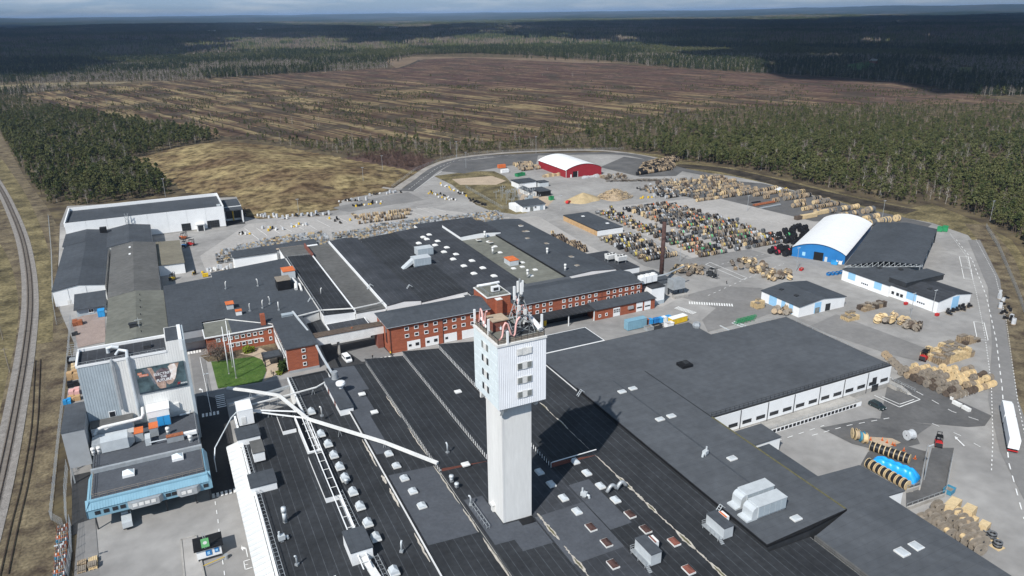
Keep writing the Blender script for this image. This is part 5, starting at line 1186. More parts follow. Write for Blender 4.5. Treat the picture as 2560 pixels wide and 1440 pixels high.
for i, (x, y, z) in enumerate(((55.2, 128.6, 51.8), (55.4, 130.2, 52.0), (55.0, 127.2, 51.6))):
    a = thing('dish_antenna', ('round white dish at the left rear of the tower roof', 'larger round dish behind the left railing of the tower', 'small round dish low on the left railing of the tower')[i], 'antenna', (x, y, 50.4))
    MB().bar((x, y, 50.4), (x, y, z), 0.1).build('pole', 'galv', a); mb = MB(); mb.lathe_x([(-0.1, 0.1), (0.0, 0.42), (0.12, 0.45), (0.16, 0.1)], 14); mb.v = [(p[0]+x-0.15, p[1]+y, p[2]+z) for p in mb.v]; mb.build('dish', 'white', a, True)
# ================================================================= roof furniture
_sk = {}
def dome_mesh(w, l, h, m='galv_light'):
    """skylight: curb, and a pyramid-like dome"""
    k = (w, l, h, m)
    if k not in _sk:
        mb = MB().box(-w/2, w/2, -l/2, l/2, 0, 0.35, 1); a, b = w/2*0.92, l/2*0.92
        mb.add([(-a,-b,0.35),(a,-b,0.35),(a,b,0.35),(-a,b,0.35),(-a*0.9,-b*0.9,0.35+h*0.45),(a*0.9,-b*0.9,0.35+h*0.45),(a*0.9,b*0.9,0.35+h*0.45),(-a*0.9,b*0.9,0.35+h*0.45),(0,-b*0.55,0.35+h),(0,b*0.55,0.35+h)],
               [(0,1,5,4),(1,2,6,5),(2,3,7,6),(3,0,4,7),(4,5,8),(5,6,9,8),(6,7,9),(7,4,8,9)])
        _sk[k] = mb.mesh('skylight', [m, 'white_dirty'])
    return _sk[k]
def skylight(px, py, z, w, l, h, label, group, m='galv_light'):
    p = P(px, py, z); o = inst('skylight', dome_mesh(w, l, h, m), None, (p[0], p[1], z-0.03)); return tag(o, label, 'skylight', group)
def a2(x, y): return (640+x/4, 1080+y/4)
def a3(x, y): return (1280+x/4, 1080+y/4)
# house-shaped white lights in a row beside the conveyor
row = [(779,1032),(803,1088),(821,1113),(835,1141),(850,1170),(863,1198),(883,1233),(901,1269),(920,1311),(940,1347),(985,1432)]
for i, (x, y) in enumerate(row):
    skylight(x, y, 7.0, 2.0, 2.2, 1.3, 'pale house-shaped skylight, %s from the top of its row on the black roof' % ORD[i], 'skylights of the long black roof')
row = [a2(1330, 225), a2(1405, 345), a2(1485, 470), a2(1570, 600), a2(1660, 745)]
for i, (x, y) in enumerate(row):
    skylight(x, y, 7.2, 1.9, 1.9, 0.7, 'square raised pale skylight, %s from the conveyor on the grey felt patch' % ORD[i], 'skylights of the grey felt patch')
flats = [((1145,980),'beside the top window strip'), ((905,986),'near the white duct cabin'), ((936,1031),'below the other flat one near the cabin'), ((1164,1162),'between clerestory and tower shaft')]
for (x, y), s in flats: skylight(x, y, 7.4, 1.9, 1.6, 0.12, 'flat white rooflight on the black sawtooth roof ' + s, 'flat white rooflights', 'white_dirty')
for (x, y), s in [(a3(275, 405), 'in the tower shadow, upper'), (a3(392, 528), 'in the tower shadow, lower'), (a3(630, 300), 'below the brown end wall'), (a3(748, 415), 'right of the shadow edge'), (a3(515, 665), 'left of the exhaust fan'), (a3(885, 545), 'beside the curved ducts'), (a3(650, 800), 'below the exhaust fan'), (a3(1035, 685), 'below the curved ducts')]:
    skylight(x, y, 6.6, 1.7, 2.3, 0.55, 'barrel-shaped pale rooflight ' + s, 'barrel rooflights near the tower')
for i, (x, y) in enumerate([a3(1180, 830), a3(790, 960), a3(1335, 980), a3(945, 1115), a3(1620, 1105), a3(1010, 1330), a3(1765, 1385)]):
    skylight(x, y, 6.6, 1.7, 2.6, 0.4, 'old reddish brown rooflight, %s counted from the top of the lower black roof' % ORD[i], 'brown rooflights', 'rust_dark' if i not in (6, 4) else 'brick_dark')
for (x, y), s in [((1555,980),'left one of the upper pair'), ((1582,972),'right one of the upper pair'), ((1650,1049),'left one of the middle pair'), ((1678,1041),'right one of the middle pair'), ((1830,1147),'single one by the exhaust fan'), ((1990,1297),'single one beside the big air handlers'), ((2290,1367),'left one of the corner pair'), ((2255,1382),'right one of the corner pair')]:
    z = 8.0 if x < 2100 else 7.05
    skylight(x, y, z, 2.2, 1.6 if x < 2200 else 2.4, 0.14, 'flat pale rooflight on the grey hall roof, ' + s, 'flat rooflights of the grey roofs', 'galv_light')
rows = [(1047,609),(1058,594),(1067,599),(1073,588),(1094,604),(1088,614),(1110,631),(1117,620),(1140,637),(1133,649),(1160,666),(1180,653),(1185,685),(1235,691),(1207,671)]
for i, (x, y) in enumerate(rows): skylight(x, y, 8.8, 2.3, 2.3, 0.5, 'round pale dome rooflight, %s from the far end of the north factory' % ORD[i], 'dome rooflights of the north factory', 'white_dirty')
for i, (x, y) in enumerate([(1317,579),(1319,597),(1366,610),(1428,643),(1443,665),(1302,565),(1310,580),(1226,606),(1196,600),(1176,576),(1165,569)]):
    skylight(x, y, 8.8 if x > 1270 else 9.0, 2.0, 2.0, 0.3, 'small square hatch, %s on the slate roof of the north factory' % ORD[i], 'hatches of the slate roof', 'wood_grey')
for i, (x, y) in enumerate([(1221,605),(1238,617),(1250,632),(1284,672),(1306,657),(1306,668),(1338,675),(1328,690)]):
    skylight(x, y, 7.9, 1.8, 1.8, 0.25, 'low grey hatch, %s on the greenish roof of the north factory' % ORD[i], 'hatches of the greenish roof', 'white_dirty')
# vent pipes
_vp = {}
def vent(px, py, z, h, label, kind=0, m='galv_light'):
    p = P(px, py, z); t = thing('roof_vent', label, 'vent', (p[0], p[1], z-0.1), R_.uniform(0, 6))
    MB().box(-0.35, 0.35, -0.35, 0.35, 0, 0.5).part('base', 'galv', t)
    if kind == 0: MB().tube([(0,0,0.4),(0,0,h*0.75),(0.12,0,h*0.9),(0.45,0,h)], 0.2, 8).part('pipe', m, t, True)
    elif kind == 1: MB().cyl((0,0), 0.45, 0.4, h*0.7, 12).cyl((0,0), 0.62, h*0.7, h, 12, 0.5).part('cowl', m, t, True)
    else: MB().box(-0.7, 0.7, -0.5, 0.5, 0.5, h*0.6).cyl((0.4,0), 0.22, h*0.6, h, 8).tube([(-0.7,0,0.9),(-1.2,0,0.8),(-1.3,0,0.2)], 0.3, 8).part('fan_box', m, t)
    return t
for px, py, z, h, kd, s in [(1119,1132,7.5,3,0,'tall bent pipe between two sawtooth strips'),(1004,1379,7,2.6,0,'short bent pipe on the smooth grey felt'),(743,1412,6.2,2.6,0,'bent pipe on the lower black roof'),(713,1305,6.2,4,1,'tall cylinder vent with a side flap'),(705,1352,6.2,2.6,2,'box fan with drooping spout'),(1460,1242,6.6,2.4,2,'grey exhaust box with thin chimney'),(1763,1138,8,2.4,2,'exhaust box with white trail on grey roof'),(1129,1203,7.6,1.8,1,'pale cowl on the black ledge'),(1142,1217,7.6,1.2,1,'white ball cowl on the black ledge'),(1177,1262,7.4,2.6,0,'white elbow pipe near the ladder bridge'),(866,1207,7,1.2,1,'round white cowl beside the skylight row')]:
    vent(px, py, z, h, s + ' on the foreground roofs', kd)
for px, py, s in [(565,722,'left-hand bent pipe on the wide dark hall'),(645,715,'bent pipe with box in the middle of the wide dark hall'),(625,778,'short pipe above the brick wing'),(657,770,'pipe next to the brick stack'),(697,775,'pipe at the right end of the wide dark hall'),(675,760,'small pipe with tray'),(803,738,'white cowl on the black bay'),(805,1040,'small pipe by the conveyor')]:
    vent(px, py, 7.9, 3.2, s, 0, 'white_dirty')
for px, py, s in [(1368,635,'swan-neck vent on the slate roof'),(1319,690,'tall white cowl near the stair tower'),(1232,632,'white cowl on the greenish roof'),(1212,592,'white box vent by the raised annex'),(1413,676,'small square fan at the slate roof edge')]:
    vent(px, py, 8.8, 3.0, s, 1, 'white_dirty')
# the big round-topped vents by the white long cabin
t = thing('exhaust_silo', 'grey ribbed exhaust cylinder beside the mushroom vent', 'vent', (38.3, 203.5, 6.6)); MB().cyl((38.3, 203.5), 0.95, 6.6, 11.0, 16).cyl((38.3, 203.5), 1.05, 8.6, 8.8, 16).build('body', 'galv', t)
t = thing('mushroom_vent', 'large white mushroom-shaped vent on the cabin roof', 'vent', (38.5, 196.8, 8.5)); MB().cyl((38.5, 196.8), 0.6, 8.4, 9.6, 16).build('stem', 'white', t); MB().cyl((38.5, 196.8), 1.35, 9.6, 10.5, 20, 1.45).cyl((38.5, 196.8), 1.45, 10.5, 10.75, 20, 1.1).build('cap', 'white', t, True)
def cabin(label, x0, x1, y0, y1, z0, z1, wm='white', rm='roof_slate', name='roof_cabin', ov=0.15):
    t = thing(name, label, 'cabin', (x0, y0, z0)); MB().box(x0, x1, y0, y1, z0-0.3, z1-0.2).build('wall', wm, t); MB().box(x0-ov, x1+ov, y0-ov, y1+ov, z1-0.2, z1+0.05).build('roof', rm, t); return t
t = cabin('long white roof cabin with dark roof beside the mushroom vent', 35.2, 38.9, 184.5, 205, 6.6, 8.6)
for y in (190, 198): panel(t, y, y+1.6, 6.7, 8.2, 35.2, 'brick_dark', 'door', 'W')
t = cabin('white square pump cabin under the pipe bridges', 9.3, 13.2, 191.6, 197.6, 6.8, 11.0, 'white', 'white', ov=0.05); panel(t, 10.0, 11.2, 6.9, 9.0, 191.55, 'white_dirty', 'door')
cabin('low dark-roofed cabin with white front next to the pump cabin', 7.8, 13.4, 181.8, 187.8, 6.1, 8.1)
cabin('white upright cabin on short legs above the black roof', 10.4, 13.1, 171.2, 177.1, 7.0, 9.4, 'white', 'roof_mid')
cabin('low cabin with slate roof and white front at the ribbed eaves', 8.0, 13.8, 158.4, 164.2, 6.1, 8.1)
cabin('raised black-roofed block with white walls left of the pipe channel', 19.2, 22.7, 182.3, 193.6, 6.1, 7.4, 'white', 'roof_black', ov=0.02)
t = thing('pipe_channel', 'long white-walled roof channel carrying two pipes', 'roof channel', (22.9, 147, 6.1))
MB().box(22.9, 26.2, 147.6, 167.4, 5.9, 7.5).box(22.8, 26.3, 147.5, 167.5, 7.5, 7.6, 1).build('lower_box', ['white', 'roof_black'], t)
MB().box(23.2, 23.5, 167.6, 188, 5.9, 8.0).box(23.5, 26.4, 167.6, 168.0, 5.9, 8.0).build('upright_wall', 'white', t)
for x, z in ((24.6, 8.2), (26.2, 8.2)): MB().tube([(x-0.3, 120, z), (x, 160, z), (x+0.4, 186, z)], 0.13, 6).build('pipe', 'white', t)
mb = MB()
for i in range(16): y = 122+i*4; MB().bar((24.4, y, 8.15), (26.3, y, 8.15), 0.12).bar((26.2, y, 6.4), (26.2, y, 8.1), 0.12).build('support', 'white_dirty', t)
t = cabin('tall white cabin with slate roof at the head of the sloping conveyor', 23.0, 27.4, 124.4, 131.6, 6.2, 9.4); 
# conveyors
def bridge(label, pts, w, h, m, legs=(), name='conveyor_bridge', zl=6.3):
    t = thing(name, label, 'conveyor', (pts[0][0], pts[0][1], zl))
    for i in range(len(pts)-1): MB().bar(pts[i], pts[i+1], w, h).build('segment', m, t)
    for (x, y, z) in legs:
        MB().bar((x-0.5, y, zl), (x, y, z), 0.12).bar((x+0.5, y, zl), (x, y, z), 0.12).build('leg', 'galv', t)
    return t
bridge('wide white covered conveyor bridge crossing diagonally over the black roofs', [(8.5, 211, 9.2), (14, 206.3, 9.2), (21.3, 199.8, 9.0), (26.1, 183.0, 8.8), (41.2, 162.5, 8.7), (50.2, 147.8, 8.5)], 0.85, 0.55, 'white_dirty', [(14.2, 206, 9), (23.8, 191, 8.8), (32.5, 174, 8.7), (41.2, 162.5, 8.6)])
bridge('narrow white pipe bridge from the pump cabin to the long cabin', [(13.6, 198.6, 8.6), (24, 199.6, 8.6), (32.2, 200.7, 8.6), (35, 202.6, 8.6)], 0.4, 0.3, 'white_dirty', [(16.5, 198.9, 8.5), (21, 199.3, 8.5), (31, 200.5, 8.5)], 'pipe_bridge')
bridge('straight white pipe run from the pump cabin to the diagonal conveyor', [(13.4, 195.6, 8.4), (24.2, 189.2, 8.4)], 0.3, 0.3, 'white', [(17.5, 193.2, 8.3)], 'pipe_run')
bridge('lower white pipe run crossing the black roof towards the channel', [(13.4, 195.2, 8.2), (19, 190.4, 8.2), (25.6, 184.6, 8.4)], 0.3, 0.3, 'white', [(20.5, 189.2, 8.2)], 'pipe_run')
bridge('thin pipe climbing from the pump cabin to the road side', [(9.2, 194.5, 9.4), (7.6, 192.8, 9.0), (2.2, 183.2, 6.5), (1.6, 181.0, 4.6), (1.6, 180.6, 1.0)], 0.22, 0.22, 'galv_light', [], 'pipe_run', 0)
bridge('grey service duct running beside the three-storey brick wing', [(36.6, 262, 9.6), (38.6, 240, 8.6), (38.4, 222, 8.0), (38.2, 206, 9.0)], 0.6, 0.5, 'galv_light', [(38.6, 244, 8.8)], 'service_duct', 0)
bridge('white pipe spanning from the duct to the north factory gable', [(37.2, 257, 9.4), (46.5, 259, 9.4), (58, 254.6, 9.6), (66.5, 256.4, 9.2), (69.4, 257.8, 9.0)], 0.35, 0.35, 'white_dirty', [], 'pipe_run', 7.6)
bridge('long low pipe duct along the front street wall', [(8, 209, 4.6), (26, 212.8, 4.6)], 0.9, 0.7, 'galv', [(12, 210, 4.4), (20, 211.6, 4.4)], 'service_duct', 0)
bridge('pale sloping conveyor trough below the tall cabin', [(25.4, 124, 7.6), (27.0, 112, 6.9), (28.4, 104, 6.8)], 1.5, 0.5, 'white_dirty', [(26, 119, 7.4)], 'conveyor_trough')
bridge('white rounded duct on the lower black roof at the picture edge', [(18.6, 121.8, 6.9), (19.2, 117, 6.6), (19.8, 108, 6.6)], 0.9, 0.9, 'white', [], 'roof_duct', 6.1)
# railings and ladder walkways on the foreground roofs
def walkway(label, a, b, z, w=0.9):
    t = thing('roof_walkway', label, 'walkway', (a[0], a[1], z)); A = Vector(a); B = Vector(b); d = (B-A).normalized(); nn = Vector((-d.y, d.x))
    L = (B-A).length; n = max(2, int(L/1.4)); mb = MB()
    for s in (0, 1): mb.bar((A.x+nn.x*w*s, A.y+nn.y*w*s, z+0.9), (B.x+nn.x*w*s, B.y+nn.y*w*s, z+0.9), 0.09)
    for i in range(n+1):
        p = A+(B-A)*i/n; mb.bar((p.x, p.y, z), (p.x, p.y, z+0.9), 0.08).bar((p.x, p.y, z+0.45), (p.x+nn.x*w, p.y+nn.y*w, z+0.45), 0.08).bar((p.x+nn.x*w, p.y+nn.y*w, z), (p.x+nn.x*w, p.y+nn.y*w, z+0.9), 0.08)
    mb.build('railing', 'galv', t)
walkway('galvanised railing walkway along the ribbed white eaves', (10.4, 100), (9.6, 180), 6.1)
walkway('railing walkway on the roof edge above the garden path', (27.2, 188), (27.0, 213.5), 6.6)
walkway('railing walkway beside the lower half of the skylight row', (27.2, 133), (27.0, 149), 6.6)
walkway('railing walkway running down to the bottom edge beside the skylights', (28.6, 104), (28.2, 124), 6.6)
walkway('short ladder walkway left of the tower foot', (52.2, 121.5), (52.2, 130.8), 7.1, 0.7)
for lab, p in (('small ladder over the white wall of the north factory', (83.2, 268, 8.6)), ('small ladder between grey and black bays', (69.6, 276, 8.6)), ('pale ladder over the dark ledge of the middle hall', (100.4, 164, 7.0)), ('pale ladder over the dark ledge near the roof container', (100.4, 104, 7.0)), ('ladder down to the courtyard beside the black bay', (45.6, 274, 7.9))):
    t = thing('roof_ladder', lab, 'ladder', p); mb = MB()
    for s in (-0.4, 0.4): mb.bar((-1.4, s, -0.2), (0, s, 1.6), 0.12).bar((0, s, 1.6), (1.2, s, 0.6), 0.12)
    for i in range(5): q = i/4; mb.bar((-1.4+1.4*q, -0.4, -0.2+1.8*q), (-1.4+1.4*q, 0.4, -0.2+1.8*q), 0.1)
    mb.part('frame', 'galv_light', t)
# air handling units
def ahu(label, x0, x1, y0, y1, z, h, bow='W', m='galv_light'):
    t = thing('air_handler', label, 'air handler', (x0, y0, z)); n = max(3, int((x1-x0)/1.4))
    MB().box(x0, x1, y0, y1, z+0.4, z+h).build('casing', m, t); MB().box(x0-0.1, x1+0.1, y0-0.1, y1+0.1, z+h, z+h+0.12).build('roof', 'galv_light', t)
    MB().box(x0, x1, y0+0.2, y0+0.4, z, z+0.4).box(x0, x1, y1-0.4, y1-0.2, z, z+0.4).build('skid', 'galv', t)
    for i in range(n): a = x0+(x1-x0)*i/n; MB().box(a+0.06, a+(x1-x0)/n-0.06, y0-0.05, y0-0.005, z+0.5, z+h-0.1).build('panel', 'grey_blue', t)
    return t
def bow(t, x, y0, y1, z, h, s=-1):
    pts = [(x, z+h), (x+s*0.6, z+h-0.05), (x+s*1.2, z+h-0.4), (x+s*1.5, z+h-0.9), (x+s*1.6, z+0.5), (x+s*2.9, z+0.35), (x+s*2.9, z), (x, z)]
    vs = [(a, y, b) for y in (y0, y1) for a, b in pts]; n = len(pts)
    MB().add(vs, [tuple(range(n)), tuple(range(2*n-1, n-1, -1))]+[(i, n+i, n+(i+1) % n, (i+1) % n) for i in range(n)]).build('hood', 'galv_light', t)
t = ahu('upper one of two large silver air handlers on the grey roof', 105.4, 113.2, 101.6, 104.6, 7.95, 3.2); bow(t, 105.4, 101.7, 104.5, 7.95, 3.2)
t = ahu('lower one of two large silver air handlers on the grey roof', 104.6, 112.6, 97.2, 100.4, 7.95, 3.2); bow(t, 104.6, 97.3, 100.3, 7.95, 3.2)
t = ahu('silver air handler with slanted duct on the black north bay', 93.5, 101.2, 292, 297, 8.5, 3.6); MB().add([(93.5, 293, 11.9), (93.5, 296, 11.9), (88.6, 296, 8.2), (88.6, 293, 8.2), (93.5, 293, 10.2), (93.5, 296, 10.2), (89.6, 296, 8.0), (89.6, 293, 8.0)], [(0,3,2,1),(4,5,6,7),(0,4,7,3),(1,2,6,5)]).build('slanted_duct', 'galv_light', t)
ahu('silver air handler standing behind the one with slanted duct', 99.6, 107.0, 305, 310, 8.6, 3.4)
# chillers on the slate roof
for i, (x, y) in enumerate(((172.0, 262.5), (174.6, 258.4))):
    t = thing('roof_chiller', '%s of two white finned chillers on legs by the site road' % ('rear one', 'front one')[i], 'chiller', (x, y, 7.8)); 
    for k in range(3): MB().add([(x+k*1.5, y-1.3, 9.0), (x+k*1.5+1.3, y-1.3, 9.0), (x+k*1.5+1.5, y-1.7, 11.0), (x+k*1.5-0.1, y-1.7, 11.0), (x+k*1.5, y+1.3, 9.0), (x+k*1.5+1.3, y+1.3, 9.0), (x+k*1.5+1.5, y+1.7, 11.0), (x+k*1.5-0.1, y+1.7, 11.0)], [(0,1,2,3),(5,4,7,6),(1,5,6,2),(4,0,3,7),(3,2,6,7)]).build('coil_bank', 'white_dirty', t)
    for k in range(3): MB().cyl((x+k*1.5+0.7, y), 0.5, 11.0, 11.3, 12).build('fan', 'dark_steel', t)
    for dx in (0, 4.0): MB().bar((x+dx, y-1.2, 7.8), (x+dx, y-1.2, 9.0), 0.15).bar((x+dx, y+1.2, 7.8), (x+dx, y+1.2, 9.0), 0.15).build('leg', 'galv', t)
# curved duct loop
t = thing('duct_loop', 'silver S-shaped duct lying on the black roof', 'duct', (78, 118, 6.5)); p0 = P(*a3(950, 610), 6.6); p1 = P(*a3(1140, 545), 6.6)
mb = MB(); pts = []
for i in range(15):
    q = i/14; pts.append((p0[0]+(p1[0]-p0[0])*q, p0[1]+(p1[1]-p0[1])*q, 6.5+1.5*abs(math.sin(2*math.pi*q))+0.3))
mb.tube(pts, 0.45, 10).build('duct', 'galv', t, True)
# roof containers with galleries
def container(label, x0, y0, red):
    t = thing('roof_container', label, 'container', (x0, y0, 6.5)); MB().box(x0, x0+2.5, y0, y0+5.6, 6.9, 9.6).build('body', 'galv_light', t); MB().box(x0-0.1, x0+2.6, y0-0.1, y0+5.7, 9.6, 9.75).build('roof', 'roof_slate', t)
    MB().box(x0-1.2, x0, y0, y0+5.6, 7.2, 7.3).build('gallery', 'galv', t); roof_rail(t, [(x0-1.2, y0), (x0-1.2, y0+5.6), (x0, y0+5.6)], 7.3, 1.0, 1.4)
    for y in (y0+0.4, y0+2.8, y0+5.2): MB().bar((x0-1.1, y, 6.5), (x0-1.1, y, 7.2), 0.15).build('leg', 'galv', t)
    MB().box(x0+2.7, x0+4.4, y0+3.4, y0+5.6, 6.6, 9.0).box(x0+3.4, x0+3.8, y0+3.35, y0+5.65, 9.0, 9.06, 1).build('side_unit', ['white', red], t)
    mb = MB()
    for i in range(4): mb.box(x0-1.2, x0-0.4, y0-1.2+i*0.3, y0-0.9+i*0.3, 6.5+i*0.18, 6.6+i*0.18)
    mb.build('stair', 'galv', t)
container('grey roof container with gallery, the lower one near the picture edge', 76.3, 96.6, 'brick_dark')
container('grey roof container with gallery beside the dark ledge', 94.6, 96.4, 'orange')
# misc roof objects
t = thing('roof_plenum', 'low black ventilation plinth with grey lid on the big hall roof', 'vent', (137.5, 166, 7.8)); MB().box(135.8, 139.6, 162.6, 166.0, 7.75, 8.7).build('plinth', 'black', t); MB().box(137.4, 138.8, 163.4, 165.2, 8.7, 9.0).build('lid', 'dark_steel', t)
t = thing('hex_vent', 'grey hexagonal roof ventilator at the back corner of the big hall', 'vent', (160, 188.5, 7.8)); p = P(1741, 818, 7.8); MB().cyl((p[0], p[1]), 1.2, 7.75, 8.6, 6, 1.4).cyl((p[0], p[1]), 1.5, 8.6, 9.6, 6, 1.1).build('body', 'galv', t)
t = cabin('orange-roofed plant cabin between the dark hall and the black bay', 40.6, 45.4, 304, 310, 7.8, 11.4, 'galv_light', 'orange')
t = thing('fan_house', 'black box plant with pale lid and tangled ducts below the orange-roofed cabin', 'plant', (36, 292, 7.9)); MB().box(36.2, 41.2, 291.4, 297.4, 7.9, 11.8).build('box', 'black', t); MB().box(36.0, 41.6, 291.2, 297.6, 11.8, 12.0).build('lid', 'wood_grey', t)
MB().tube([(42, 300, 8.4), (43, 297, 10), (43.6, 293, 9.6), (42.8, 289, 8.4)], 0.7, 9).tube([(44.6, 296, 8.2), (44.8, 292, 9.2), (44.6, 287, 8.2)], 0.45, 8).build('duct', 'white_dirty', t)
t = cabin('small orange-roofed cabin on the dark hall near the brick wing', 15.6, 18.0, 279.6, 282.6, 7.8, 10.0, 'galv_light', 'orange', ov=0.3)
t = cabin('white chimney block with orange lid on the brick wing roof', 18.0, 20.0, 271.8, 273.6, 7.2, 9.6, 'white', 'orange')
t = cabin('green grey ventilation box near the footbridge roof', 32.5, 36.2, 259.8, 261.6, 7.9, 9.6, 'grey_blue', 'grey_blue')
t = cabin('orange and grey air unit on the greenish factory roof', 131.4, 135.6, 276, 282, 7.9, 10.4, 'galv_light', 'orange')
# plant on the loading building's roof
def fix(label, name, cat, parts, loc):
    t = thing(name, label, cat, loc)
    for nm, mb, m in parts: mb.build(nm, m, t)
    return t
fix('silver ribbed air handler with tapered end on the loading roof', 'air_handler', 'air handler', [('casing', MB().box(-23.6, -17.4, 190.2, 193.4, 8.3, 11.2), 'galv_light'), ('taper', MB().add([(-17.4,190.2,8.3),(-17.4,193.4,8.3),(-17.4,193.4,11.2),(-17.4,190.2,11.2),(-16.0,191.2,9),(-16.0,192.6,9),(-16.0,192.6,10.4),(-16.0,191.2,10.4)], [(0,4,7,3),(1,2,6,5),(3,7,6,2),(0,1,5,4),(4,5,6,7)]), 'galv'), ('inlet', MB().box(-25.6, -23.6, 191, 195.4, 8.3, 10.6), 'galv')], (-20, 191, 8.1))
fix('second silver duct casing behind the ribbed air handler', 'duct_casing', 'duct', [('casing', MB().box(-25.2, -17.6, 194.6, 196.4, 8.3, 10.4), 'galv_light')], (-21, 195, 8.1))
fix('long pale overhead duct with elbow in front of the white plant room', 'overhead_duct', 'duct', [('duct', MB().tube([(-25.2, 196.6, 10.6), (-24.4, 197.0, 11.6), (-23, 197.2, 11.9), (-16, 197.6, 11.9), (-13.9, 197.6, 12.1), (-13.4, 198.4, 12.6), (-13.4, 201, 13.2)], 0.45, 10), 'white_dirty')], (-20, 197, 8.1))
fix('left-hand orange-topped filter unit on the loading roof', 'filter_unit', 'air unit', [('body', MB().box(-15.9, -13.9, 192.2, 195.4, 8.2, 10.6), 'galv'), ('lid', MB().box(-16.0, -13.8, 192.1, 195.5, 10.6, 10.75), 'orange')], (-15, 193, 8.1))
fix('right-hand orange-topped filter unit on the loading roof', 'filter_unit', 'air unit', [('body', MB().box(-12.4, -10.4, 193.2, 196.4, 8.2, 10.6), 'galv'), ('lid', MB().box(-12.5, -10.3, 193.1, 196.5, 10.6, 10.75), 'orange'), ('stack', MB().box(-13.6, -12.3, 189.0, 192.0, 8.2, 10.2), 'galv_light')], (-11, 194, 8.1))
fix('long low rust-topped roof unit with white end section', 'roof_unit', 'air unit', [('body', MB().box(-8.6, -4.6, 187.8, 189.2, 8.2, 9.8), 'galv'), ('lid', MB().box(-8.7, -4.6, 187.7, 189.3, 9.8, 9.95), 'rust'), ('white_section', MB().box(-4.55, -1.4, 188.2, 189.2, 9.0, 9.8), 'white'), ('pipe', MB().tube([(-12.6, 188.6, 9.2), (-8.6, 188.6, 9.2)], 0.16, 7), 'galv_light')], (-6, 188, 8.1))
for px, py, s in [(235,1136,'left one of twin white fans at the loading roof edge'),(249,1133,'right one of twin white fans at the loading roof edge'),(421,1084,'white vent in the middle of the loading roof'),(477,1104,'white vent by the loading roof railing')]: vent(px, py, 8.2, 2.0, s, 1, 'white_dirty')
fix('white pipe stub lying by the tall wall on the loading roof', 'roof_pipe', 'pipe', [('pipe', MB().tube([(-5.0, 201.4, 8.6), (-2.4, 201.6, 8.6), (-2.2, 201.6, 9.4)], 0.3, 9), 'galv_light')], (-4, 201, 8.1))
# ================================================================= halls in the storage yard
def vault(label, c0, c1, c2, ze, zr, gm, name, wall_h=None):
    """barrel-roofed hall: c0-c1 front gable, c0-c2 depth (x, y)"""
    A = Vector(c0); B = Vector(c1); D = Vector(c2)-A; t = thing(name, label, 'hall', (A.x, A.y, 0)); n = 14
    prof = [(k/n, ze+(zr-ze)*math.sin(math.pi*k/n)**0.8) for k in range(n+1)]
    mb = MB(); vs = []; m = 10
    for j in range(m+1):
        for u, z in prof: p = A+(B-A)*(u*1.03-0.015)+D*(j/m*1.02-0.01); vs.append((p.x, p.y, z+0.05))
    mb.add(vs, [(j*(n+1)+k, j*(n+1)+k+1, (j+1)*(n+1)+k+1, (j+1)*(n+1)+k) for j in range(m) for k in range(n)]); mb.build('roof', 'white', t, True)
    for j in (0, 1):
        vs = [(*(A+(B-A)*u+D*j), z) for u, z in prof]+[(*(B+D*j), 0), (*(A+D*j), 0)]
        f = tuple(range(len(vs))); MB().add(vs, [f if j else f[::-1]]).build('gable', gm, t)
    for s in (0, 1):
        p = A+(B-A)*s; q = p+D; MB().quad((p.x, p.y, 0), (q.x, q.y, 0), (q.x, q.y, ze), (p.x, p.y, ze)).build('side_wall', gm, t)
    return t, A, B, D
def gate_on(t, A, B, u0, u1, z1, m, name='gate', z0=0.0, out=0.08):
    d = (B-A); n = Vector((d.y, -d.x)).normalized()*out; p = A+d*u0+n; q = A+d*u1+n
    return MB().quad((p.x, p.y, z0), (q.x, q.y, z0), (q.x, q.y, z1), (p.x, p.y, z1)).build(name, m, t)
t, A, B, D = vault('red-walled barrel hall with white roof in the far yard', (262.4, 456.4), (291.0, 454.8), (263.2, 500), 5.4, 9.2, 'red', 'barrel_hall')
gate_on(t, A, B, 0.19, 0.33, 4.2, 'black'); gate_on(t, A, B, 0.12, 0.155, 2.2, 'white', 'side_door')
for u in (0.0, 0.325): p = A+(B-A)*u; MB().box(p.x-0.12, p.x+0.12, p.y-0.2, p.y-0.05, 0, 5.4 if u == 0 else 4.3).build('corner_trim', 'white', t)
t, A, B, D = vault('blue-fronted barrel hall with bright white roof', (268.0, 248.4), (279.6, 227.6), (323.5, 280.4), 4.4, 8.0, 'blue', 'barrel_hall')
gate_on(t, A, B, 0.42, 0.60, 4.0, 'black'); gate_on(t, A, B, 0.63, 0.68, 2.3, 'galv_light', 'side_door'); gate_on(t, A, B, 0.20, 0.26, 3.0, 'light_blue', 'wall_cabinet', 1.2)
# dark open canopy hall
t = thing('open_canopy_hall', 'dark grey gabled canopy roof on columns beside the blue hall', 'canopy', (289, 197, 0))
c = [(262.5, 213.2), (292.3, 198.3), (347.8, 231.6), (332.5, 254.9)]
c = [Vector(p) for p in c]; zc = 7.0; zr = 8.6; rf = (c[0]+c[1])/2; rb = (c[2]+c[3])/2
for s in (0, 1):
    vs = [(*c[0], zc), (*rf, zr), (*rb, zr), (*c[3], zc)] if s == 0 else [(*rf, zr), (*c[1], zc), (*c[2], zc), (*rb, zr)]
    vs += [(x, y, z-0.35) for x, y, z in vs]; MB().add(vs, [(0,1,2,3),(7,6,5,4),(0,4,5,1),(1,5,6,2),(2,6,7,3),(3,7,4,0)]).build('roof', 'roof_slate', t)
for k in range(5):
    for a, b in ((c[0], c[3]), (c[1], c[2])): p = a+(b-a)*(k/4*0.94+0.03); p = p+(rf-(c[0] if a is c[0] else c[1]))*0.06; MB().box(p.x-0.15, p.x+0.15, p.y-0.15, p.y+0.15, 0, zc-0.3).build('column', 'galv_light', t)
mb = MB()
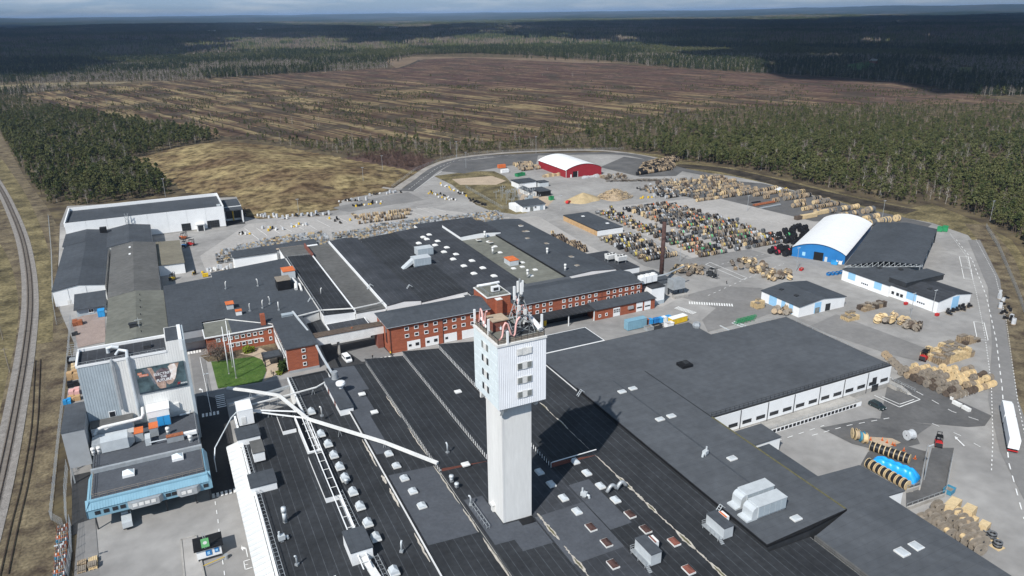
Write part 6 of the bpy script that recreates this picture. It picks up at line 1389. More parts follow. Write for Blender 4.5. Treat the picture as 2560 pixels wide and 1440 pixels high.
for k in range(14):
    p = c[0]+(c[1]-c[0])*(k/14); q = c[0]+(c[1]-c[0])*((k+1)/14); z0 = zc-1.2; f = lambda u: zc-0.4+(zr-zc)*(1-abs(2*u-1))
    mb.bar((p.x, p.y, z0), (q.x, q.y, f((k+1)/14)), 0.12).bar((q.x, q.y, z0), (q.x, q.y, f((k+1)/14)), 0.12).bar((p.x, p.y, z0), (q.x, q.y, z0), 0.16)
mb.build('truss', 'galv_light', t)
p = c[3]+(c[0]-c[3])*0.1
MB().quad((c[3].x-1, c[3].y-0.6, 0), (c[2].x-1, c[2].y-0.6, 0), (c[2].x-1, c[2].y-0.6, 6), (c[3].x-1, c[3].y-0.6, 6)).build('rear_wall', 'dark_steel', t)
# light blue and white workshops
def blue_workshop(label, x0, x1, y0, y1, ze, zr, rm='roof_slate', stripes_w=(), stripes_s=()):
    t = thing('workshop_hall', label, 'workshop', (x0, y0, 0)); gable_y(t, x0, x1, y0, y1, ze, zr, rm, 'white', 0.35)
    for a, b in stripes_w: panel(t, a, b, 0.2, ze-0.05, x0, 'light_blue', 'blue_panel', 'W', 0.05)
    for a, b in stripes_s: panel(t, a, b, 0.2, ze+0.2, y0, 'light_blue', 'blue_panel', 'S', 0.05)
    return t
t = blue_workshop('small white and light blue workshop with grey gabled roof', 213, 237.4, 190.4, 210.4, 4.3, 5.7, 'roof_slate', ((193.5, 195.5), (197.5, 199.5), (202, 206)), ((221, 224.5),))
panel(t, 227, 229.6, 0.1, 3.0, 190.4, 'glass', 'gate'); panel(t, 221.4, 223.8, 0.1, 2.4, 190.33, 'glass_pale', 'door')
for x, y in ((219, 198), (227, 203), (219, 206)): MB().box(x-0.7, x+0.7, y-0.7, y+0.7, 5.0, 5.6).build('roof_hatch', 'dark_steel', t)
t = thing('workshop_hall', 'long white and light blue workshop with stepped dark roofs', 'workshop', (262, 169, 0))
gable_y(t, 261.8, 287.6, 190.0, 213.4, 4.8, 5.8, 'roof_slate', 'white', 0.3); gable_y(t, 263.2, 282.6, 169.2, 190.0, 4.8, 6.2, 'roof_dark', 'white', 0.3)
MB().box(264.5, 287.2, 184.6, 192.6, 5.0, 7.2).box(264.3, 287.4, 184.4, 192.8, 7.2, 7.5, 1).build('raised_section', ['dark_steel', 'roof_slate'], t)
for a, b, x in ((206.5, 210.2, 261.8), (193.4, 197.0, 261.8), (178.5, 182.8, 263.2)): panel(t, a, b, 1.6, 4.7, x, 'light_blue', 'blue_panel', 'W', 0.05)
panel(t, 271.5, 275.5, 0.2, 5.2, 169.2, 'light_blue', 'blue_panel')
for y, x in ((201.5, 261.8), (176.2, 263.2)):
    g = panel(t, y-2, y+2, 0.1, 3.8, x, 'white_rib', 'gate', 'W', 0.09)
    for k in range(4): MB().box(x-0.14, x-0.1, y-1.7+k*0.9, y-1.1+k*0.9, 1.6, 2.2).build('pane', 'glass', g)
for y in (186, 188.3, 184.2): panel(t, y, y+1.2, 1.4, 2.6, 263.1 if y < 190 else 261.7, 'glass', 'window', 'W', 0.1)
for x, y in ((274, 205), (281, 200), (270, 178)): MB().box(x-0.8, x+0.8, y-0.8, y+0.8, 5.2, 6.2).build('roof_hatch', 'dark_steel', t)
# timber shed, small houses and the black shed
t = thing('timber_shed', 'flat timber-clad shed with white end beside the drum rows', 'shed', (203.8, 320.8, 0)); MB().box(203.8, 219.8, 320.8, 356.8, 0, 2.9).build('wall', 'timber', t); MB().box(203.9, 219.9, 320.7, 320.8, 0, 2.9).build('end_wall', 'white', t); flat_roof(t, 203.8, 219.8, 320.8, 356.8, 2.9, 'roof_slate')
for x, y in ((212, 349), (216, 330)): MB().box(x-0.8, x+0.8, y-0.8, y+0.8, 3.1, 3.4).build('rooflight', 'white', t)
t = thing('site_cabin', 'white single-storey cabin with dark roof by the substation fence', 'cabin', (191.3, 383.8, 0)); MB().prism([(191.4, 383.9), (206.6, 383.9), (206.6, 394.5), (191.4, 394.5)], 0, [3.6, 3.6, 4.4, 4.4]).build('wall', 'white', t)
MB().add([(191, 383.3, 3.6), (207, 383.3, 3.6), (207, 395, 4.5), (191, 395, 4.5), (191, 383.3, 3.8), (207, 383.3, 3.8), (207, 395, 4.7), (191, 395, 4.7)], [(3,2,1,0),(4,5,6,7),(0,1,5,4),(1,2,6,5),(2,3,7,6),(3,0,4,7)]).build('roof', 'roof_slate', t)
window(t, 194, 383.86, 2.2, 'S', 1.5, 1.4); window(t, 200, 383.86, 2.2, 'S', 1.6, 1.4); panel(t, 196.4, 198.6, 0.1, 2.9, 383.88, 'glass_pale', 'door'); panel(t, 203, 205.2, 0.1, 2.9, 383.88, 'grey_blue', 'door')
MB().box(188.2, 191.3, 386, 396, 0, 3.6).build('side_wing', 'white', t)
t = thing('white_house', 'white house with dark flat roof behind the switchyard', 'house', (217, 441, 0)); MB().box(217.2, 230.6, 441.2, 452.4, 0, 4.0).build('wall', 'white', t); flat_roof(t, 217.2, 230.6, 441.2, 452.4, 4.0, 'roof_slate', 0.1, 0.5)
t = thing('grey_hut', 'small grey hut with striped roof next to the white house', 'hut', (231.5, 438, 0)); MB().box(231.6, 238.6, 438.4, 445, 0, 3.2).build('wall', 'galv_light', t); flat_roof(t, 231.6, 238.6, 438.4, 445, 3.2, 'roof_slate', 0.1, 0.2)
t = thing('gabled_hut', 'small white hut with dark gabled roof beside the black shed', 'hut', (213, 416, 0)); gable_y(t, 213.4, 218.2, 417, 432, 2.9, 3.9, 'roof_slate', 'white_dirty', 0.3); panel(t, 216, 217, 0.1, 2.2, 417, 'grey_blue', 'door')
t = thing('black_shed', 'black shed with shallow dark roof beside the small white hut', 'shed', (218.6, 414, 0)); MB().box(218.8, 227.0, 414.2, 427, 0, 3.2).build('wall', 'black', t); flat_roof(t, 218.8, 227.0, 414.2, 427, 3.2, 'roof_slate', 0.1, 0.3)
# switchyard
t = thing('switchyard', 'electrical switchyard of galvanised gantries and grey transformers', 'substation', (200, 410, 0))
rr = random.Random(3)
for i in range(5):
    for j in range(4):
        x = 192+i*4.6; y = 400+j*7.5; mb = MB(); h = rr.choice((5.5, 7.0, 8.5)); mb.bar((x, y, 0), (x, y, h), 0.22).bar((x-1.8, y, h*0.8), (x+1.8, y, h*0.8), 0.16)
        for k in (-1.5, 0, 1.5): mb.cyl((x+k, y), 0.14, h*0.8, h*0.8+1.0, 6)
        mb.build('gantry', 'galv', t)
for x, y in ((199.5, 399), (205, 404.5), (209.5, 409)): k = MB().box(x-1.3, x+1.3, y-1.1, y+1.1, 0.3, 3.0).build('transformer', 'grey_blue', t); MB().cyl((x, y), 0.25, 3.0, 4.2, 8).build('bushing', 'wood_dark', k)
# scrap heaps
def heap(name, label, cat, px, py, rx, ry, h, m, rough=0.12, seed=1, group=None):
    x, y, _ = P(px, py); t = thing(name, label, cat, (x, y, 0), 0, group); mb = MB(); n = 26; rr = random.Random(seed); vs = [(0, 0, h)]
    ph = [rr.uniform(0, 6) for _ in range(4)]
    for j in range(1, 8):
        q = j/7
        for k in range(n):
            a = 2*math.pi*k/n; w = 1+0.14*math.sin(2*a+ph[0])+0.08*math.sin(5*a+ph[1]); z = h*(1-q)**0.9*(1+rr.uniform(-rough, rough))
            vs.append((rx*q*w*math.cos(a), ry*q*w*math.sin(a), z if j < 7 else -0.1))
    fs = [(0, 1+k, 1+(k+1) % n) for k in range(n)]+[(1+j*n+k, 1+(j+1)*n+k, 1+(j+1)*n+(k+1) % n, 1+j*n+(k+1) % n) for j in range(6) for k in range(n)]
    mb.add(vs, fs); mb.part('heap_body', m, t, rough < 0.1); return t
heap('woodchip_heap', 'smooth tan heap of woodchips beside the scrap wood', 'heap', 1457, 500, 11.5, 9.5, 4.8, mat('woodchip', (0.43, 0.33, 0.19), 0.95, 0.12, 0.4, fine=0.2), 0.03)
t = heap('scrap_wood_heap', 'big untidy heap of broken boards beside the woodchips', 'heap', 1537, 492, 12, 10, 5.0, 'wood', 0.2, 2)
mb = MB(); rr = random.Random(5)
for i in range(420):
    a = rr.uniform(0, 6.28); q = rr.random()**0.6; x, y = 12*q*math.cos(a), 10*q*math.sin(a); z = 5.2*(1-q)**0.9+rr.uniform(0, 0.4); L = rr.uniform(0.8, 2.4); b = rr.uniform(0, 3.14); p = rr.uniform(-0.5, 0.5)
    mb.bar((x-L/2*math.cos(b), y-L/2*math.sin(b), z-L/2*p*0.6), (x+L/2*math.cos(b), y+L/2*math.sin(b), z+L/2*p*0.6), rr.uniform(0.15, 0.5), 0.1, rr.randrange(3))
o = mb.part('boards', ['wood_new', 'wood', 'wood_grey'], t); o['kind'] = 'stuff'
t = thing('scrap_timber_row', 'long low row of weathered scrap timber behind the heaps', 'heap', P(1600, 455)); mb = MB()
for i in range(240):
    u = rr.random(); x = -18+42*u+rr.uniform(-2, 2); y = 12-20*u+rr.uniform(-2, 2); z = rr.uniform(0.1, 1.6); L = rr.uniform(1, 3); b = rr.uniform(0, 3.14); mb.bar((x-L/2*math.cos(b), y-L/2*math.sin(b), z), (x+L/2*math.cos(b), y+L/2*math.sin(b), z+rr.uniform(-.3, .3)), 0.35, 0.15, rr.randrange(2))
mb.part('boards', ['wood_grey', 'wood_dark'], t)['kind'] = 'stuff'
t = thing('sheet_pile', 'pale pile of wrapped sheets in front of the red hall', 'pile', P(1475, 443)); mb = MB()
for i in range(14): x = rr.uniform(-7, 7); y = rr.uniform(-2, 2); MB().box(x-1.2, x+1.2, y-0.9, y+0.9, 0, rr.uniform(0.5, 1.3)).part('bundle', 'cable_pale', t)
t = thing('board_stack', 'stack of tan boards and crates along the red hall wall', 'stack', P(1385, 440))
for i in range(9): x = -9+i*2.1; MB().box(x, x+2.0, -1.6, 1.4, 0, 2.0+rr.uniform(-0.5, 0.9)).part('crate', ('wood', 'wood_new')[i % 2], t)
# ================================================================= cable drums and reels
def drum(mb, c, ax, r, w, core, mf, mc, n=12, tilt=0.0):
    """drum with centre c and horizontal axis angle ax"""
    tmp = MB(); h = w/2; f = min(0.14, w*0.13)
    tmp.lathe_x([(-h, r), (-h+f, r)], n, mf); tmp.lathe_x([(h-f, r), (h, r)], n, mf); tmp.lathe_x([(-h+f, r*core), (h-f, r*core)], n, mc)
    tmp.lathe_x([(-h-0.02, r*0.16), (-h+0.01, r*0.16)], 8, mc)
    ca, sa = math.cos(ax), math.sin(ax); ct, st = math.cos(tilt), math.sin(tilt)
    vs = []
    for x, y, z in tmp.v:
        x, z = x*ct-z*st, x*st+z*ct; vs.append((c[0]+x*ca-y*sa, c[1]+x*sa+y*ca, c[2]+z))
    o = len(mb.v); mb.v += vs; mb.f += [tuple(i+o for i in q) for q in tmp.f]; mb.mi += tmp.mi
FL = ['wood', 'wood_dark', 'wood_grey', 'wood_new', 'cable_grey', 'cable_pale', 'cable_black']
CO = ['cable_black', 'cable_grey', 'cable_pale', 'cable_yellow', 'cable_orange', 'cable_green', 'cable_red', 'wood', 'wood_grey', 'cable_blue', 'wood_new']
MLIST = FL+[c for c in CO if c not in FL]; MIX = {m: i for i, m in enumerate(MLIST)}
CN = {'cable_black': 'black', 'cable_grey': 'grey', 'cable_pale': 'white', 'cable_yellow': 'yellow', 'cable_orange': 'orange', 'cable_green': 'green', 'cable_red': 'red', 'wood': 'brown', 'wood_grey': 'weathered', 'cable_blue': 'teal', 'wood_new': 'new timber', 'wood_dark': 'dark brown'}
_dm = {}
def drum_mesh(r, w, core, mf, mc):
    k = (round(r, 1), round(w, 1), core, mf, mc)
    if k not in _dm:
        mb = MB(); drum(mb, (0, 0, 0), 0, k[0], k[1], core, 0, 1, 14); _dm[k] = mb.mesh('cable_drum', [mf, mc])
    return _dm[k], k[0]
FLW = ['wood']*3+['wood_dark']*5+['wood_grey']*4+['wood_new']+['cable_grey']*4+['cable_pale']*2+['cable_black']*7
DR = []      # x, y, z, angle, r, w, core, flange, cable, block, row, place
rr = random.Random(11)
PALA = ['cable_black']*7+['cable_grey']*4+['cable_pale']*3+['cable_yellow']*3+['cable_orange', 'wood', 'wood_grey', 'wood']
PALB = ['cable_black']*8+['cable_grey']*5+['cable_pale']*2+['cable_yellow', 'wood', 'cable_orange', 'cable_green', 'wood_grey']
def block(name, x0, x1, y0, y1, step, pal, rs=(0.8, 1.15), fill=0.9, skew=0.0, fl=None):
    ri = 0; y = y0
    while y < y1:
        x = x0+skew*(y-y0)+rr.uniform(-0.5, 0.8); xe = x1+skew*(y-y0)-rr.uniform(0, 4.5); pl = 0; r = rr.uniform(*rs)
        while x < xe:
            if rr.random() < 0.16: r = rr.uniform(*rs)
            w = r*rr.uniform(1.0, 1.3)
            if rr.random() < fill:
                DR.append((x+w/2, y+rr.uniform(-.15, .15), r, rr.uniform(-0.06, 0.06), r, w, rr.choice((0.6, 0.72, 0.82, 0.9)), rr.choice(fl or FLW), rr.choice(pal), name, ri, pl)); pl += 1
                if r < 1.05 and rr.random() < 0.07: DR.append((x+w/2, y, 3*r, 0, r, w, 0.7, rr.choice(FL), rr.choice(pal), name+' (stacked on top)', ri, pl))
                x += w+0.12
            else: x += rr.uniform(0.8, 2.2)
        y += step*rr.uniform(0.9, 1.12); ri += 1
block('beside the timber shed', 200.8, 221.6, 274, 317, 4.3, PALA, (0.95, 1.3), 0.95)
block('behind the timber shed', 227.6, 241.5, 310, 361, 4.1, PALA, (0.7, 1.0), 0.93)
block('in the middle yard', 228, 247.5, 267, 306, 4.5, PALB, (0.85, 1.2), 0.92)
block('in the eastern yard', 249, 286.5, 267, 322, 4.6, PALB, (0.9, 1.25), 0.78)
block('in the northern yard', 247, 282, 325, 361, 4.4, ['cable_black']*6+['cable_grey']*4+['wood', 'cable_pale', 'cable_orange', 'wood_grey'], (0.9, 1.4), 0.8)
WD = ['wood', 'wood_new', 'wood', 'wood_grey']
block('in the far wooden drum yard', 298, 352, 356, 412, 6.4, ['wood']*3+['wood_grey', 'wood_dark', 'cable_black'], (1.0, 1.5), 0.62, 0.15, ['wood', 'wood', 'wood_grey', 'wood_dark', 'wood_new', 'cable_grey'])
block('in the far dark yard', 286, 318, 372, 404, 4.4, ['cable_grey', 'cable_black', 'wood', 'cable_pale'], (0.7, 1.1), 0.75)
block('along the ditch road', 338, 372, 300, 364, 8.0, ['wood', 'cable_grey', 'cable_black'], (1.1, 1.6), 0.55, 0.0, WD)
block('near the white barrel hall', 338, 366, 268, 300, 10.0, ['cable_grey', 'wood', 'wood_new'], (1.4, 2.0), 0.5, 0.3, WD+['cable_grey'])
block('left of the red hall', 245, 262, 494, 520, 5.5, ['wood', 'cable_black', 'wood_grey'], (1.2, 1.5), 0.95, 0.2, WD)
for k in range(13): block('behind the red hall', 312+k*2.6, 316+k*2.6, 440+k*0.3, 470+k*1.0, 2.4, ['cable_black', 'cable_black', 'wood'], (1.3, 1.5), 0.95, 0.9, ['wood', 'cable_black'])
block('on the factory road edge', 182, 188, 300, 332, 3.0, ['cable_black'], (0.9, 1.1), 0.9, 0.0, ['wood', 'wood_dark'])
block('in the marked bays', 96, 132, 404, 424, 6.5, ['wood', 'wood_dark', 'wood_grey'], (1.0, 1.4), 0.7, 0.2, WD)
# black drums by the blue hall
for (x, y) in [(262, 256), (263.5, 253), (266, 258), (267.5, 255), (269.5, 252.5), (265, 249.5), (268.5, 249.6), (271.5, 249.8), (271, 259), (272.5, 256.5), (275, 254), (283, 262), (284.5, 265), (286, 268), (281, 265), (288, 264), (284, 259.5), (279.5, 268.5), (287, 276), (290, 273), (292, 276), (294.5, 274), (297, 276.5), (295, 280), (299, 279), (302, 281), (305, 282.5), (308, 283), (303, 277), (306, 278.5), (309, 279.5), (301, 273), (304, 274), (298, 270), (301, 269.5), (295, 268), (292, 270.5)]:
    DR.append((x, y, 1.35, rr.uniform(-0.1, 0.2), 1.35, 1.8, 0.72, 'cable_black', 'cable_red' if (round(x), round(y)) in ((264, 253), (266, 258), (270, 252)) else ('cable_green' if round(x) == 290 else 'cable_black'), 'beside the blue barrel hall', int(y//4), int(x)))
DR.sort(key=lambda d: -d[4]/math.hypot(d[0], d[1], CAMH))
byrow = {}
for d in DR[:300]: byrow.setdefault((d[9], d[10]), []).append(d)
rows_of = {}
for (b, r_) in sorted(byrow): rows_of.setdefault(b, []).append(r_)
used = set()
for (b, r_), L in byrow.items():
    L.sort(key=lambda d: d[0]); ri = rows_of[b].index(r_)
    for i, d in enumerate(L):
        me, rq = drum_mesh(d[4], d[5], d[6], d[7], d[8])
        o = inst('cable_drum', me, None, (d[0], d[1], rq if d[2] == d[4] else d[2]), d[3])
        lab = '%s cable drum, %s from left, %s row %s' % (CN[d[8]], ORD[min(i, 27)], ORD[min(ri, 27)], b)
        tag(o, lab, 'cable drum', 'cable drums ' + b)
mb = MB()
for d in DR[300:]: drum(mb, (d[0], d[1], d[2]), d[3], d[4], d[5], d[6], MIX[d[7]], MIX[d[8]], 9)
o = mb.build('distant_drum_stock', MLIST); o['kind'] = 'stuff'; o['label'] = 'rows of smaller cable drums in the farther storage yards'; o['category'] = 'drum stock'
# wooden reels with parts: flanges and barrel
def reel_parts(r, w, core, m1, m2):
    k = ('reel', r, w, core, m1, m2)
    if k not in _dm:
        h = w/2; f = 0.13
        a = MB().lathe_x([(-h, r*0.97), (-h+0.03, r), (-h+f, r)], 18).mesh('flange', m1); b = MB().lathe_x([(h-f, r), (h-0.03, r), (h, r*0.97)], 18).mesh('flange', m1)
        c = MB().lathe_x([(-h+f, r*core), (h-f, r*core)], 16).mesh('barrel', m2); d = MB().lathe_x([(-h-0.03, r*0.14), (h+0.03, r*0.14)], 10).mesh('hub', 'dark_steel'); _dm[k] = (a, b, c, d)
    return _dm[k]
def reel(label, x, y, z, r, w, core, m1, m2, rz, group=None, name='wooden_reel', tilt=0.0, cat='reel', parts=True):
    if not parts:
        me, _ = drum_mesh(r, w, core, m1, m2); o = inst(name, me, None, (x, y, z), rz); o.rotation_euler = (0, tilt, rz); return tag(o, label, cat, group)
    t = thing(name, label, cat, (x, y, z), rz, group); t.rotation_euler = (0, tilt, rz); a, b, c, d = reel_parts(r, w, core, m1, m2)
    link('flange', a, t); link('flange', b, t); link('cable' if 'cable' in m2 else 'barrel', c, t); link('hub', d, t); return t
# reel rampart at the corner of the big hall
rr = random.Random(21); k = 0
RN = {'wood_new': 'fresh pale', 'wood_grey': 'weathered grey', 'wood': 'brown', 'wood_dark': 'dark old'}
for ix in range(9):
    for iy in range(9):
        x = 205.6+ix*2.3; y = 121.6+iy*2.25-ix*0.0
        if y > 124+ (209-x)*0.0 + 19-ix*1.55: continue
        m1 = 'wood_new' if (ix+iy*0.2 > 3.2 and rr.random() < 0.75) else rr.choice(('wood_grey', 'wood_grey', 'wood', 'wood_dark')); r = rr.choice((1.05, 1.15, 1.25))
        reel('%s timber reel, %s from the kerb, %s row, reel pile by the big hall' % (RN[m1], ORD[iy], ORD[ix]), x, y, r, r, 1.3, 0.5, m1, m1, rr.uniform(-0.15, 0.15), 'reels in the pile by the big hall')
        if rr.random() < 0.62 and iy > 0: reel('%s timber reel on top, %s row, %s place, reel pile by the big hall' % (RN[m1], ORD[ix], ORD[iy]), x+rr.uniform(-.3, .3), y-1.1, 2.85, 1.05, 1.2, 0.5, m1, m1, rr.uniform(-0.2, 0.2), 'reels in the pile by the big hall')
for ix in range(5): 
    x = 208+ix*1.1; y = 142.4+ix*2.2; reel('weathered reel, %s of the tail of the reel pile behind the big hall corner' % ORD[ix], x, y, 1.15, 1.15, 1.2, 0.5, rr.choice(('wood_grey', 'wood')), 'wood_grey', 0.2, 'reels in the pile by the big hall')
# heaps of tumbled reels
def reel_heap(name, px, py, rx, ry, n, seed, fresh=0.15):
    x0, y0, _ = P(px, py); rr = random.Random(seed)
    for i in range(n):
        a = rr.uniform(0, 6.28); q = math.sqrt(rr.random()); m1 = 'wood_new' if rr.random() < fresh else rr.choice(('wood_grey', 'wood', 'wood_dark', 'wood_grey')); r = rr.uniform(0.8, 1.25)
        z = r+(1-q)*rr.uniform(0.0, 3.0)
        reel('%s timber reel tumbled in the heap %s' % (RN[m1], name), x0+rx*q*math.cos(a), y0+ry*q*math.sin(a), z, round(r, 1), round(r, 1), 0.5, m1, m1, rr.uniform(0, 3.14), '%s reels in the heap %s' % (RN[m1], name), tilt=rr.choice((0, 0, 0.6, 1.2, -0.5)), parts=False)
reel_heap('behind the chimney', 1722, 680, 8.5, 6.5, 46, 1)
reel_heap('left of the blue hall forecourt', 1872, 668, 8.5, 9, 44, 2, 0.25)
reel_heap('nearest the small light blue workshop', 1945, 692, 7.5, 6, 36, 3, 0.45)
reel_heap('of pale reels before the long workshop', 2228, 806, 6.5, 4.5, 34, 4, 0.75)
reel_heap('of dark reels before the long workshop', 2285, 820, 3.5, 3.5, 20, 5, 0.0)
reel_heap('below the small light blue workshop', 1970, 780, 7, 3.2, 22, 6, 0.05)
reel_heap('beside the red hall', 1535, 445, 10, 8, 30, 7, 0.0)
# drums by the ramp
for i in range(8):
    q = i/7; a = Vector(P(2181, 1127)[:2]); b = Vector(P(2266, 1157)[:2]); p = a+(b-a)*q; an = math.atan2(b.y-a.y, b.x-a.x)
    reel('black full cable drum, %s in the upper row by the ramp' % ORD[i], p.x, p.y, 1.35, 1.35, 1.25, 0.86, 'wood_new', 'cable_black', an, 'upper row of black drums by the ramp', 'cable_drum', cat='cable drum')
    a = Vector(P(2172, 1170)[:2]); b = Vector(P(2262, 1222)[:2]); p = a+(b-a)*q
    reel('black full cable drum, %s in the lower row under the blue tarpaulin' % ORD[i], p.x, p.y, 1.35, 1.35, 1.2, 0.86, 'wood_new', 'cable_black', math.atan2(b.y-a.y, b.x-a.x), 'lower row of black drums by the ramp', 'cable_drum', cat='cable drum')
t = thing('blue_tarpaulin', 'bright blue shrink-wrapped lump of drums between the black rows', 'tarpaulin', P(2230, 1180)); a = Vector(P(2178, 1158)[:2]); b = Vector(P(2294, 1205)[:2]); d = (b-a).normalized(); nn = Vector((-d.y, d.x)); L = (b-a).length; mb = MB(); nu, nv = 48, 16; vs = []; o0 = t.location
for i in range(nu+1):
    for j in range(nv+1):
        u = i/nu; v = j/nv*2-1; e = min(1, 6*min(u, 1-u)+0.0); z = 2.9*math.sqrt(max(0, 1-abs(v)**3.2))*(e**0.4)*(0.93+0.1*abs(math.sin(u*L*math.pi/1.8))+0.05*math.sin(v*9)); p = a+d*(u*L)+nn*(v*2.1)
        vs.append((p.x-o0.x, p.y-o0.y, max(z, 0.0)))
mb.add(vs, [(i*(nv+1)+j, (i+1)*(nv+1)+j, (i+1)*(nv+1)+j+1, i*(nv+1)+j+1) for i in range(nu) for j in range(nv)]); mb.part('wrap', 'tarp_blue', t, True)
for i, (px, py, mc, mf) in enumerate(((2134, 1095, 'cable_black', 'wood_new'), (2141, 1099, 'wood', 'wood_new'), (2153, 1103, 'cable_blue', 'cable_blue'), (2160, 1107, 'wood_new', 'wood_new'))):
    p = P(px, py); reel('%s drum, %s of four standing in line at the loading yard' % (CN[mc], ORD[i]), p[0], p[1], 1.5, 1.5, 1.2, 0.8, mf, mc, math.atan2(-0.55, 0.8), 'four drums in line at the loading yard', 'cable_drum', cat='cable drum')
p = P(2272, 1098); reel('single white wrapped drum near the red forklift', p[0], p[1], 1.4, 1.4, 2.2, 0.9, 'cable_pale', 'cable_pale', -0.1, None, 'cable_drum', cat='cable drum')
# large empty reels at the bottom right
for i, (px, py, m) in enumerate([(2308,1300,'wood_grey'),(2348,1268,'wood_grey'),(2331,1290,'wood_grey'),(2352,1312,'wood_grey'),(2375,1295,'wood_grey'),(2372,1330,'wood_new'),(2399,1290,'wood_grey'),(2407,1318,'wood_grey'),(2412,1345,'wood_new'),(2425,1312,'wood'),(2440,1335,'wood_grey'),(2432,1352,'wood_new'),(2452,1348,'wood_grey'),(2445,1368,'wood_grey')]):
    p = P(px, py, 1.6); reel('large empty timber reel, %s counted from the white wall' % ORD[i], p[0], p[1], 1.6, 1.6, 1.9, 0.42, 'wood_grey', m, math.pi/2-0.35, 'large empty reels at the site corner')
for i, (px, py, sx, sy, h, s) in enumerate([(2383,1255,5,2.2,2.9,'long'),(2390,1270,2.2,2.2,2.6,'front'),(2425,1268,3,2.2,3.0,'tall'),(2402,1288,2,2,2.0,'low'),(2432,1295,2.6,1.8,1.4,'flat'),(2462,1308,2.6,1.8,2.4,'outer')]):
    p = P(px, py, h); t = thing('plywood_crate', '%s pale plywood crate beside the large empty reels' % s, 'crate', (p[0], p[1], 0), 0.25); MB().box(-sx/2, sx/2, -sy/2, sy/2, 0.15, h).part('box', 'wood_new', t)
    for q in (-0.4, 0, 0.4): MB().box(sx*q-0.1, sx*q+0.1, -sy/2, sy/2, 0, 0.15).part('runner', 'wood', t)
    for q in (-0.48, 0.0, 0.48): MB().box(sx*q-0.08, sx*q+0.08, -sy/2-0.04, -sy/2, 0.15, h).part('batten', 'wood', t)
for i, (px, py) in enumerate([(2463,1310+20),(2480,1340),(2494,1362)]):
    p = P(px, py, 0.6); t = thing('cable_coil_stack', 'stack of dark grey cable coils on a pallet, %s from the reels' % ORD[i], 'coil stack', (p[0], p[1], 0)); MB().box(-1.1, 1.1, -1.1, 1.1, 0, 0.18).part('pallet', 'wood_new', t)
    for k in range(4): mb = MB(); mb.tube([(0.75*math.cos(a), 0.75*math.sin(a), 0.36+k*0.34) for a in np.linspace(0, 2*math.pi, 17)], 0.2, 7, cap=False); mb.part('coil', 'cable_grey' if k % 2 else 'cable_black', t, True)
# ---- pallets: every pallet a thing, one shared mesh
mbp = MB()
for x in (-0.7, -0.35, 0, 0.35, 0.7): mbp.box(x-0.14, x+0.14, -0.8, 0.8, 0.38, 0.44)
for y in (-0.7, 0, 0.7): mbp.box(-0.84, 0.84, y-0.1, y+0.1, 0.3, 0.38).box(-0.84, 0.84, y-0.09, y+0.09, 0, 0.06)
for x in (-0.74, 0, 0.74):
    for y in (-0.7, 0, 0.7): mbp.box(x-0.1, x+0.1, y-0.1, y+0.1, 0.06, 0.3)
_pm = {m: mbp.mesh('pallet', m) for m in ('wood_new', 'wood', 'wood_dark', 'wood_grey')}
def pallets(where, px, py, nx, ny, lev, seed, pal, step=2.15):
    x0, y0, _ = P(px, py); rr = random.Random(seed)
    for i in range(nx):
        for j in range(ny):
            n = rr.randint(*lev); m = rr.choice(pal)
            for k in range(n):
                top = k == n-1; o = inst('pallet', _pm['wood_grey' if top and rr.random() < 0.6 else m], None, (x0+i*step+rr.uniform(-.08, .08), y0+j*step+rr.uniform(-.08, .08), k*0.46), rr.uniform(-0.05, 0.05))
                tag(o, '%s pallet, %s up, %s stack across, %s back, %s' % ({'wood_new': 'pale', 'wood': 'brown', 'wood_dark': 'dark', 'wood_grey': 'grey'}[m], ORD[k], ORD[i], ORD[j], where), 'pallet', 'pallets '+where)
pallets('by the side road', 2352, 913, 8, 4, (5, 8), 1, ['wood_new', 'wood_new', 'wood'])
pallets('behind the side road stacks', 2412, 862, 4, 2, (3, 7), 2, ['wood_dark', 'wood'])
pallets('by the long workshop', 2120, 803, 3, 2, (4, 6), 3, ['wood_new'])
pallets('with dark decks by the long workshop', 2160, 778, 6, 2, (3, 5), 4, ['wood_dark', 'wood'])
pallets('at the small workshop corner', 1893, 772, 2, 2, (4, 7), 5, ['wood_new'])
pallets('on the front yard corner', 205, 1428, 2, 2, (2, 3), 6, ['wood_new', 'wood'])
pallets('on the far bay corner', 895, 548, 1, 5, (2, 3), 7, ['wood_new'], 3.0)
# ---- coil racks along the north factory
def rack(i, x0, x1, y, lev, seed):
    lev += 1
    t = thing('coil_rack', 'long steel rack crowded with cable reels, %s' % i, 'rack', (x0, y, 0)); rr = random.Random(seed); mb = MB(); n = max(2, int((x1-x0)/3.2))
    for k in range(n+1):
        x = (x1-x0)*k/n
        for yy in (-1.6, 0, 1.6): mb.bar((x, yy, 0), (x, yy, lev*1.35), 0.13)
    for l in range(1, lev+1):
        for yy in (-1.6, 1.6): mb.bar((0, yy, l*1.25-0.6), (x1-x0, yy, l*1.25-0.6), 0.12)
    mb.part('frame', 'galv', t); mb = MB(); names = ['wood', 'cable_grey', 'cable_pale', 'wood_new', 'cable_black', 'galv']
    for l in range(lev):
      for yo in (-0.9, 0.9):
        x = 0.5
        while x < x1-x0-0.4:
            if rr.random() < 0.9: r = rr.uniform(0.45, 0.75); drum(mb, (x, yo+rr.uniform(-.3, .3), l*1.25+0.15+r), 1.57+rr.uniform(-0.3, 0.3), r, rr.uniform(0.4, 0.8), rr.choice((0.5, 0.7, 0.85)), rr.choice((0, 1, 2, 2, 3, 5)), rr.choice((1, 2, 4, 4, 1)), 8)
            x += rr.uniform(0.9, 1.25)
    o = mb.part('reels', names, t); o['kind'] = 'stuff'
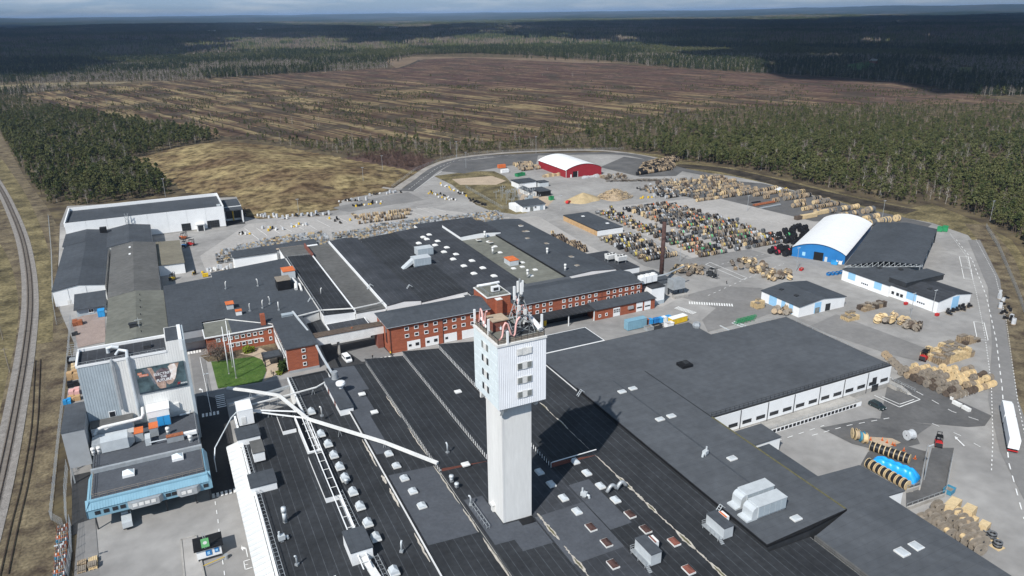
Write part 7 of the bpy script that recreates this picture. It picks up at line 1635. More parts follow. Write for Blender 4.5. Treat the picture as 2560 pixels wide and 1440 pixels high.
RK = [('front row by the white shed', 19, 60, 366.5, 3), ('second row by the white shed', 22, 74, 371, 3), ('third row by the white shed', 30, 74, 376, 3), ('fourth row by the white shed', 36, 74, 381, 2), ('rear row by the white shed', 42, 74, 386, 2), ('left of the dark factory corner', 66, 74, 360.5, 3),
      ('front row behind the dark bays', 88, 116, 364, 3), ('second row behind the dark bays', 86, 118, 369, 3), ('third row behind the dark bays', 88, 142, 375, 3), ('fourth row behind the dark bays', 78, 150, 380, 2), ('front row at the far corner', 142, 170, 366, 3), ('second row at the far corner', 143, 172, 371, 3), ('third row at the far corner', 144, 173, 376.5, 3), ('rear row at the far corner', 146, 174, 382, 2), ('rear row behind the dark bays', 100, 146, 386, 2)]
for i, (s, x0, x1, y, l) in enumerate(RK): rack(s, x0, x1, y, l, 100+i)
# small goods scattered over the north yard
rr = random.Random(31)
_sg = [MB().box(-0.6, 0.6, -0.5, 0.5, 0, 0.15, 1).cyl((0, 0), 0.5, 0.15, 0.9, 12).mesh('coil_pallet', ['white_dirty', 'wood_grey']), MB().box(-0.6, 0.6, -0.5, 0.5, 0, 0.15, 1).box(-0.5, 0.5, -0.45, 0.45, 0.15, 1.5).mesh('coil_pallet', ['cable_pale', 'wood']), MB().box(-1.0, 1.0, -0.7, 0.7, 0, 0.2, 1).cyl((-0.45, 0), 0.45, 0.2, 0.8, 10).cyl((0.5, 0), 0.45, 0.2, 1.2, 10).mesh('coil_pallet', ['cable_black', 'wood_grey']), MB().box(-0.6, 0.6, -0.6, 0.6, 0, 0.15, 1).cyl((0, 0), 0.5, 0.15, 0.8, 12).mesh('coil_pallet', ['yellow', 'wood'])]
SN = ['white coil on a pallet', 'white wrapped crate', 'pair of black coils on a pallet', 'yellow coil on a pallet']
def scatter(where, px0, py0, px1, py1, n, spread, kinds):
    for i in range(n):
        q = (i+rr.random()*0.6)/n; p = P(px0+(px1-px0)*q, py0+(py1-py0)*q); k = rr.choice(kinds); o = inst('coil_pallet', _sg[k], None, (p[0]+rr.uniform(-spread, spread), p[1]+rr.uniform(-spread, spread)*1.5, 0.002), rr.uniform(0, 3), (1.1, 1.1, 1.1 if rr.random() < 0.7 else 1.7))
        tag(o, '%s, %s %s' % (SN[k], ORD[i], where), 'coil pallet', 'coil pallets '+where)
scatter('at the foot of the mound', 640, 540, 720, 548, 12, 1.5, [0, 1, 1]); scatter('along the mound edge', 715, 545, 830, 535, 16, 1.5, [0, 1, 1, 2])
scatter('in the bays near the ramp', 600, 588, 625, 584, 5, 1.5, [0, 2, 3]); scatter('in the left marked bays', 655, 575, 705, 575, 9, 2.5, [0, 3, 2, 1]); scatter('in the middle marked bays', 722, 570, 770, 560, 8, 2.5, [0, 3, 1]); scatter('in the right marked bays', 820, 550, 870, 556, 5, 3, [0, 3, 2])
scatter('below the mound track', 850, 505, 915, 500, 9, 1.5, [0, 2, 1]); scatter('on the dark bay', 880, 518, 960, 507, 16, 2, [2, 2, 0, 3]); scatter('at the road mouth', 925, 488, 1005, 482, 10, 1.5, [2, 0, 1])
scatter('left of the switchyard road', 1066, 482, 1135, 502, 22, 3, [2, 3, 0]); scatter('along the switchyard fence', 1105, 462, 1165, 492, 18, 2, [2, 0, 3]); scatter('at the switchyard gate', 1172, 500, 1218, 516, 12, 1.2, [2]); scatter('by the beige shed', 480, 690, 510, 680, 3, 1, [3, 2])
scatter('in front of the dark hall', 515, 680, 590, 670, 12, 0.6, [1, 0]); scatter('along the side road verge', 2500, 740, 2530, 815, 16, 1.2, [2, 1]); scatter('beside the long workshop gable', 2360, 785, 2425, 765, 12, 1.2, [2]); scatter('near the woodchip heap', 1600, 498, 1635, 492, 7, 1.0, [3, 1])
# ================================================================= vehicles, people, masts and small site things
def wheel_mesh(r, w):
    k = ('wheel', r, w)
    if k not in _dm:
        mb = MB(); mb.lathe_x([(-w/2, r*0.9), (-w/2+0.04, r), (w/2-0.04, r), (w/2, r*0.9)], 14, 0); mb.lathe_x([(-w/2-0.01, r*0.5), (w/2+0.01, r*0.5)], 10, 1)
        _dm[k] = mb.mesh('wheel', ['black', 'galv'])
    return _dm[k]
def wheels(t, xs, half, r, w=0.3):
    for x in xs:
        for s in (-1, 1): o = inst('wheel', wheel_mesh(r, w), t, (x, s*half, r), math.pi/2)
def hull(name, t, prof, half, m, inset=0.0, smooth=False):
    """extruded side profile [(x, z)] of a vehicle, x forward"""
    n = len(prof); vs = [(x, -half, z) for x, z in prof]+[(x, half, z) for x, z in prof]
    return MB().add(vs, [tuple(range(n)), tuple(range(2*n-1, n-1, -1))]+[(i, n+i, n+(i+1) % n, (i+1) % n) for i in range(n)]).part(name, m, t)
def at(px, py, z=0.0): return P(px, py, z)
def heading(a, b): p = P(*a); q = P(*b); return math.atan2(q[1]-p[1], q[0]-p[0])
# road train
hd = heading((2527, 1134), (2507, 1027)); p = P(2524, 1080)
a = Vector(P(2533, 1134)[:2]); b = Vector(P(2516, 1020)[:2]); c = (a+b)/2
t = thing('road_train', 'white articulated lorry with two white box bodies on the side road', 'lorry', (c.x-1.4, c.y-0.4, 0.2), hd)
MB().box(-12.4, 1.2, -1.28, 1.28, 1.2, 4.0).part('trailer_box', 'white', t); MB().box(-12.46, -12.4, -1.2, 1.2, 1.3, 3.9).part('rear_door', 'white_rib', t); MB().box(-12.3, 1.0, -1.0, 1.0, 0.75, 1.2).part('trailer_chassis', 'black', t)
MB().box(2.3, 9.9, -1.28, 1.28, 1.15, 4.0).part('truck_box', 'white', t); MB().box(2.3, 12.3, -0.9, 0.9, 0.7, 1.15).part('truck_chassis', 'black', t); MB().box(1.2, 2.3, -0.15, 0.15, 0.8, 1.0).part('drawbar', 'black', t)
hull('cab', t, [(10.1, 0.6), (12.4, 0.6), (12.4, 1.9), (12.2, 3.3), (11.8, 3.6), (10.1, 3.7)], 1.22, 'white'); MB().box(12.2, 12.42, -1.1, 1.1, 1.95, 3.0).part('windscreen', 'glass', t)
MB().box(-12.5, -12.3, -1.2, 1.2, 0.5, 0.75).part('bumper', 'red_paint', t); wheels(t, (-10.6, -9.3, -8.0, -1.4, 3.6, 4.9, 11.2), 1.05, 0.5)
# white van in the courtyard
def car(label, name, cat, px, py, hd, L, W, prof, glass, body, r=0.34, roof=None):
    p = P(px, py); t = thing(name, label, cat, (p[0], p[1], 0.1), hd); hull('body', t, prof, W/2, body)
    for nm, pr, hw in glass: hull(nm, t, pr, hw, 'glass')
    wheels(t, (-L*0.31, L*0.31), W/2-0.12, r, 0.22)
    MB().box(L/2-0.04, L/2+0.02, -W/2+0.1, -W/2+0.5, 0.6, 0.85).part('headlight', 'white', t); MB().box(L/2-0.04, L/2+0.02, W/2-0.5, W/2-0.1, 0.6, 0.85).part('headlight', 'white', t)
    return t
vp = [(-2.5, 0.3), (2.45, 0.3), (2.5, 0.9), (1.75, 1.2), (1.05, 1.95), (-2.4, 2.0), (-2.5, 1.0)]
car('white van parked on the brick paving in the courtyard', 'van', 'van', 868, 902, -math.pi/2+0.1, 5.0, 1.95, vp, [('windscreen', [(1.72, 1.24), (1.12, 1.9), (1.16, 1.94), (1.78, 1.26)], 0.85), ('side_glass', [(-2.0, 1.25), (1.3, 1.25), (0.95, 1.75), (-2.0, 1.8)], 0.985)], 'white')
sp = [(-2.4, 0.3), (2.4, 0.3), (2.45, 0.85), (1.4, 1.05), (0.7, 1.6), (-1.9, 1.68), (-2.35, 1.1)]
car('dark green estate car parked by the loading dock', 'car', 'car', 2192, 1019, heading((2175, 1008), (2212, 1026)), 4.9, 1.9, sp, [('windscreen', [(1.36, 1.08), (0.74, 1.56), (0.78, 1.6), (1.42, 1.1)], 0.8), ('side_glass', [(-1.9, 1.08), (1.0, 1.08), (0.6, 1.5), (-1.7, 1.55)], 0.965)], mat('dark_green_paint', (0.02, 0.035, 0.038), 0.25, 0.1, 0.5, spec=0.6))
car('small red car beside the woodchip heap', 'car', 'car', 1421, 508, 0.6, 4.2, 1.8, sp, [('side_glass', [(-1.9, 1.08), (1.0, 1.08), (0.6, 1.5), (-1.7, 1.55)], 0.92)], 'red_paint')
# small delivery truck at the blue building
p = P(320, 1310); t = thing('flatbed_truck', 'small white truck parked at the open blue-trimmed loading bay', 'truck', (p[0], p[1], 0.1), heading((322, 1322), (318, 1290)))
hull('cab', t, [(1.2, 0.5), (3.0, 0.5), (3.0, 1.3), (2.6, 2.3), (1.2, 2.4)], 1.0, 'white'); MB().box(2.6, 3.02, -0.9, 0.9, 1.35, 2.1).part('windscreen', 'glass', t); MB().box(-2.8, 1.1, -1.05, 1.05, 0.8, 2.2).part('load_box', 'galv_light', t); MB().box(-2.8, 2.6, -0.7, 0.7, 0.5, 0.8).part('chassis', 'black', t); wheels(t, (-1.8, 2.0), 0.85, 0.42)
# forklifts
def forklift(label, px, py, hd, m, k=1.0):
    p = P(px, py); t = thing('forklift', label, 'forklift', (p[0], p[1], 0.1), hd); t.scale = (k, k, k)
    hull('body', t, [(-1.5, 0.4), (1.2, 0.4), (1.2, 0.9), (0.3, 1.0), (-0.3, 1.4), (-1.4, 1.4), (-1.6, 0.9)], 0.75, m); MB().box(-1.6, -1.1, -0.72, 0.72, 0.45, 1.35).part('counterweight', 'dark_steel', t)
    mb = MB()
    for x, y in ((-0.9, -0.62), (-0.9, 0.62), (0.8, -0.62), (0.8, 0.62)): mb.bar((x, y, 1.0), (x*0.8, y, 2.5), 0.1)
    mb.box(-0.8, 0.8, -0.68, 0.68, 2.5, 2.58); mb.part('cage', 'black', t)
    mb = MB(); mb.bar((1.35, -0.45, 0.1), (1.35, -0.45, 3.0), 0.14).bar((1.35, 0.45, 0.1), (1.35, 0.45, 3.0), 0.14).bar((1.35, -0.45, 2.9), (1.35, 0.45, 2.9), 0.12); mb.part('mast', 'dark_steel', t)
    for y in (-0.4, 0.4): MB().box(1.4, 2.6, y-0.07, y+0.07, 0.12, 0.18).part('fork', 'dark_steel', t)
    wheels(t, (-1.1, 0.9), 0.68, 0.4, 0.25)
forklift('red forklift driving past the ramp wall', 2345, 1114, heading((2343, 1100), (2346, 1130))+math.pi, 'red_paint', 1.15); forklift('red forklift working behind the reel pile', 2310, 900, 0.3, 'red_paint', 1.35); forklift('orange forklift near the white hall doors', 460, 598, 0.5, 'orange', 1.3); forklift('red forklift in the lane beside the coil racks', 478, 614, -0.4, 'red_paint', 1.2); forklift('blue forklift close to the beige shed', 462, 618, 1.2, 'blue', 1.2); forklift('dark forklift standing alone on the grey forecourt', 1779, 692, -1.4, 'dark_steel', 1.5); forklift('yellow forklift beside the beige shed wall', 432, 700, 1.0, 'yellow', 1.1)
forklift('black reach truck parked near the dock ramp', 606, 540, 0.3, 'black', 1.5); forklift('yellow loader under the footbridge', 868, 850, 0.2, 'yellow', 1.0)
# skips and containers
def skip(label, px, py, sx, sy, h, m, rz=0.0, open_=True, name='container', cat='container', z=0.0):
    p = P(px, py); t = thing(name, label, cat, (p[0], p[1], z+0.1), rz); mb = MB(); a, b = sx/2, sy/2
    if open_:
        mb.add([(-a*.9,-b,0),(a*.9,-b,0),(a*.9,b,0),(-a*.9,b,0),(-a,-b,h),(a,-b,h),(a,b,h),(-a,b,h)], [(0,1,5,4),(1,2,6,5),(2,3,7,6),(3,0,4,7),(0,3,2,1)]); mb.part('tub', m, t); MB().quad((-a*.95, -b*.95, h*0.6), (a*.95, -b*.95, h*0.6), (a*.95, b*.95, h*0.6), (-a*.95, b*.95, h*0.6)).part('contents', 'wood_grey', t)
    else:
        mb.box(-a, a, -b, b, 0.1, h); mb.part('box', m, t)
        for k in range(int(sx/0.8)): MB().box(-a+k*0.8, -a+k*0.8+0.3, -b-0.06, -b, 0.2, h-0.1).part('rib', m, t)
    MB().bar((-a, -b, h), (a, -b, h), 0.16).bar((a, -b, h), (a, b, h), 0.16).bar((a, b, h), (-a, b, h), 0.16).bar((-a, b, h), (-a, -b, h), 0.16).part('rim', m, t); return t
skip('large light blue compactor container behind the workshop roofs', 1588, 820, 8.4, 2.6, 3.6, 'sky_blue', 0.0, False); skip('rust brown bin beside the light blue compactor', 1614, 812, 2.0, 1.8, 2.2, 'rust', 0, False)
for i, (px, c) in enumerate(((1624, 'blue_bright'), (1640, 'blue'), (1651, 'blue_bright'), (1660, 'white'), (1670, 'blue_bright'))): skip('%s waste bin, %s along the kerb behind the big hall' % (('blue', 'dark blue', 'bright blue', 'white', 'last blue')[i], ORD[i]), px, 810-i*2, 1.9, 1.7, 1.9, c, 0, False, 'waste_bin', 'bin')
t = skip('long yellow and white skip lorry body at the kerb', 1694, 806, 7.6, 2.5, 2.2, 'yellow', 0.1, False, 'skip_body', 'skip'); MB().box(-3.7, 3.7, -1.3, 1.3, 2.25, 2.5).part('white_cover', 'white', t)
skip('grey open skip behind the big hall edge', 1622, 826, 3.4, 2, 1.6, 'galv', 0.1); skip('black open skip behind the big hall edge', 1642, 822, 3.6, 2, 1.6, 'dark_steel', 0.1); skip('white open skip behind the big hall edge', 1672, 817, 3.4, 2, 1.6, 'white', 0.1)
skip('green open skip in front of the white house', 1300, 440, 8, 3, 2.0, 'green', 0.3); skip('orange container at the dark yard edge', 1254, 420, 6, 2.5, 2.5, 'orange', 0, False); skip('white container by the gravel heap', 1262, 432, 6, 2.5, 2.4, 'white', 0.1, False)
skip('near green waste container beside the canopy hall', 2362, 578, 3.2, 2.4, 2.6, 'green', 0.5, False); skip('far green waste container beside the canopy hall', 2349, 578, 3.2, 2.4, 2.2, 'green', 0.5, False)
for i, (px, py) in enumerate(((2072, 688), (2082, 687), (2092, 686), (2102, 684))): skip('blue open trough, %s in the line left of the long workshop' % ORD[i], px, py, 2.6, 1.4, 1.0, 'blue', 0.3, True, 'blue_trough', 'trough')
skip('blue waste container at the blue hall front', 2086, 661, 3, 1.8, 1.6, 'blue_bright', -1.05); skip('white waste container at the blue hall front', 2098, 660, 2.6, 1.8, 1.6, 'white', -1.05); skip('tipped red tub on the forecourt', 2003, 676, 2.4, 1.3, 0.9, 'red_paint', 0.4)
skip('blue skip beside the long reels at the ramp', 2372, 1232, 2.6, 1.8, 1.2, 'cable_blue', 0.2); skip('orange tub by the small green skip', 1352, 489, 3, 1.6, 1.4, 'orange', 0.2); skip('turquoise skip beside the cabin', 1378, 500, 3, 2, 2.2, 'green', 0.2)
for px, py, s in ((2264, 762, 'red barrier box before the long workshop'), (2342, 790, 'red barrier box at the workshop gable'), (1672, 712, 'orange crate by the chimney')): skip(s, px, py, 1.4, 1.0, 0.9, 'red_paint' if px > 2000 else 'orange', 0, False, 'barrier_box', 'box')
skip('blue press machine beside the pale green shed', 255, 790, 2.4, 3.2, 2.6, 'blue_bright', 0, False, 'press_machine', 'machine')
skip('yellow tank in front of the dark hall', 514, 692, 2.4, 1.4, 1.4, 'yellow', 0, False, 'yellow_tank', 'tank')
# grey hopper next to chimney
t = thing('ash_hopper', 'grey raised hopper on a concrete plinth next to the chimney', 'hopper', (186, 232, 0)); MB().box(183.4, 189.4, 229.6, 233.6, 3.2, 7.2).build('tank', 'galv', t)
for x, y in ((183.8, 230), (189, 230), (183.8, 233.2), (189, 233.2)): MB().box(x-0.15, x+0.15, y-0.15, y+0.15, 0, 3.2).build('leg', 'dark_steel', t)
MB().box(183, 190, 227.6, 229.4, 0, 1.2).build('plinth', 'concrete', t); MB().tube([(178, 236, 7.8), (184, 235, 8.6), (195, 238, 9.4)], 0.35, 8).build('conveyor_pipe', 'galv', t)
# gate booth with its signs
t = thing('gate_booth', 'small white gate booth with black roof on the front yard', 'booth', (-2.8, 149, 0)); MB().box(-5.4, -0.4, 147.6, 151.4, 0.3, 3.0).build('wall', 'white', t); MB().box(-5.9, 0.1, 147.2, 152.0, 3.0, 3.25).build('roof', 'black', t); MB().box(-5.3, -0.5, 147.5, 147.6, 0.3, 0.7).build('plinth', 'dark_steel', t)
k = MB().box(-3.6, -2.4, 147.48, 147.58, 1.2, 2.5).build('notice', 'blue', t); MB().box(-3.3, -2.75, 147.42, 147.47, 1.5, 2.2).build('symbol', 'light_blue', k)
k = MB().box(-1.8, -0.9, 147.48, 147.58, 1.5, 2.6).build('notice', 'blue', t); MB().box(-1.6, -1.1, 147.42, 147.47, 1.8, 2.3).build('symbol', 'light_blue', k)
k = thing('green_sign', 'green sign plate on a mast above the booth roof', 'sign', (-3.6, 147.4, 3.2)); MB().bar((-3.6, 147.5, 3.2), (-3.6, 147.5, 7.4), 0.14).bar((-3.2, 147.5, 3.2), (-3.2, 147.5, 7.0), 0.1).build('mast', 'galv', k); pl = MB().box(-4.2, -2.6, 147.3, 147.42, 3.6, 5.8).build('plate', 'green_sign', k); MB().add([(-3.4+0.42*math.cos(a), 147.28, 4.8+0.42*math.sin(a)) for a in np.linspace(0, 2*math.pi, 12, endpoint=False)], [tuple(range(12))]).build('symbol', 'paint', pl)
t = thing('bin', 'round grey bin with barrier arm beside the booth', 'bin', (0.2, 146, 0)); MB().cyl((0.2, 146.2), 0.5, 0, 1.1, 12).build('drum', 'galv', t); MB().bar((-4.4, 144.8, 1.0), (0, 145.8, 1.0), 0.12).build('barrier_arm', 'yellow', t)
t = thing('weighbridge', 'long pale weighbridge slab with concrete rim on the front yard', 'weighbridge', P(478, 1400)); q = [P(*a) for a in ((453, 1352), (490, 1342), (514, 1455), (463, 1455))]; mb = MB(); mb.prism(ccw([(a[0], a[1]) for a in q]), 0, 0.32); mb.build('deck', 'asphalt_pale', t)
for i in range(4): a = q[i]; b = q[(i+1) % 4]; MB().bar((a[0], a[1], 0.2), (b[0], b[1], 0.2), 0.35, 0.5).build('rim', 'concrete', t)
# gas bottle crates along the fence
for i in range(17):
    px = 157-i*0.6; py = 1318+i*8.6; p = P(px, py, 1.0); t = thing('gas_bottle_crate', 'crate of striped gas bottles, %s from the fence corner' % ORD[i], 'gas crate', (p[0], p[1], 0), 0.05, 'gas bottle crates along the fence')
    c = ('rust', 'orange', 'brick_dark', 'cable_blue', 'wood')[(i*7) % 5]; MB().box(-1.1, 1.1, -0.45, 0.45, 0.0, 0.12).part('base', 'rust', t); MB().bar((-1.1, -0.45, 0), (-1.1, -0.45, 1.7), 0.08).bar((1.1, -0.45, 0), (1.1, -0.45, 1.7), 0.08).bar((-1.1, 0.45, 0), (-1.1, 0.45, 1.7), 0.08).bar((1.1, 0.45, 0), (1.1, 0.45, 1.7), 0.08).bar((-1.1, -0.45, 1.2), (1.1, -0.45, 1.2), 0.1).bar((-1.1, 0.45, 1.2), (1.1, 0.45, 1.2), 0.1).part('frame', c, t)
    for a in range(5):
        for b in range(2): MB().cyl((-0.85+a*0.42, -0.2+b*0.42), 0.18, 0.12, 1.5, 8, 0.12).part('bottle', ('galv', 'wood_grey', 'cable_grey', 'white_dirty', c)[(a+i) % 5], t)
# stacked goods behind the fence on the west side
for i, (px, py, sx, sy, h, m, s) in enumerate([(190, 925, 2.4, 3, 2, 'wood_new', 'upper stack of yellow timber boxes'), (184, 945, 3.4, 3.4, 2.4, 'timber', 'lower stack of yellow timber boxes'), (184, 965, 3.2, 2.2, 1.6, 'cable_black', 'black coils'), (187, 985, 3, 3.2, 1.6, 'pink', 'pink wrapped sacks'), (187, 1000, 3.4, 2.2, 1.4, 'timber', 'small yellow crates'), (169, 1008, 2.2, 2.2, 1.3, 'blue_bright', 'bright blue covered bin'), (195, 812, 3.4, 3, 1.9, 'rust', 'rusty stillages'), (188, 838, 2, 1.6, 1.2, 'dark_steel', 'dark scrap tubs'), (180, 905, 2.6, 3.2, 1.6, 'cable_black', 'dark rubber coils')]):
    p = P(px, py); t = thing('stored_goods', s+' stored along the western fence', 'goods', (p[0], p[1], 0.03))
    for a in range(2):
        for b in range(2): MB().box(-sx/2+a*sx/2+0.05, a*sx/2-0.05, -sy/2+b*sy/2+0.05, b*sy/2-0.05, 0, h*(0.85+0.2*((a+b+i) % 2))).part('unit', m, t)
# kerb blocks and barriers
for i, (a, b, s) in enumerate((((2378, 1000), (2455, 975), 'long white concrete barrier in front of the reel pile'), ((2442, 958), (2476, 945), 'white concrete barrier behind the reel pile'), ((2382, 1008), (2402, 1018), 'short white kerb block near the lane'), ((2406, 1020), (2424, 1030), 'second short white kerb block near the lane'))):
    p = Vector(P(*a)); q = Vector(P(*b)); t = thing('concrete_barrier', s, 'barrier', p); MB().bar(p+Vector((0, 0, 0.5)), q+Vector((0, 0, 0.5)), 1.0, 1.0).build('block', 'concrete_white', t)
# ramp walls
for a, b, h, s in (((2317, 1128), (2298, 1226), 1.2, 'low concrete wall with rail on the yard side of the ramp'), ((2379, 1152), (2362, 1240), 1.2, 'low concrete wall with rail on the road side of the ramp'), ((2266, 1232), (2298, 1222), 1.0, 'short concrete wall at the ramp head'), ((2265, 1276), (2360, 1242), 0.9, 'pale retaining wall below the ramp')):
    p = Vector(P(*a)); q = Vector(P(*b)); t = thing('ramp_wall', s, 'wall', p); MB().bar(p+Vector((0, 0, h/2)), q+Vector((0, 0, h/2)), 0.35, h).build('wall', 'concrete', t); mb = MB(); L = (q-p).length; n = int(L/1.6)
    for i in range(n+1): c = p+(q-p)*i/n; mb.bar((c.x, c.y, h), (c.x, c.y, h+1.0), 0.07)
    mb.bar(p+Vector((0, 0, h+1)), q+Vector((0, 0, h+1)), 0.08); mb.build('rail', 'galv', t)
for a, b, s in (((497, 1000), (530, 895), 'white retaining wall with railing beside the lawn approach'),):
    pass
# fences
def fence(label, pts, h=2.4, step=3.0, m='galv'):
    q = [Vector(P(*a)) for a in pts]; t = thing('fence', label, 'fence', q[0])
    for i in range(len(q)-1):
        a, b = q[i], q[i+1]; L = (b-a).length; n = max(1, int(L/step)); mb = MB()
        for k in range(n): c = a+(b-a)*k/n; MB().bar((c.x, c.y, 0), (c.x, c.y, h+0.2), 0.1).build('post', m, t)
        for z in np.linspace(0.15, h, 9): mb.bar((a.x, a.y, z), (b.x, b.y, z), 0.03)
        mb.build('mesh_panel', m, t)
fence('chain-link fence between the railway and the western buildings', [(122, 545), (130, 640), (133, 760), (142, 812), (178, 800), (170, 900), (160, 1000), (150, 1080), (140, 1180), (128, 1300), (160, 1318)])
fence('chain-link fence along the grassy bank by the side road', [(2465, 570), (2495, 620), (2520, 680), (2545, 740), (2580, 840)], 2.4)
fence('tall grey fence beside the drive lane at the blue-trimmed building', [(170, 1175), (165, 1240), (168, 1315)], 3.0); fence('fence beside the front yard by the gas crates', [(178, 1315), (180, 1380), (172, 1450)], 3.0)
fence('wire fence around the switchyard', [(1165, 470), (1255, 522), (1290, 522)], 2.0); fence('wire fence along the northern road bend', [(980, 470), (1040, 425), (1110, 398), (1200, 384), (1330, 378), (1560, 374)], 2.0, 6)
# lamp posts and flagpoles
def lamp(label, px, py, h, arms=2):
    p = P(px, py); t = thing('lamp_post', label, 'lamp post', (p[0], p[1], -0.1)); MB().tube([(0, 0, 0), (0, 0, h)], [0.13, 0.08], 7).part('pole', 'galv', t)
    for s in range(arms): MB().bar((0, 0, h), (0.9*(1-2*s), 0, h+0.1), 0.1).part('arm', 'galv', t); MB().box(0.5*(1-2*s)-0.35, 0.5*(1-2*s)+0.35, -0.15, 0.15, h+0.05, h+0.22).part('lamp_head', 'galv_light', t)
for px, py, h, s in [(2204,555,12,'at the grassy bank behind the drum yard'),(2475,551,11,'at the bend of the side road'),(1142,397,14,'beside the northern road bend'),(1340,384,14,'behind the red hall'),(1402,526,9,'beside the white site cabin'),(414,492,12,'behind the white hall'),(1636,498,9,'between the scrap wood and drum rows'),(1868,527,9,'in the dark drum yard'),(909,462,12,'on the mound path'),(1700,655,10,'between drum blocks near the chimney'),(1990,678,11,'in front of the blue hall'),(2275,795,10,'in front of the long workshop'),(2330,780,9,'at the workshop gable'),(902,645,8,'among the coil racks'),(747,535,9,'at the foot of the mound'),(957,433,13,'at the heath fence'),(1165,420,12,'west of the dark yard'),(2310,1200,10,'beside the ramp wall'),(1060,780,4,'on the street'),(523,985,7,'at the lawn corner'),(168,1440,8,'at the gas crates')]: lamp('grey lamp post '+s, px, py, h)
for i, (px, py, tx) in enumerate(((573, 935, 0), (582, 918, 0), (591, 946, 0))):
    p = P(px, py); t = thing('flagpole', ('left-hand', 'rear', 'right-hand')[i]+' white flagpole on the lawn', 'flagpole', (p[0], p[1], 0)); MB().tube([(0, 0, 0), (0, 0, 17.0)], [0.2, 0.1], 8).part('pole', 'white', t, True); MB().cyl((0, 0), 0.32, 0, 0.3, 10).part('foot', 'concrete', t)
for i, (px, py, h) in enumerate(((25, 930, 9), (120, 495, 9), (8, 850, 9))):
    p = P(px, py); t = thing('catenary_mast', 'wooden lineside mast, %s from the bottom along the railway' % ORD[i], 'mast', (p[0], p[1], -0.1)); MB().tube([(0, 0, 0), (0, 0, h)], [0.18, 0.12], 7).part('pole', 'wood_grey', t); MB().bar((-1.2, 0, h-0.6), (1.2, 0, h-0.6), 0.12).part('crossarm', 'wood_grey', t)
# people
def person_mesh(cloth, name):
    me = bpy.data.meshes.new('body'); V = [(0,0,0.95),(0,0,1.2),(0,0,1.45),(0,0,1.55),(0,0,1.66),(0,0,1.78),(0.1,0,0.92),(0.13,0.08,0.5),(0.13,-0.02,0.08),(0.14,0.1,0.03),(-0.1,0,0.92),(-0.13,-0.1,0.5),(-0.13,-0.2,0.08),(-0.14,-0.08,0.03),(0.2,0,1.42),(0.27,0.03,1.15),(0.28,0.15,0.92),(-0.2,0,1.42),(-0.27,-0.02,1.15),(-0.28,0.08,0.92)]
    E_ = [(0,1),(1,2),(2,3),(3,4),(4,5),(0,6),(6,7),(7,8),(8,9),(0,10),(10,11),(11,12),(12,13),(2,14),(14,15),(15,16),(2,17),(17,18),(18,19)]
    RA = [0.17,0.16,0.17,0.06,0.1,0.09,0.11,0.075,0.05,0.045,0.11,0.075,0.05,0.045,0.08,0.055,0.045,0.08,0.055,0.045]
    me.from_pydata(V, E_, []); o = link('tmp', me); sk = o.modifiers.new('s', 'SKIN')
    for i, v in enumerate(me.skin_vertices[0].data): v.radius = (RA[i], RA[i]*0.8); v.use_root = i == 0
    o.modifiers.new('d', 'SUBSURF').levels = 1
    dg = bpy.context.evaluated_depsgraph_get(); m2 = bpy.data.meshes.new_from_object(o.evaluated_get(dg)); bpy.data.objects.remove(o)
    m2.materials.clear()
    for m in (cloth, 'dark_steel', mat('skin', (0.45, 0.28, 0.2), 0.7), 'wood_dark'): m2.materials.append(M[m] if isinstance(m, str) else m)
    for p in m2.polygons:
        z = p.center.z; p.material_index = 3 if z > 1.76 else 2 if z > 1.53 else 0 if z > 0.95 or abs(p.center.x) > 0.22 else 1
    return m2
pm = {m: person_mesh(m, m) for m in ('black', 'yellow', 'dark_steel')}
for px, py, m, rz, s in ((684, 941, 'black', 0.5, 'person in black walking on the garden path, nearer the lawn'), (679, 937, 'dark_steel', 1.2, 'person in dark clothes beside another on the garden path'), (977, 890, 'yellow', 2.0, 'person in a yellow vest at the brick office corner'), (1816, 711, 'black', 1.0, 'person in dark clothes crossing the grey forecourt'), (932, 899, 'dark_steel', 0.2, 'person in dark clothes in the courtyard near the crossing')):
    p = P(px, py); o = thing('person', s, 'person', (p[0], p[1], 0.2), rz); link('body', pm[m], o)
# safety cones and red signs in the loading yard
for i, (px, py) in enumerate(((2176, 1101), (2205, 1102), (2217, 1108), (2231, 1113), (2236, 1115), (2259, 1128), (2287, 1148))):
    p = P(px, py); t = thing('traffic_cone', 'orange traffic cone, %s along the sandy strip in the loading yard' % ORD[i], 'cone', (p[0], p[1], 0.15)); MB().cyl((0, 0), 0.25, 0.05, 1.0, 10, 0.05).part('cone', 'orange', t, True); MB().box(-0.35, 0.35, -0.35, 0.35, 0, 0.05).part('base', 'orange', t)
sheet('sandy_strip', wpoly([(2170,1093),(2230,1097),(2252,1108),(2215,1122),(2180,1112)]), 0.19, 'sand')
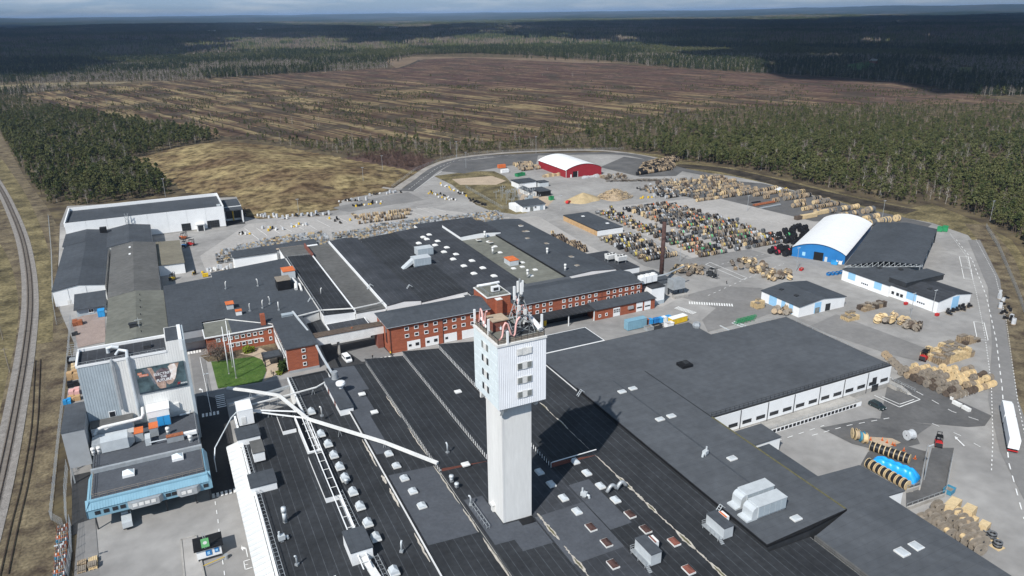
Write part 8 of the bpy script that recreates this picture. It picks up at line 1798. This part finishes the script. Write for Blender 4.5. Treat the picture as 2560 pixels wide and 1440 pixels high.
# rust pipes, coils in the drum yards; white and yellow sets stand for drums
for i, (a, b, m, r) in enumerate((((1885, 515), (1935, 506), 'rust', 0.9), ((1900, 522), (1950, 512), 'galv', 0.6), ((1880, 508), (1900, 505), 'cable_black', 0.6), ((1935, 481), (1950, 474), 'white', 1.2), ((1953, 481), (1966, 475), 'yellow', 1.2))):
    p = Vector(P(*a)); q = Vector(P(*b)); t = thing('pipes_or_drum', ('rusty brown', 'silver', 'black', 'white', 'yellow')[i]+' pipe bundle lying in the dark drum yard', 'pipes', p)
    for k in range(3): mb = MB(); off = Vector((0, (k-1)*r*0.9, r*0.5+(0.45*r if k == 1 else 0))); mb.tube([p+off, q+off], r*0.5, 8).build('pipe', m, t)
for i in range(7):
    p = P(1995+i*12.5, 549-i*2.2-(4 if i > 3 else 0)); t = thing('board_crate', 'tan board crate, %s in the line behind the white barrel roof' % ORD[i], 'crate', (p[0], p[1], 0)); MB().box(-2, 2, -1.2, 1.2, 0.15, 2.2).part('box', 'wood_new' if i else 'wood_dark', t); MB().box(-2, 2, -0.8, -0.6, 0, 0.15).part('runner', 'wood', t)
# green drain gratings and pipes on the road behind the big hall
for i, (a, b) in enumerate((((1800, 815), (1825, 828)), ((1830, 808), (1860, 820)), ((1835, 805), (1865, 816)))):
    p = Vector(P(*a)); q = Vector(P(*b)); t = thing('steel_profile', 'long pale steel profile, %s lying behind the big hall' % ORD[i], 'profile', p); MB().bar(p+Vector((0, 0, 0.2)), q+Vector((0, 0, 0.2)), 0.35, 0.3).build('profile', 'galv_light', t)
for i in range(5):
    for j in range(3):
        p = P(1842+i*9+j*3, 812-i*2.2-j*4.5); t = thing('green_rack', 'green steel rack, column %s, row %s behind the big hall' % (ORD[i], ORD[j]), 'rack', (p[0], p[1], 0.1)); mb = MB()
        for a in (-0.9, 0.9): mb.bar((a, -0.5, 0), (a, -0.5, 0.9), 0.1).bar((a, 0.5, 0), (a, 0.5, 0.9), 0.1).bar((a, -0.5, 0.9), (a, 0.5, 0.9), 0.1)
        for b in (-0.5, 0, 0.5): mb.bar((-0.9, b, 0.8), (0.9, b, 0.8), 0.12)
        mb.part('frame', 'green', t)
# ================================================================= trees
def leaf_mat(name, c1, c2, c3):
    m = bpy.data.materials.new(name); m.use_nodes = True; n, l = m.node_tree.nodes, m.node_tree.links; b = n['Principled BSDF']
    b.inputs['Roughness'].default_value = 0.9; b.inputs['Specular IOR Level'].default_value = 0.1
    oi = n.new('ShaderNodeObjectInfo'); rp = n.new('ShaderNodeValToRGB'); e = rp.color_ramp.elements; e[0].position = 0.05; e[1].position = 0.95; k = e.new(0.5)
    e[0].color = (*c1, 1); e[1].color = (*c2, 1); e[2].color = (*c3, 1); l.new(oi.outputs['Random'], rp.inputs['Fac'])
    g = n.new('ShaderNodeNewGeometry'); nz = n.new('ShaderNodeTexNoise'); nz.inputs['Scale'].default_value = 0.7; l.new(g.outputs['Position'], nz.inputs['Vector'])
    mr = n.new('ShaderNodeMapRange'); mr.inputs['From Min'].default_value = 0.3; mr.inputs['From Max'].default_value = 0.7; mr.inputs['To Min'].default_value = 0.7; mr.inputs['To Max'].default_value = 1.35; l.new(nz.outputs['Fac'], mr.inputs['Value'])
    vm = n.new('ShaderNodeVectorMath'); vm.operation = 'SCALE'; l.new(rp.outputs['Color'], vm.inputs[0]); l.new(mr.outputs['Result'], vm.inputs['Scale']); l.new(vm.outputs['Vector'], b.inputs['Base Color'])
    return m
M['needles'] = leaf_mat('pine_needles', (0.052, 0.066, 0.024), (0.118, 0.120, 0.050), (0.084, 0.092, 0.035))
M['spruce'] = leaf_mat('spruce_needles', (0.024, 0.038, 0.015), (0.048, 0.062, 0.024), (0.034, 0.048, 0.019))
M['twigs'] = leaf_mat('birch_twigs', (0.125, 0.100, 0.085), (0.19, 0.16, 0.125), (0.15, 0.12, 0.10))
M['thicket'] = leaf_mat('red_twigs', (0.085, 0.052, 0.042), (0.13, 0.085, 0.066), (0.10, 0.066, 0.052))
M['shrub'] = leaf_mat('shrub_leaves', (0.13, 0.16, 0.02), (0.20, 0.20, 0.03), (0.17, 0.18, 0.025))
M['thuja'] = leaf_mat('thuja', (0.025, 0.05, 0.015), (0.04, 0.065, 0.02), (0.03, 0.055, 0.018))
def tuft(mb, c, r, n, rr, flat=0.6, s=0.55):
    for _ in range(n):
        d = Vector((rr.gauss(0, 1), rr.gauss(0, 1), rr.gauss(0, 1)*flat)); d = d/max(d.length, 1e-3)*r*rr.random()**0.4; p = Vector(c)+d
        u = Vector((rr.gauss(0, 1), rr.gauss(0, 1), rr.gauss(0, 0.7))).normalized(); w = u.cross(Vector((rr.gauss(0, 1), rr.gauss(0, 1), rr.gauss(0, 1)))).normalized(); k = s*rr.uniform(0.6, 1.3)
        mb.add([p-u*k, p+w*k*0.8, p+u*k, p-w*k*0.8], [(0, 1, 2, 3)])
def tree_meshes(kind, seed, lod=1.0):
    rr = random.Random(seed); tr = MB(); cr = MB()
    if kind == 'pine':
        H = rr.uniform(9.5, 12.5); bx, by = rr.uniform(-.5, .5), rr.uniform(-.5, .5); tr.tube([(0, 0, -0.3), (bx*0.4, by*0.4, H*0.5), (bx, by, H*0.95)], [0.2, 0.14, 0.04], 5); c0 = rr.uniform(0.24, 0.5)
        for i in range(int(20*lod)):
            q = rr.random()**0.8; z = H*(c0+(1-c0)*q); R = 2.5*(1-q)**0.55*(0.5+0.5*min(1, q*3+0.3))+0.25; a = rr.uniform(0, 6.28); d = R*rr.uniform(0.35, 1.0); c = (bx*q+d*math.cos(a), by*q+d*math.sin(a), z)
            tuft(cr, c, rr.uniform(0.7, 1.1), 13, rr, 0.5, 0.5)
            if i % 4 == 0: tr.tube([(bx*q*0.6, by*q*0.6, z-0.5), c], [0.06, 0.02], 3, cap=False)
        tuft(cr, (bx, by, H), 0.5, 8, rr, 1.0, 0.4)
    elif kind == 'spruce':
        H = rr.uniform(13, 17); tr.tube([(0, 0, -0.3), (0, 0, H*0.9)], [0.22, 0.04], 5)
        for i in range(int(20*lod)):
            q = i/(20*lod); z = H*(0.12+0.86*q); R = 2.3*(1-q)**0.85+0.2
            for k in range(3 if q < 0.6 else 2): a = rr.uniform(0, 6.28); tuft(cr, (R*0.6*math.cos(a), R*0.6*math.sin(a), z), R*0.55, 6, rr, 0.35, 0.5)
        tuft(cr, (0, 0, H*0.98), 0.3, 5, rr, 1.5, 0.35)
    elif kind == 'birch':
        H = rr.uniform(10, 13); bx = rr.uniform(-.8, .8); tr.tube([(0, 0, -0.3), (bx*0.5, 0, H*0.5), (bx, 0, H)], [0.15, 0.1, 0.02], 5)
        for i in range(int(15*lod)):
            q = rr.uniform(0.3, 1.0); z = H*q; R = 1.7*math.sin(math.pi*min(1, q*0.9))+0.2; a = rr.uniform(0, 6.28); e = (bx*q+R*math.cos(a), R*math.sin(a), z+0.7); tr.tube([(bx*q*0.8, 0, z-0.8), e], [0.05, 0.015], 3, cap=False)
            for _ in range(7):
                u = Vector((rr.gauss(0, 0.5), rr.gauss(0, 0.5), rr.uniform(0.3, 1))).normalized(); p = Vector(e)+Vector((rr.gauss(0, .5), rr.gauss(0, .5), rr.gauss(0, .5))); w = u.cross(Vector((rr.gauss(0, 1), rr.gauss(0, 1), 0.1))).normalized()*0.09; cr.add([p-u*0.6-w, p-u*0.6+w, p+u*0.6], [(0, 1, 2)])
    elif kind == 'bush':
        for i in range(5):
            a = rr.uniform(0, 6.28); e = (0.8*math.cos(a), 0.8*math.sin(a), rr.uniform(1.6, 3.2)); tr.tube([(0, 0, -0.1), e], [0.05, 0.015], 3, cap=False)
            for _ in range(9):
                u = Vector((rr.gauss(0, 0.4), rr.gauss(0, 0.4), 1)).normalized(); p = Vector(e)*rr.uniform(0.4, 1)+Vector((rr.gauss(0, .3), rr.gauss(0, .3), 0)); w = u.cross(Vector((rr.gauss(0, 1), rr.gauss(0, 1), 0.1))).normalized()*0.1; cr.add([p-u*0.5-w, p-u*0.5+w, p+u*0.6], [(0, 1, 2)])
    return tr, cr
LEAF = {'pine': 'needles', 'spruce': 'spruce', 'birch': 'twigs', 'bush': 'thicket'}; BARK = {'pine': 'wood_dark', 'spruce': 'wood_dark', 'birch': 'bark_birch', 'bush': 'wood_dark'}
PROTO = []          # (kind, trunk mesh, crown mesh)
for kd, n in (('pine', 6), ('spruce', 3), ('birch', 4), ('bush', 3)):
    for i in range(n):
        a, b = tree_meshes(kd, 50+i*7+len(kd)); PROTO.append((kd, a.mesh('trunk', BARK[kd]), b.mesh('crown', LEAF[kd])))
KI = {k: [i for i, p in enumerate(PROTO) if p[0] == k] for k in LEAF}
# joined prototypes live in a collection of their own that is not part of the scene: only the woods use it
PC = bpy.data.collections.new('tree_stock')
def joined(i, kd, a, b):
    me = bpy.data.meshes.new('stock_tree'); va = [v.co[:] for v in a.vertices]; fa = [tuple(p.vertices) for p in a.polygons]; o = len(va)
    va += [v.co[:] for v in b.vertices]; fb = [tuple(k+o for k in p.vertices) for p in b.polygons]; me.from_pydata(va, [], fa+fb); me.materials.append(M[BARK[kd]]); me.materials.append(M[LEAF[kd]])
    me.polygons.foreach_set('material_index', [0]*len(fa)+[1]*len(fb)); ob = bpy.data.objects.new('stock_%02d' % i, me); PC.objects.link(ob)
for i, (kd, a, b) in enumerate(PROTO): joined(i, kd, a, b)
# patches of many small trees for the far woods
FC = bpy.data.collections.new('wood_stock')
def patch(i, kind, seed, n=26, size=46):
    rr = random.Random(seed); mb = MB()
    for k in range(n):
        x, y = rr.uniform(-size/2, size/2), rr.uniform(-size/2, size/2); kk = kind if rr.random() < 0.8 else ('spruce' if kind != 'spruce' else 'birch'); H = rr.uniform(10, 17); mi = {'pine': 0, 'spruce': 1, 'birch': 2}[kk]; w = {'pine': 2.6, 'spruce': 2.4, 'birch': 2.2}[kk]; z0 = H*(0.35 if kk != 'spruce' else 0.1)
        mb.tube([(x, y, -2), (x, y, H*0.8)], [0.22, 0.1], 3, 3 if kk != 'birch' else 4, cap=False)
        for q in range(3):
            zz = z0+(H-z0)*q/3; R = w*(1-q/3.4)*rr.uniform(0.8, 1.2); a = rr.uniform(0, 6.28); top = zz+(H-z0)*0.5
            vs = [(x+R*math.cos(a+t*1.2566)*rr.uniform(.7, 1.2), y+R*math.sin(a+t*1.2566)*rr.uniform(.7, 1.2), zz+rr.uniform(-.6, .6)) for t in range(5)]+[(x, y, top)]
            mb.add(vs, [(t, (t+1) % 5, 5) for t in range(5)], mi)
    ob = bpy.data.objects.new('patch_%02d' % i, mb.mesh('stock_wood', ['needles', 'spruce', 'twigs', 'bark', 'bark_birch'])); FC.objects.link(ob)
for i, kd in enumerate(('spruce', 'spruce', 'pine', 'pine', 'birch', 'birch')): patch(i, kd, 300+i)
def scatter_object(name, label, pts, coll):
    """one object whose geometry nodes stand the stock trees of a collection on its points"""
    me = bpy.data.meshes.new(name); n = len(pts); me.from_pydata([p[:3] for p in pts], [], [])
    a = me.attributes.new('kind', 'INT', 'POINT'); a.data.foreach_set('value', [int(p[3]) for p in pts])
    a = me.attributes.new('rot', 'FLOAT_VECTOR', 'POINT'); a.data.foreach_set('vector', [c for p in pts for c in (0.0, 0.0, p[4])])
    a = me.attributes.new('scl', 'FLOAT_VECTOR', 'POINT'); a.data.foreach_set('vector', [c for p in pts for c in (p[5], p[5], p[5]*p[6])])
    o = link(name, me); o['kind'] = 'stuff'; o['label'] = label
    ng = bpy.data.node_groups.new(name, 'GeometryNodeTree'); ng.interface.new_socket('Geometry', in_out='INPUT', socket_type='NodeSocketGeometry'); ng.interface.new_socket('Geometry', in_out='OUTPUT', socket_type='NodeSocketGeometry')
    N = ng.nodes; L = ng.links; gi = N.new('NodeGroupInput'); go = N.new('NodeGroupOutput'); ip = N.new('GeometryNodeInstanceOnPoints'); ci = N.new('GeometryNodeCollectionInfo')
    ci.inputs['Collection'].default_value = coll; ci.inputs['Separate Children'].default_value = True; ci.inputs['Reset Children'].default_value = True
    def at_(nm, ty): q = N.new('GeometryNodeInputNamedAttribute'); q.data_type = ty; q.inputs['Name'].default_value = nm; return q.outputs['Attribute']
    L.new(gi.outputs[0], ip.inputs['Points']); L.new(ci.outputs[0], ip.inputs['Instance']); ip.inputs['Pick Instance'].default_value = True
    L.new(at_('kind', 'INT'), ip.inputs['Instance Index']); L.new(at_('rot', 'FLOAT_VECTOR'), ip.inputs['Rotation']); L.new(at_('scl', 'FLOAT_VECTOR'), ip.inputs['Scale']); L.new(ip.outputs[0], go.inputs[0])
    md = o.modifiers.new('woods', 'NODES'); md.node_group = ng; return o
ZR = [(1500,374),(1560,376),(1640,384),(1700,402),(1830,417),(1960,444),(2100,477),(2280,514),(2340,502),(2450,547),(2540,592),(2640,720),(2900,1000),(3600,1000),(3600,200),(2560,262),(2300,262),(2050,262),(1850,268),(1700,285),(1560,300),(1450,330),(1400,352),(1450,372)]
ZL = [(-1500,236),(40,238),(120,262),(250,290),(400,318),(560,345),(520,356),(325,400),(440,484),(340,498),(160,522),(120,508),(60,432),(0,325),(-300,300),(-1500,330)]
ZM = [(560,345),(700,352),(1000,356),(1300,352),(1450,330),(1500,374),(1330,376),(1200,382),(1090,396),(880,392),(700,362)]
ZB = [(860,394),(1000,381),(1080,398),(1040,422),(960,428),(890,418)]
ZC = [(960,150),(1040,138),(1180,134),(1330,140),(1580,156),(1640,168),(1010,176),(970,172)]
ZF = [(-200,212),(120,206),(330,203),(430,203),(200,220),(-200,244)]
ZW = [(2100,166),(2180,150),(2195,160),(2195,172),(2140,190)]; ZW2 = [(2385,166),(2434,165),(2434,192),(2400,192)]
rg = np.random.default_rng(5)
def wedge(n, r0, r1):
    r = np.sqrt(rg.uniform(r0*r0, r1*r1, n)); a = YAW+rg.uniform(rad(-46), rad(44), n); return r*np.sin(a), r*np.cos(a), r
A_ = 0.5*(2600**2-380**2)*rad(90); n = int(A_/17)
X, Y, Rr = wedge(n, 380, 2600)
PX, PY, PW = proj(X, Y, 0.0)
dens = np.zeros(n)
inbog = inpoly(X, Y, BOG)
inyard = inpoly(X, Y, YARD) | inpoly(X, Y, MOUND)
patchy = vnoise(X/60, Y/60, 31); fine = vnoise(X/22, Y/22, 33)
zr = inpoly(PX, PY, ZR); zl = inpoly(PX, PY, ZL); zm = inpoly(PX, PY, ZM)
# woods thin out towards the bog
depth_r = np.clip((PY-(262+0.02*np.abs(PX-2000)))/120, 0, 1); edge_r = np.clip((PX-1450)/500, 0, 1)
dens = np.where(zr, np.clip(0.10+1.15*depth_r*(0.30+0.70*edge_r), 0, 1)*np.clip(0.2+1.3*patchy, 0.15, 1.1), dens)
dens = np.where(zl, np.clip((PY-232)/120, 0.08, 1)*np.clip(0.15+1.3*patchy, 0.1, 1.1), dens)
dens = np.where(zm, 0.34*np.clip((PY-342)/22, 0.15, 1)*(0.4+0.9*patchy), dens)
far = (~zr) & (~zl) & (~zm) & (~inbog) & (PY < 240)
dens = np.where(far, np.where(Rr < 1500, 0.6, 0.62), dens)
bogd = np.clip((PY-185)/130, 0, 1)**2*0.055*(patchy > 0.42)+0.0008
dens = np.where(inbog, bogd*(0.3+1.4*fine), dens)
dens[inyard] = 0
for zz_ in (ZC, ZF, ZW, ZW2): dens[inpoly(PX, PY, zz_)] *= 0.03
thick = inpoly(PX, PY, ZB) & ~inyard
keep = rg.random(n) < np.where(thick, 0.8, dens)
X, Y, Rr, PX, PY, patchy, fine, zr, zl, zm, far, inbog, thick = [q[keep] for q in (X, Y, Rr, PX, PY, patchy, fine, zr, zl, zm, far, inbog, thick)]
Z = terrain(X, Y)-0.1
u = rg.random(len(X)); sp = vnoise(X/230, Y/230, 41)
# which kind: pine woods near, birch belts round the bog, spruce farther off
belt = far & (Rr < 2050)
birch_p = np.where(zm, 0.42, np.where(belt, 0.34+0.4*(sp > 0.55), 0.06+0.16*(patchy < 0.3)))
kind = np.where(u < birch_p, 2, np.where(far & (u < birch_p+0.45*(sp < 0.55)), 1, 0))
kind = np.where(inbog & (u > 0.75), 2, kind); kind = np.where(thick, 3, kind)
KK = [KI['pine'], KI['spruce'], KI['birch'], KI['bush']]
S = rg.uniform(0.62, 1.12, len(X)); S = np.where(inbog, rg.uniform(0.25, 0.62, len(X)), S); S = np.where(zr, S*(0.42+0.5*np.clip((PY-255)/150, 0, 1)), S); S = np.where(zl, S*(0.5+0.42*np.clip((PY-235)/110, 0, 1)), S); S = np.where(zm, S*0.62, S); S = np.where(far, S*0.92, S); S = np.where(thick, rg.uniform(1.0, 1.7, len(X)), S)
pts = [(float(X[i]), float(Y[i]), float(Z[i]), KK[kind[i]][rg.integers(len(KK[kind[i]]))], float(rg.uniform(0, 6.28)), float(S[i]), float(rg.uniform(0.85, 1.2))) for i in range(len(X))]
# the 300 trees that show largest stand as things of their own
score = np.where((PX > 0) & (PX < 2560) & (kind < 3), S*13/np.hypot(Rr, CAMH), 0); top = set(np.argsort(-score)[:300].tolist())
LAB = {(0, 'l'): 'dark pine tree in the wood between railway and grassy mound', (2, 'l'): 'bare pale birch in the wood between railway and grassy mound', (1, 'l'): 'spruce in the wood beside the railway', (0, 'r'): 'green pine tree in the wood behind the drum yards', (2, 'r'): 'bare pale birch in the wood behind the drum yards', (1, 'r'): 'spruce in the wood behind the drum yards'}
GRP = {'l': 'trees of the wood by the railway', 'r': 'trees of the wood behind the drum yards'}; KN = {0: 'pine_tree', 1: 'spruce_tree', 2: 'birch_tree'}
for i in sorted(top):
    p = pts[i]; s = 'l' if PX[i] < 1000 else 'r'; k = int(kind[i]); t = thing(KN[k], LAB[(k, s)], 'tree', (p[0], p[1], p[2]), p[4], GRP[s]+' '+KN[k].split('_')[0]); t.scale = (p[5], p[5], p[5]*p[6])
    link('trunk', PROTO[p[3]][1], t); link('crown', PROTO[p[3]][2], t)
rest = [p for i, p in enumerate(pts) if i not in top]
n = 70000; X, Y, Rr = wedge(n, 380, 1500); PX, PY, PW = proj(X, Y, 0.0); ok = (inpoly(PX, PY, ZR) | inpoly(PX, PY, ZL) | inpoly(PX, PY, ZM) | (inpoly(X, Y, BOG) & (vnoise(X/35, Y/35, 61) > 0.6) & (PY > 215))) & ~inpoly(X, Y, YARD) & ~inpoly(X, Y, MOUND)
low = [(float(X[i]), float(Y[i]), -0.1, KI['bush'][rg.integers(3)] if rg.random() < 0.3 else KI['pine'][rg.integers(6)], float(rg.uniform(0, 6.28)), float(rg.uniform(0.25, 0.55)), 0.8) for i in np.nonzero(ok)[0]]
low = [(p[0], p[1], p[2], p[3], p[4], p[5]*(0.7 if p[3] in KI['pine'] else 1.0), p[6]) for p in low]
scatter_object('scrub', 'low scrub and heather bushes under and between the trees', low, PC)
scatter_object('woodland', 'mixed pine, spruce and birch woods around the bog', rest, PC)
# far woods
A_ = 0.5*(11000**2-2450**2)*rad(90); n = int(A_/2100)
X, Y, Rr = wedge(n, 2450, 11000); PX, PY, PW = proj(X, Y, 0.0); sp = vnoise(X/520, Y/520, 51); gap = vnoise(X/300+7, Y/300, 52)
keep = (gap > 0.17) & ~inpoly(PX, PY, ZW) & ~inpoly(PX, PY, ZW2)
X, Y, sp = X[keep], Y[keep], sp[keep]; Z = terrain(X, Y)-0.2; u = rg.random(len(X))
kd = np.where(sp > 0.62, np.where(u < 0.6, 4, 2), np.where(u < 0.55, 0, 2))
scatter_object('far_woodland', 'distant forest reaching to the horizon', [(float(X[i]), float(Y[i]), float(Z[i]), int(kd[i]+rg.integers(2)), float(rg.uniform(0, 6.28)), float(rg.uniform(0.85, 1.2)), float(rg.uniform(0.8, 1.15))) for i in range(len(X))], FC)
# garden plants
def garden(label, name, px, py, r, h, m, n=60, trunk=False, dens=0.35, seed=1):
    p = P(px, py); t = thing(name, label, 'plant', (p[0], p[1], 0)); rr = random.Random(seed); mb = MB()
    for i in range(n): a = rr.uniform(0, 6.28); q = math.sqrt(rr.random()); z = h*(0.15+0.8*rr.random()*(1-0.5*q*q)); tuft(mb, (r*q*math.cos(a), r*q*math.sin(a), z), 0.35, 5, rr, 0.8, dens)
    mb.part('foliage', m, t); tm = MB()
    for i in range(4): a = 1.57*i; tm.tube([(0, 0, 0), (0.5*r*math.cos(a), 0.5*r*math.sin(a), h*0.7)], [0.1, 0.03], 4, cap=False)
    tm.part('stem', 'wood_dark', t)
garden('yellow-green rounded shrub in front of the brick wing', 'shrub', 622, 880, 2.0, 2.6, 'shrub', 90, seed=2); garden('dark conical thuja at the entrance wing', 'thuja', 706, 930, 1.1, 4.5, 'thuja', 90, seed=3); garden('second dark thuja close to the white facade', 'thuja', 716, 922, 0.9, 4.0, 'thuja', 70, seed=4); garden('low green hedge bush by the porch path', 'shrub', 698, 935, 1.0, 1.2, 'shrub', 40, seed=5)
p = P(545, 905); t = thing('ornamental_tree', 'bare brownish ornamental tree at the corner of the lawn', 'tree', (p[0], p[1], 0)); rr = random.Random(9); tm = MB(); cm = MB(); tm.tube([(0, 0, 0), (0, 0, 2.2)], [0.25, 0.18], 6)
for i in range(70):
    a = rr.uniform(0, 6.28); q = rr.uniform(0.3, 1); e = Vector((3.6*q*math.cos(a), 3.6*q*math.sin(a), 3.0+3.4*rr.random())); tm.tube([(0, 0, 1.8), e*0.6+Vector((0, 0, 1.2)), e], [0.08, 0.05, 0.015], 3, cap=False)
    for _ in range(16):
        u_ = Vector((rr.gauss(0, .6), rr.gauss(0, .6), rr.gauss(0.4, .5))).normalized(); w = u_.cross(Vector((rr.gauss(0, 1), rr.gauss(0, 1), .2))).normalized()*0.07; c = e+Vector((rr.gauss(0, .6), rr.gauss(0, .6), rr.gauss(0, .6))); cm.add([c-u_*0.5-w, c-u_*0.5+w, c+u_*0.5], [(0, 1, 2)])
tm.part('trunk', 'wood_dark', t); cm.part('crown', 'twigs', t)
# farmhouse and barns in the far clearing
for px, py, sx, sy, h, wm, s in ((2187, 158, 14, 18, 9, 'brick_dark', 'red-brown barn with grey roof at the far green meadow'), (2228, 153, 22, 12, 6, 'red', 'red farmhouse among trees beside the far meadow')):
    p = P(px, py); t = thing('farm_building', s, 'farm building', (p[0], p[1], float(terrain(p[0], p[1])))); gz = t.location.z; x, y = p[0], p[1]
    MB().box(x-sx/2, x+sx/2, y-sy/2, y+sy/2, gz, gz+h*0.6).build('wall', wm, t)
    for s_ in (-1, 1): MB().add([(x+s_*sx*0.54, y-sy*0.54, gz+h*0.55), (x+s_*sx*0.54, y+sy*0.54, gz+h*0.55), (x, y+sy*0.54, gz+h), (x, y-sy*0.54, gz+h)], [(0, 1, 2, 3)]).build('roof', 'galv' if wm == 'brick_dark' else 'orange', t)
    for y_ in (y-sy/2, y+sy/2): MB().add([(x-sx/2, y_, gz+h*0.6), (x+sx/2, y_, gz+h*0.6), (x, y_, gz+h)], [(0, 1, 2)]).build('gable', wm, t)
for i, (px, py, s) in enumerate(((985, 79, 60), (955, 80, 40), (650, 81, 30), (530, 88, 50))):
    p = P(px, py); gz = float(terrain(p[0], p[1])); t = thing('far_house', 'tiny pale building in the distant forest, %s from the right' % ORD[i], 'house', (p[0], p[1], gz+8)); MB().box(p[0]-s/2, p[0]+s/2, p[1]-9, p[1]+9, gz, gz+20).build('wall', 'white', t); MB().box(p[0]-s/2-1, p[0]+s/2+1, p[1]-10, p[1]+10, gz+20, gz+22).build('roof', 'roof_mid', t)
# ================================================================= clouds overhead (out of view) and the hazy air
def cloud(polys, alt, seed, step=230, k=1.0):
    rr = random.Random(seed); s = alt/math.sin(SUN_EL); off = SUND*s; g = MB(); ico = []
    t_ = (1+5**0.5)/2; base = [Vector(v).normalized() for v in ((-1,t_,0),(1,t_,0),(-1,-t_,0),(1,-t_,0),(0,-1,t_),(0,1,t_),(0,-1,-t_),(0,1,-t_),(t_,0,-1),(t_,0,1),(-t_,0,-1),(-t_,0,1))]
    F = [(0,11,5),(0,5,1),(0,1,7),(0,7,10),(0,10,11),(1,5,9),(5,11,4),(11,10,2),(10,7,6),(7,1,8),(3,9,4),(3,4,2),(3,2,6),(3,6,8),(3,8,9),(4,9,5),(2,4,11),(6,2,10),(8,6,7),(9,8,1)]
    for pl in polys:
        w = [P(a, b, 8.0)[:2] for a, b in pl]; x0, x1 = min(p[0] for p in w), max(p[0] for p in w); y0, y1 = min(p[1] for p in w), max(p[1] for p in w)
        gx = np.arange(x0, x1, step); gy = np.arange(y0, y1, step); GX, GY = np.meshgrid(gx, gy); GX = GX+rg.uniform(-step*.3, step*.3, GX.shape); GY = GY+rg.uniform(-step*.3, step*.3, GY.shape); ok = inpoly(GX, GY, w)
        DI = dist_in(GX, GY, w)
        for x, y, e in zip(GX[ok], GY[ok], DI[ok]):
            if rr.random() > 0.5+e/500: continue
            r = step*rr.uniform(0.75, 0.98)*k*min(1, 0.55+e/450); h = rr.uniform(60, 130); g.add([(x-off[0]+v.x*r, y-off[1]+v.y*r, 8-off[2]+v.z*h+rr.uniform(-30, 60)) for v in base], F)
    o = g.build('cloud', mat('cloud_white', (0.8, 0.8, 0.8), 1.0, 0.02, 0.002)); o['kind'] = 'stuff'; o['label'] = 'broken cloud overhead that shades the far woods'; return o
S_LEFT = [(-700,72),(0,66),(600,60),(1000,72),(1250,60),(1300,96),(1180,92),(1000,112),(800,98),(560,104),(520,128),(300,160),(150,182),(0,202),(-700,225)]
S_RIGHT = [(1250,60),(1700,54),(2000,50),(2300,42),(2900,34),(3300,40),(3300,330),(2560,280),(2330,258),(2150,249),(1960,240),(1840,226),(1780,214),(1900,208),(2150,222),(2330,226),(2330,214),(2050,198),(1940,188),(1900,152),(1720,146),(1600,120),(1420,100),(1300,96)]
cloud([S_LEFT], 1300, 1); cloud([S_RIGHT], 1300, 2)
haze = MB().box(-44000, 44000, -44000, 44000, -6, 190).build('haze', 'white'); haze['kind'] = 'stuff'; haze['label'] = 'thin blue air haze over the land'
hm = bpy.data.materials.new('haze'); hm.use_nodes = True; hn, hl = hm.node_tree.nodes, hm.node_tree.links
for q in list(hn): hn.remove(q)
ho = hn.new('ShaderNodeOutputMaterial'); hv = hn.new('ShaderNodeVolumePrincipled'); hv.inputs['Density'].default_value = 4.6e-5; hv.inputs['Color'].default_value = (0.50, 0.70, 1.0, 1); hv.inputs['Anisotropy'].default_value = 0.1; hl.new(hv.outputs[0], ho.inputs['Volume'])
haze.data.materials.clear(); haze.data.materials.append(hm)
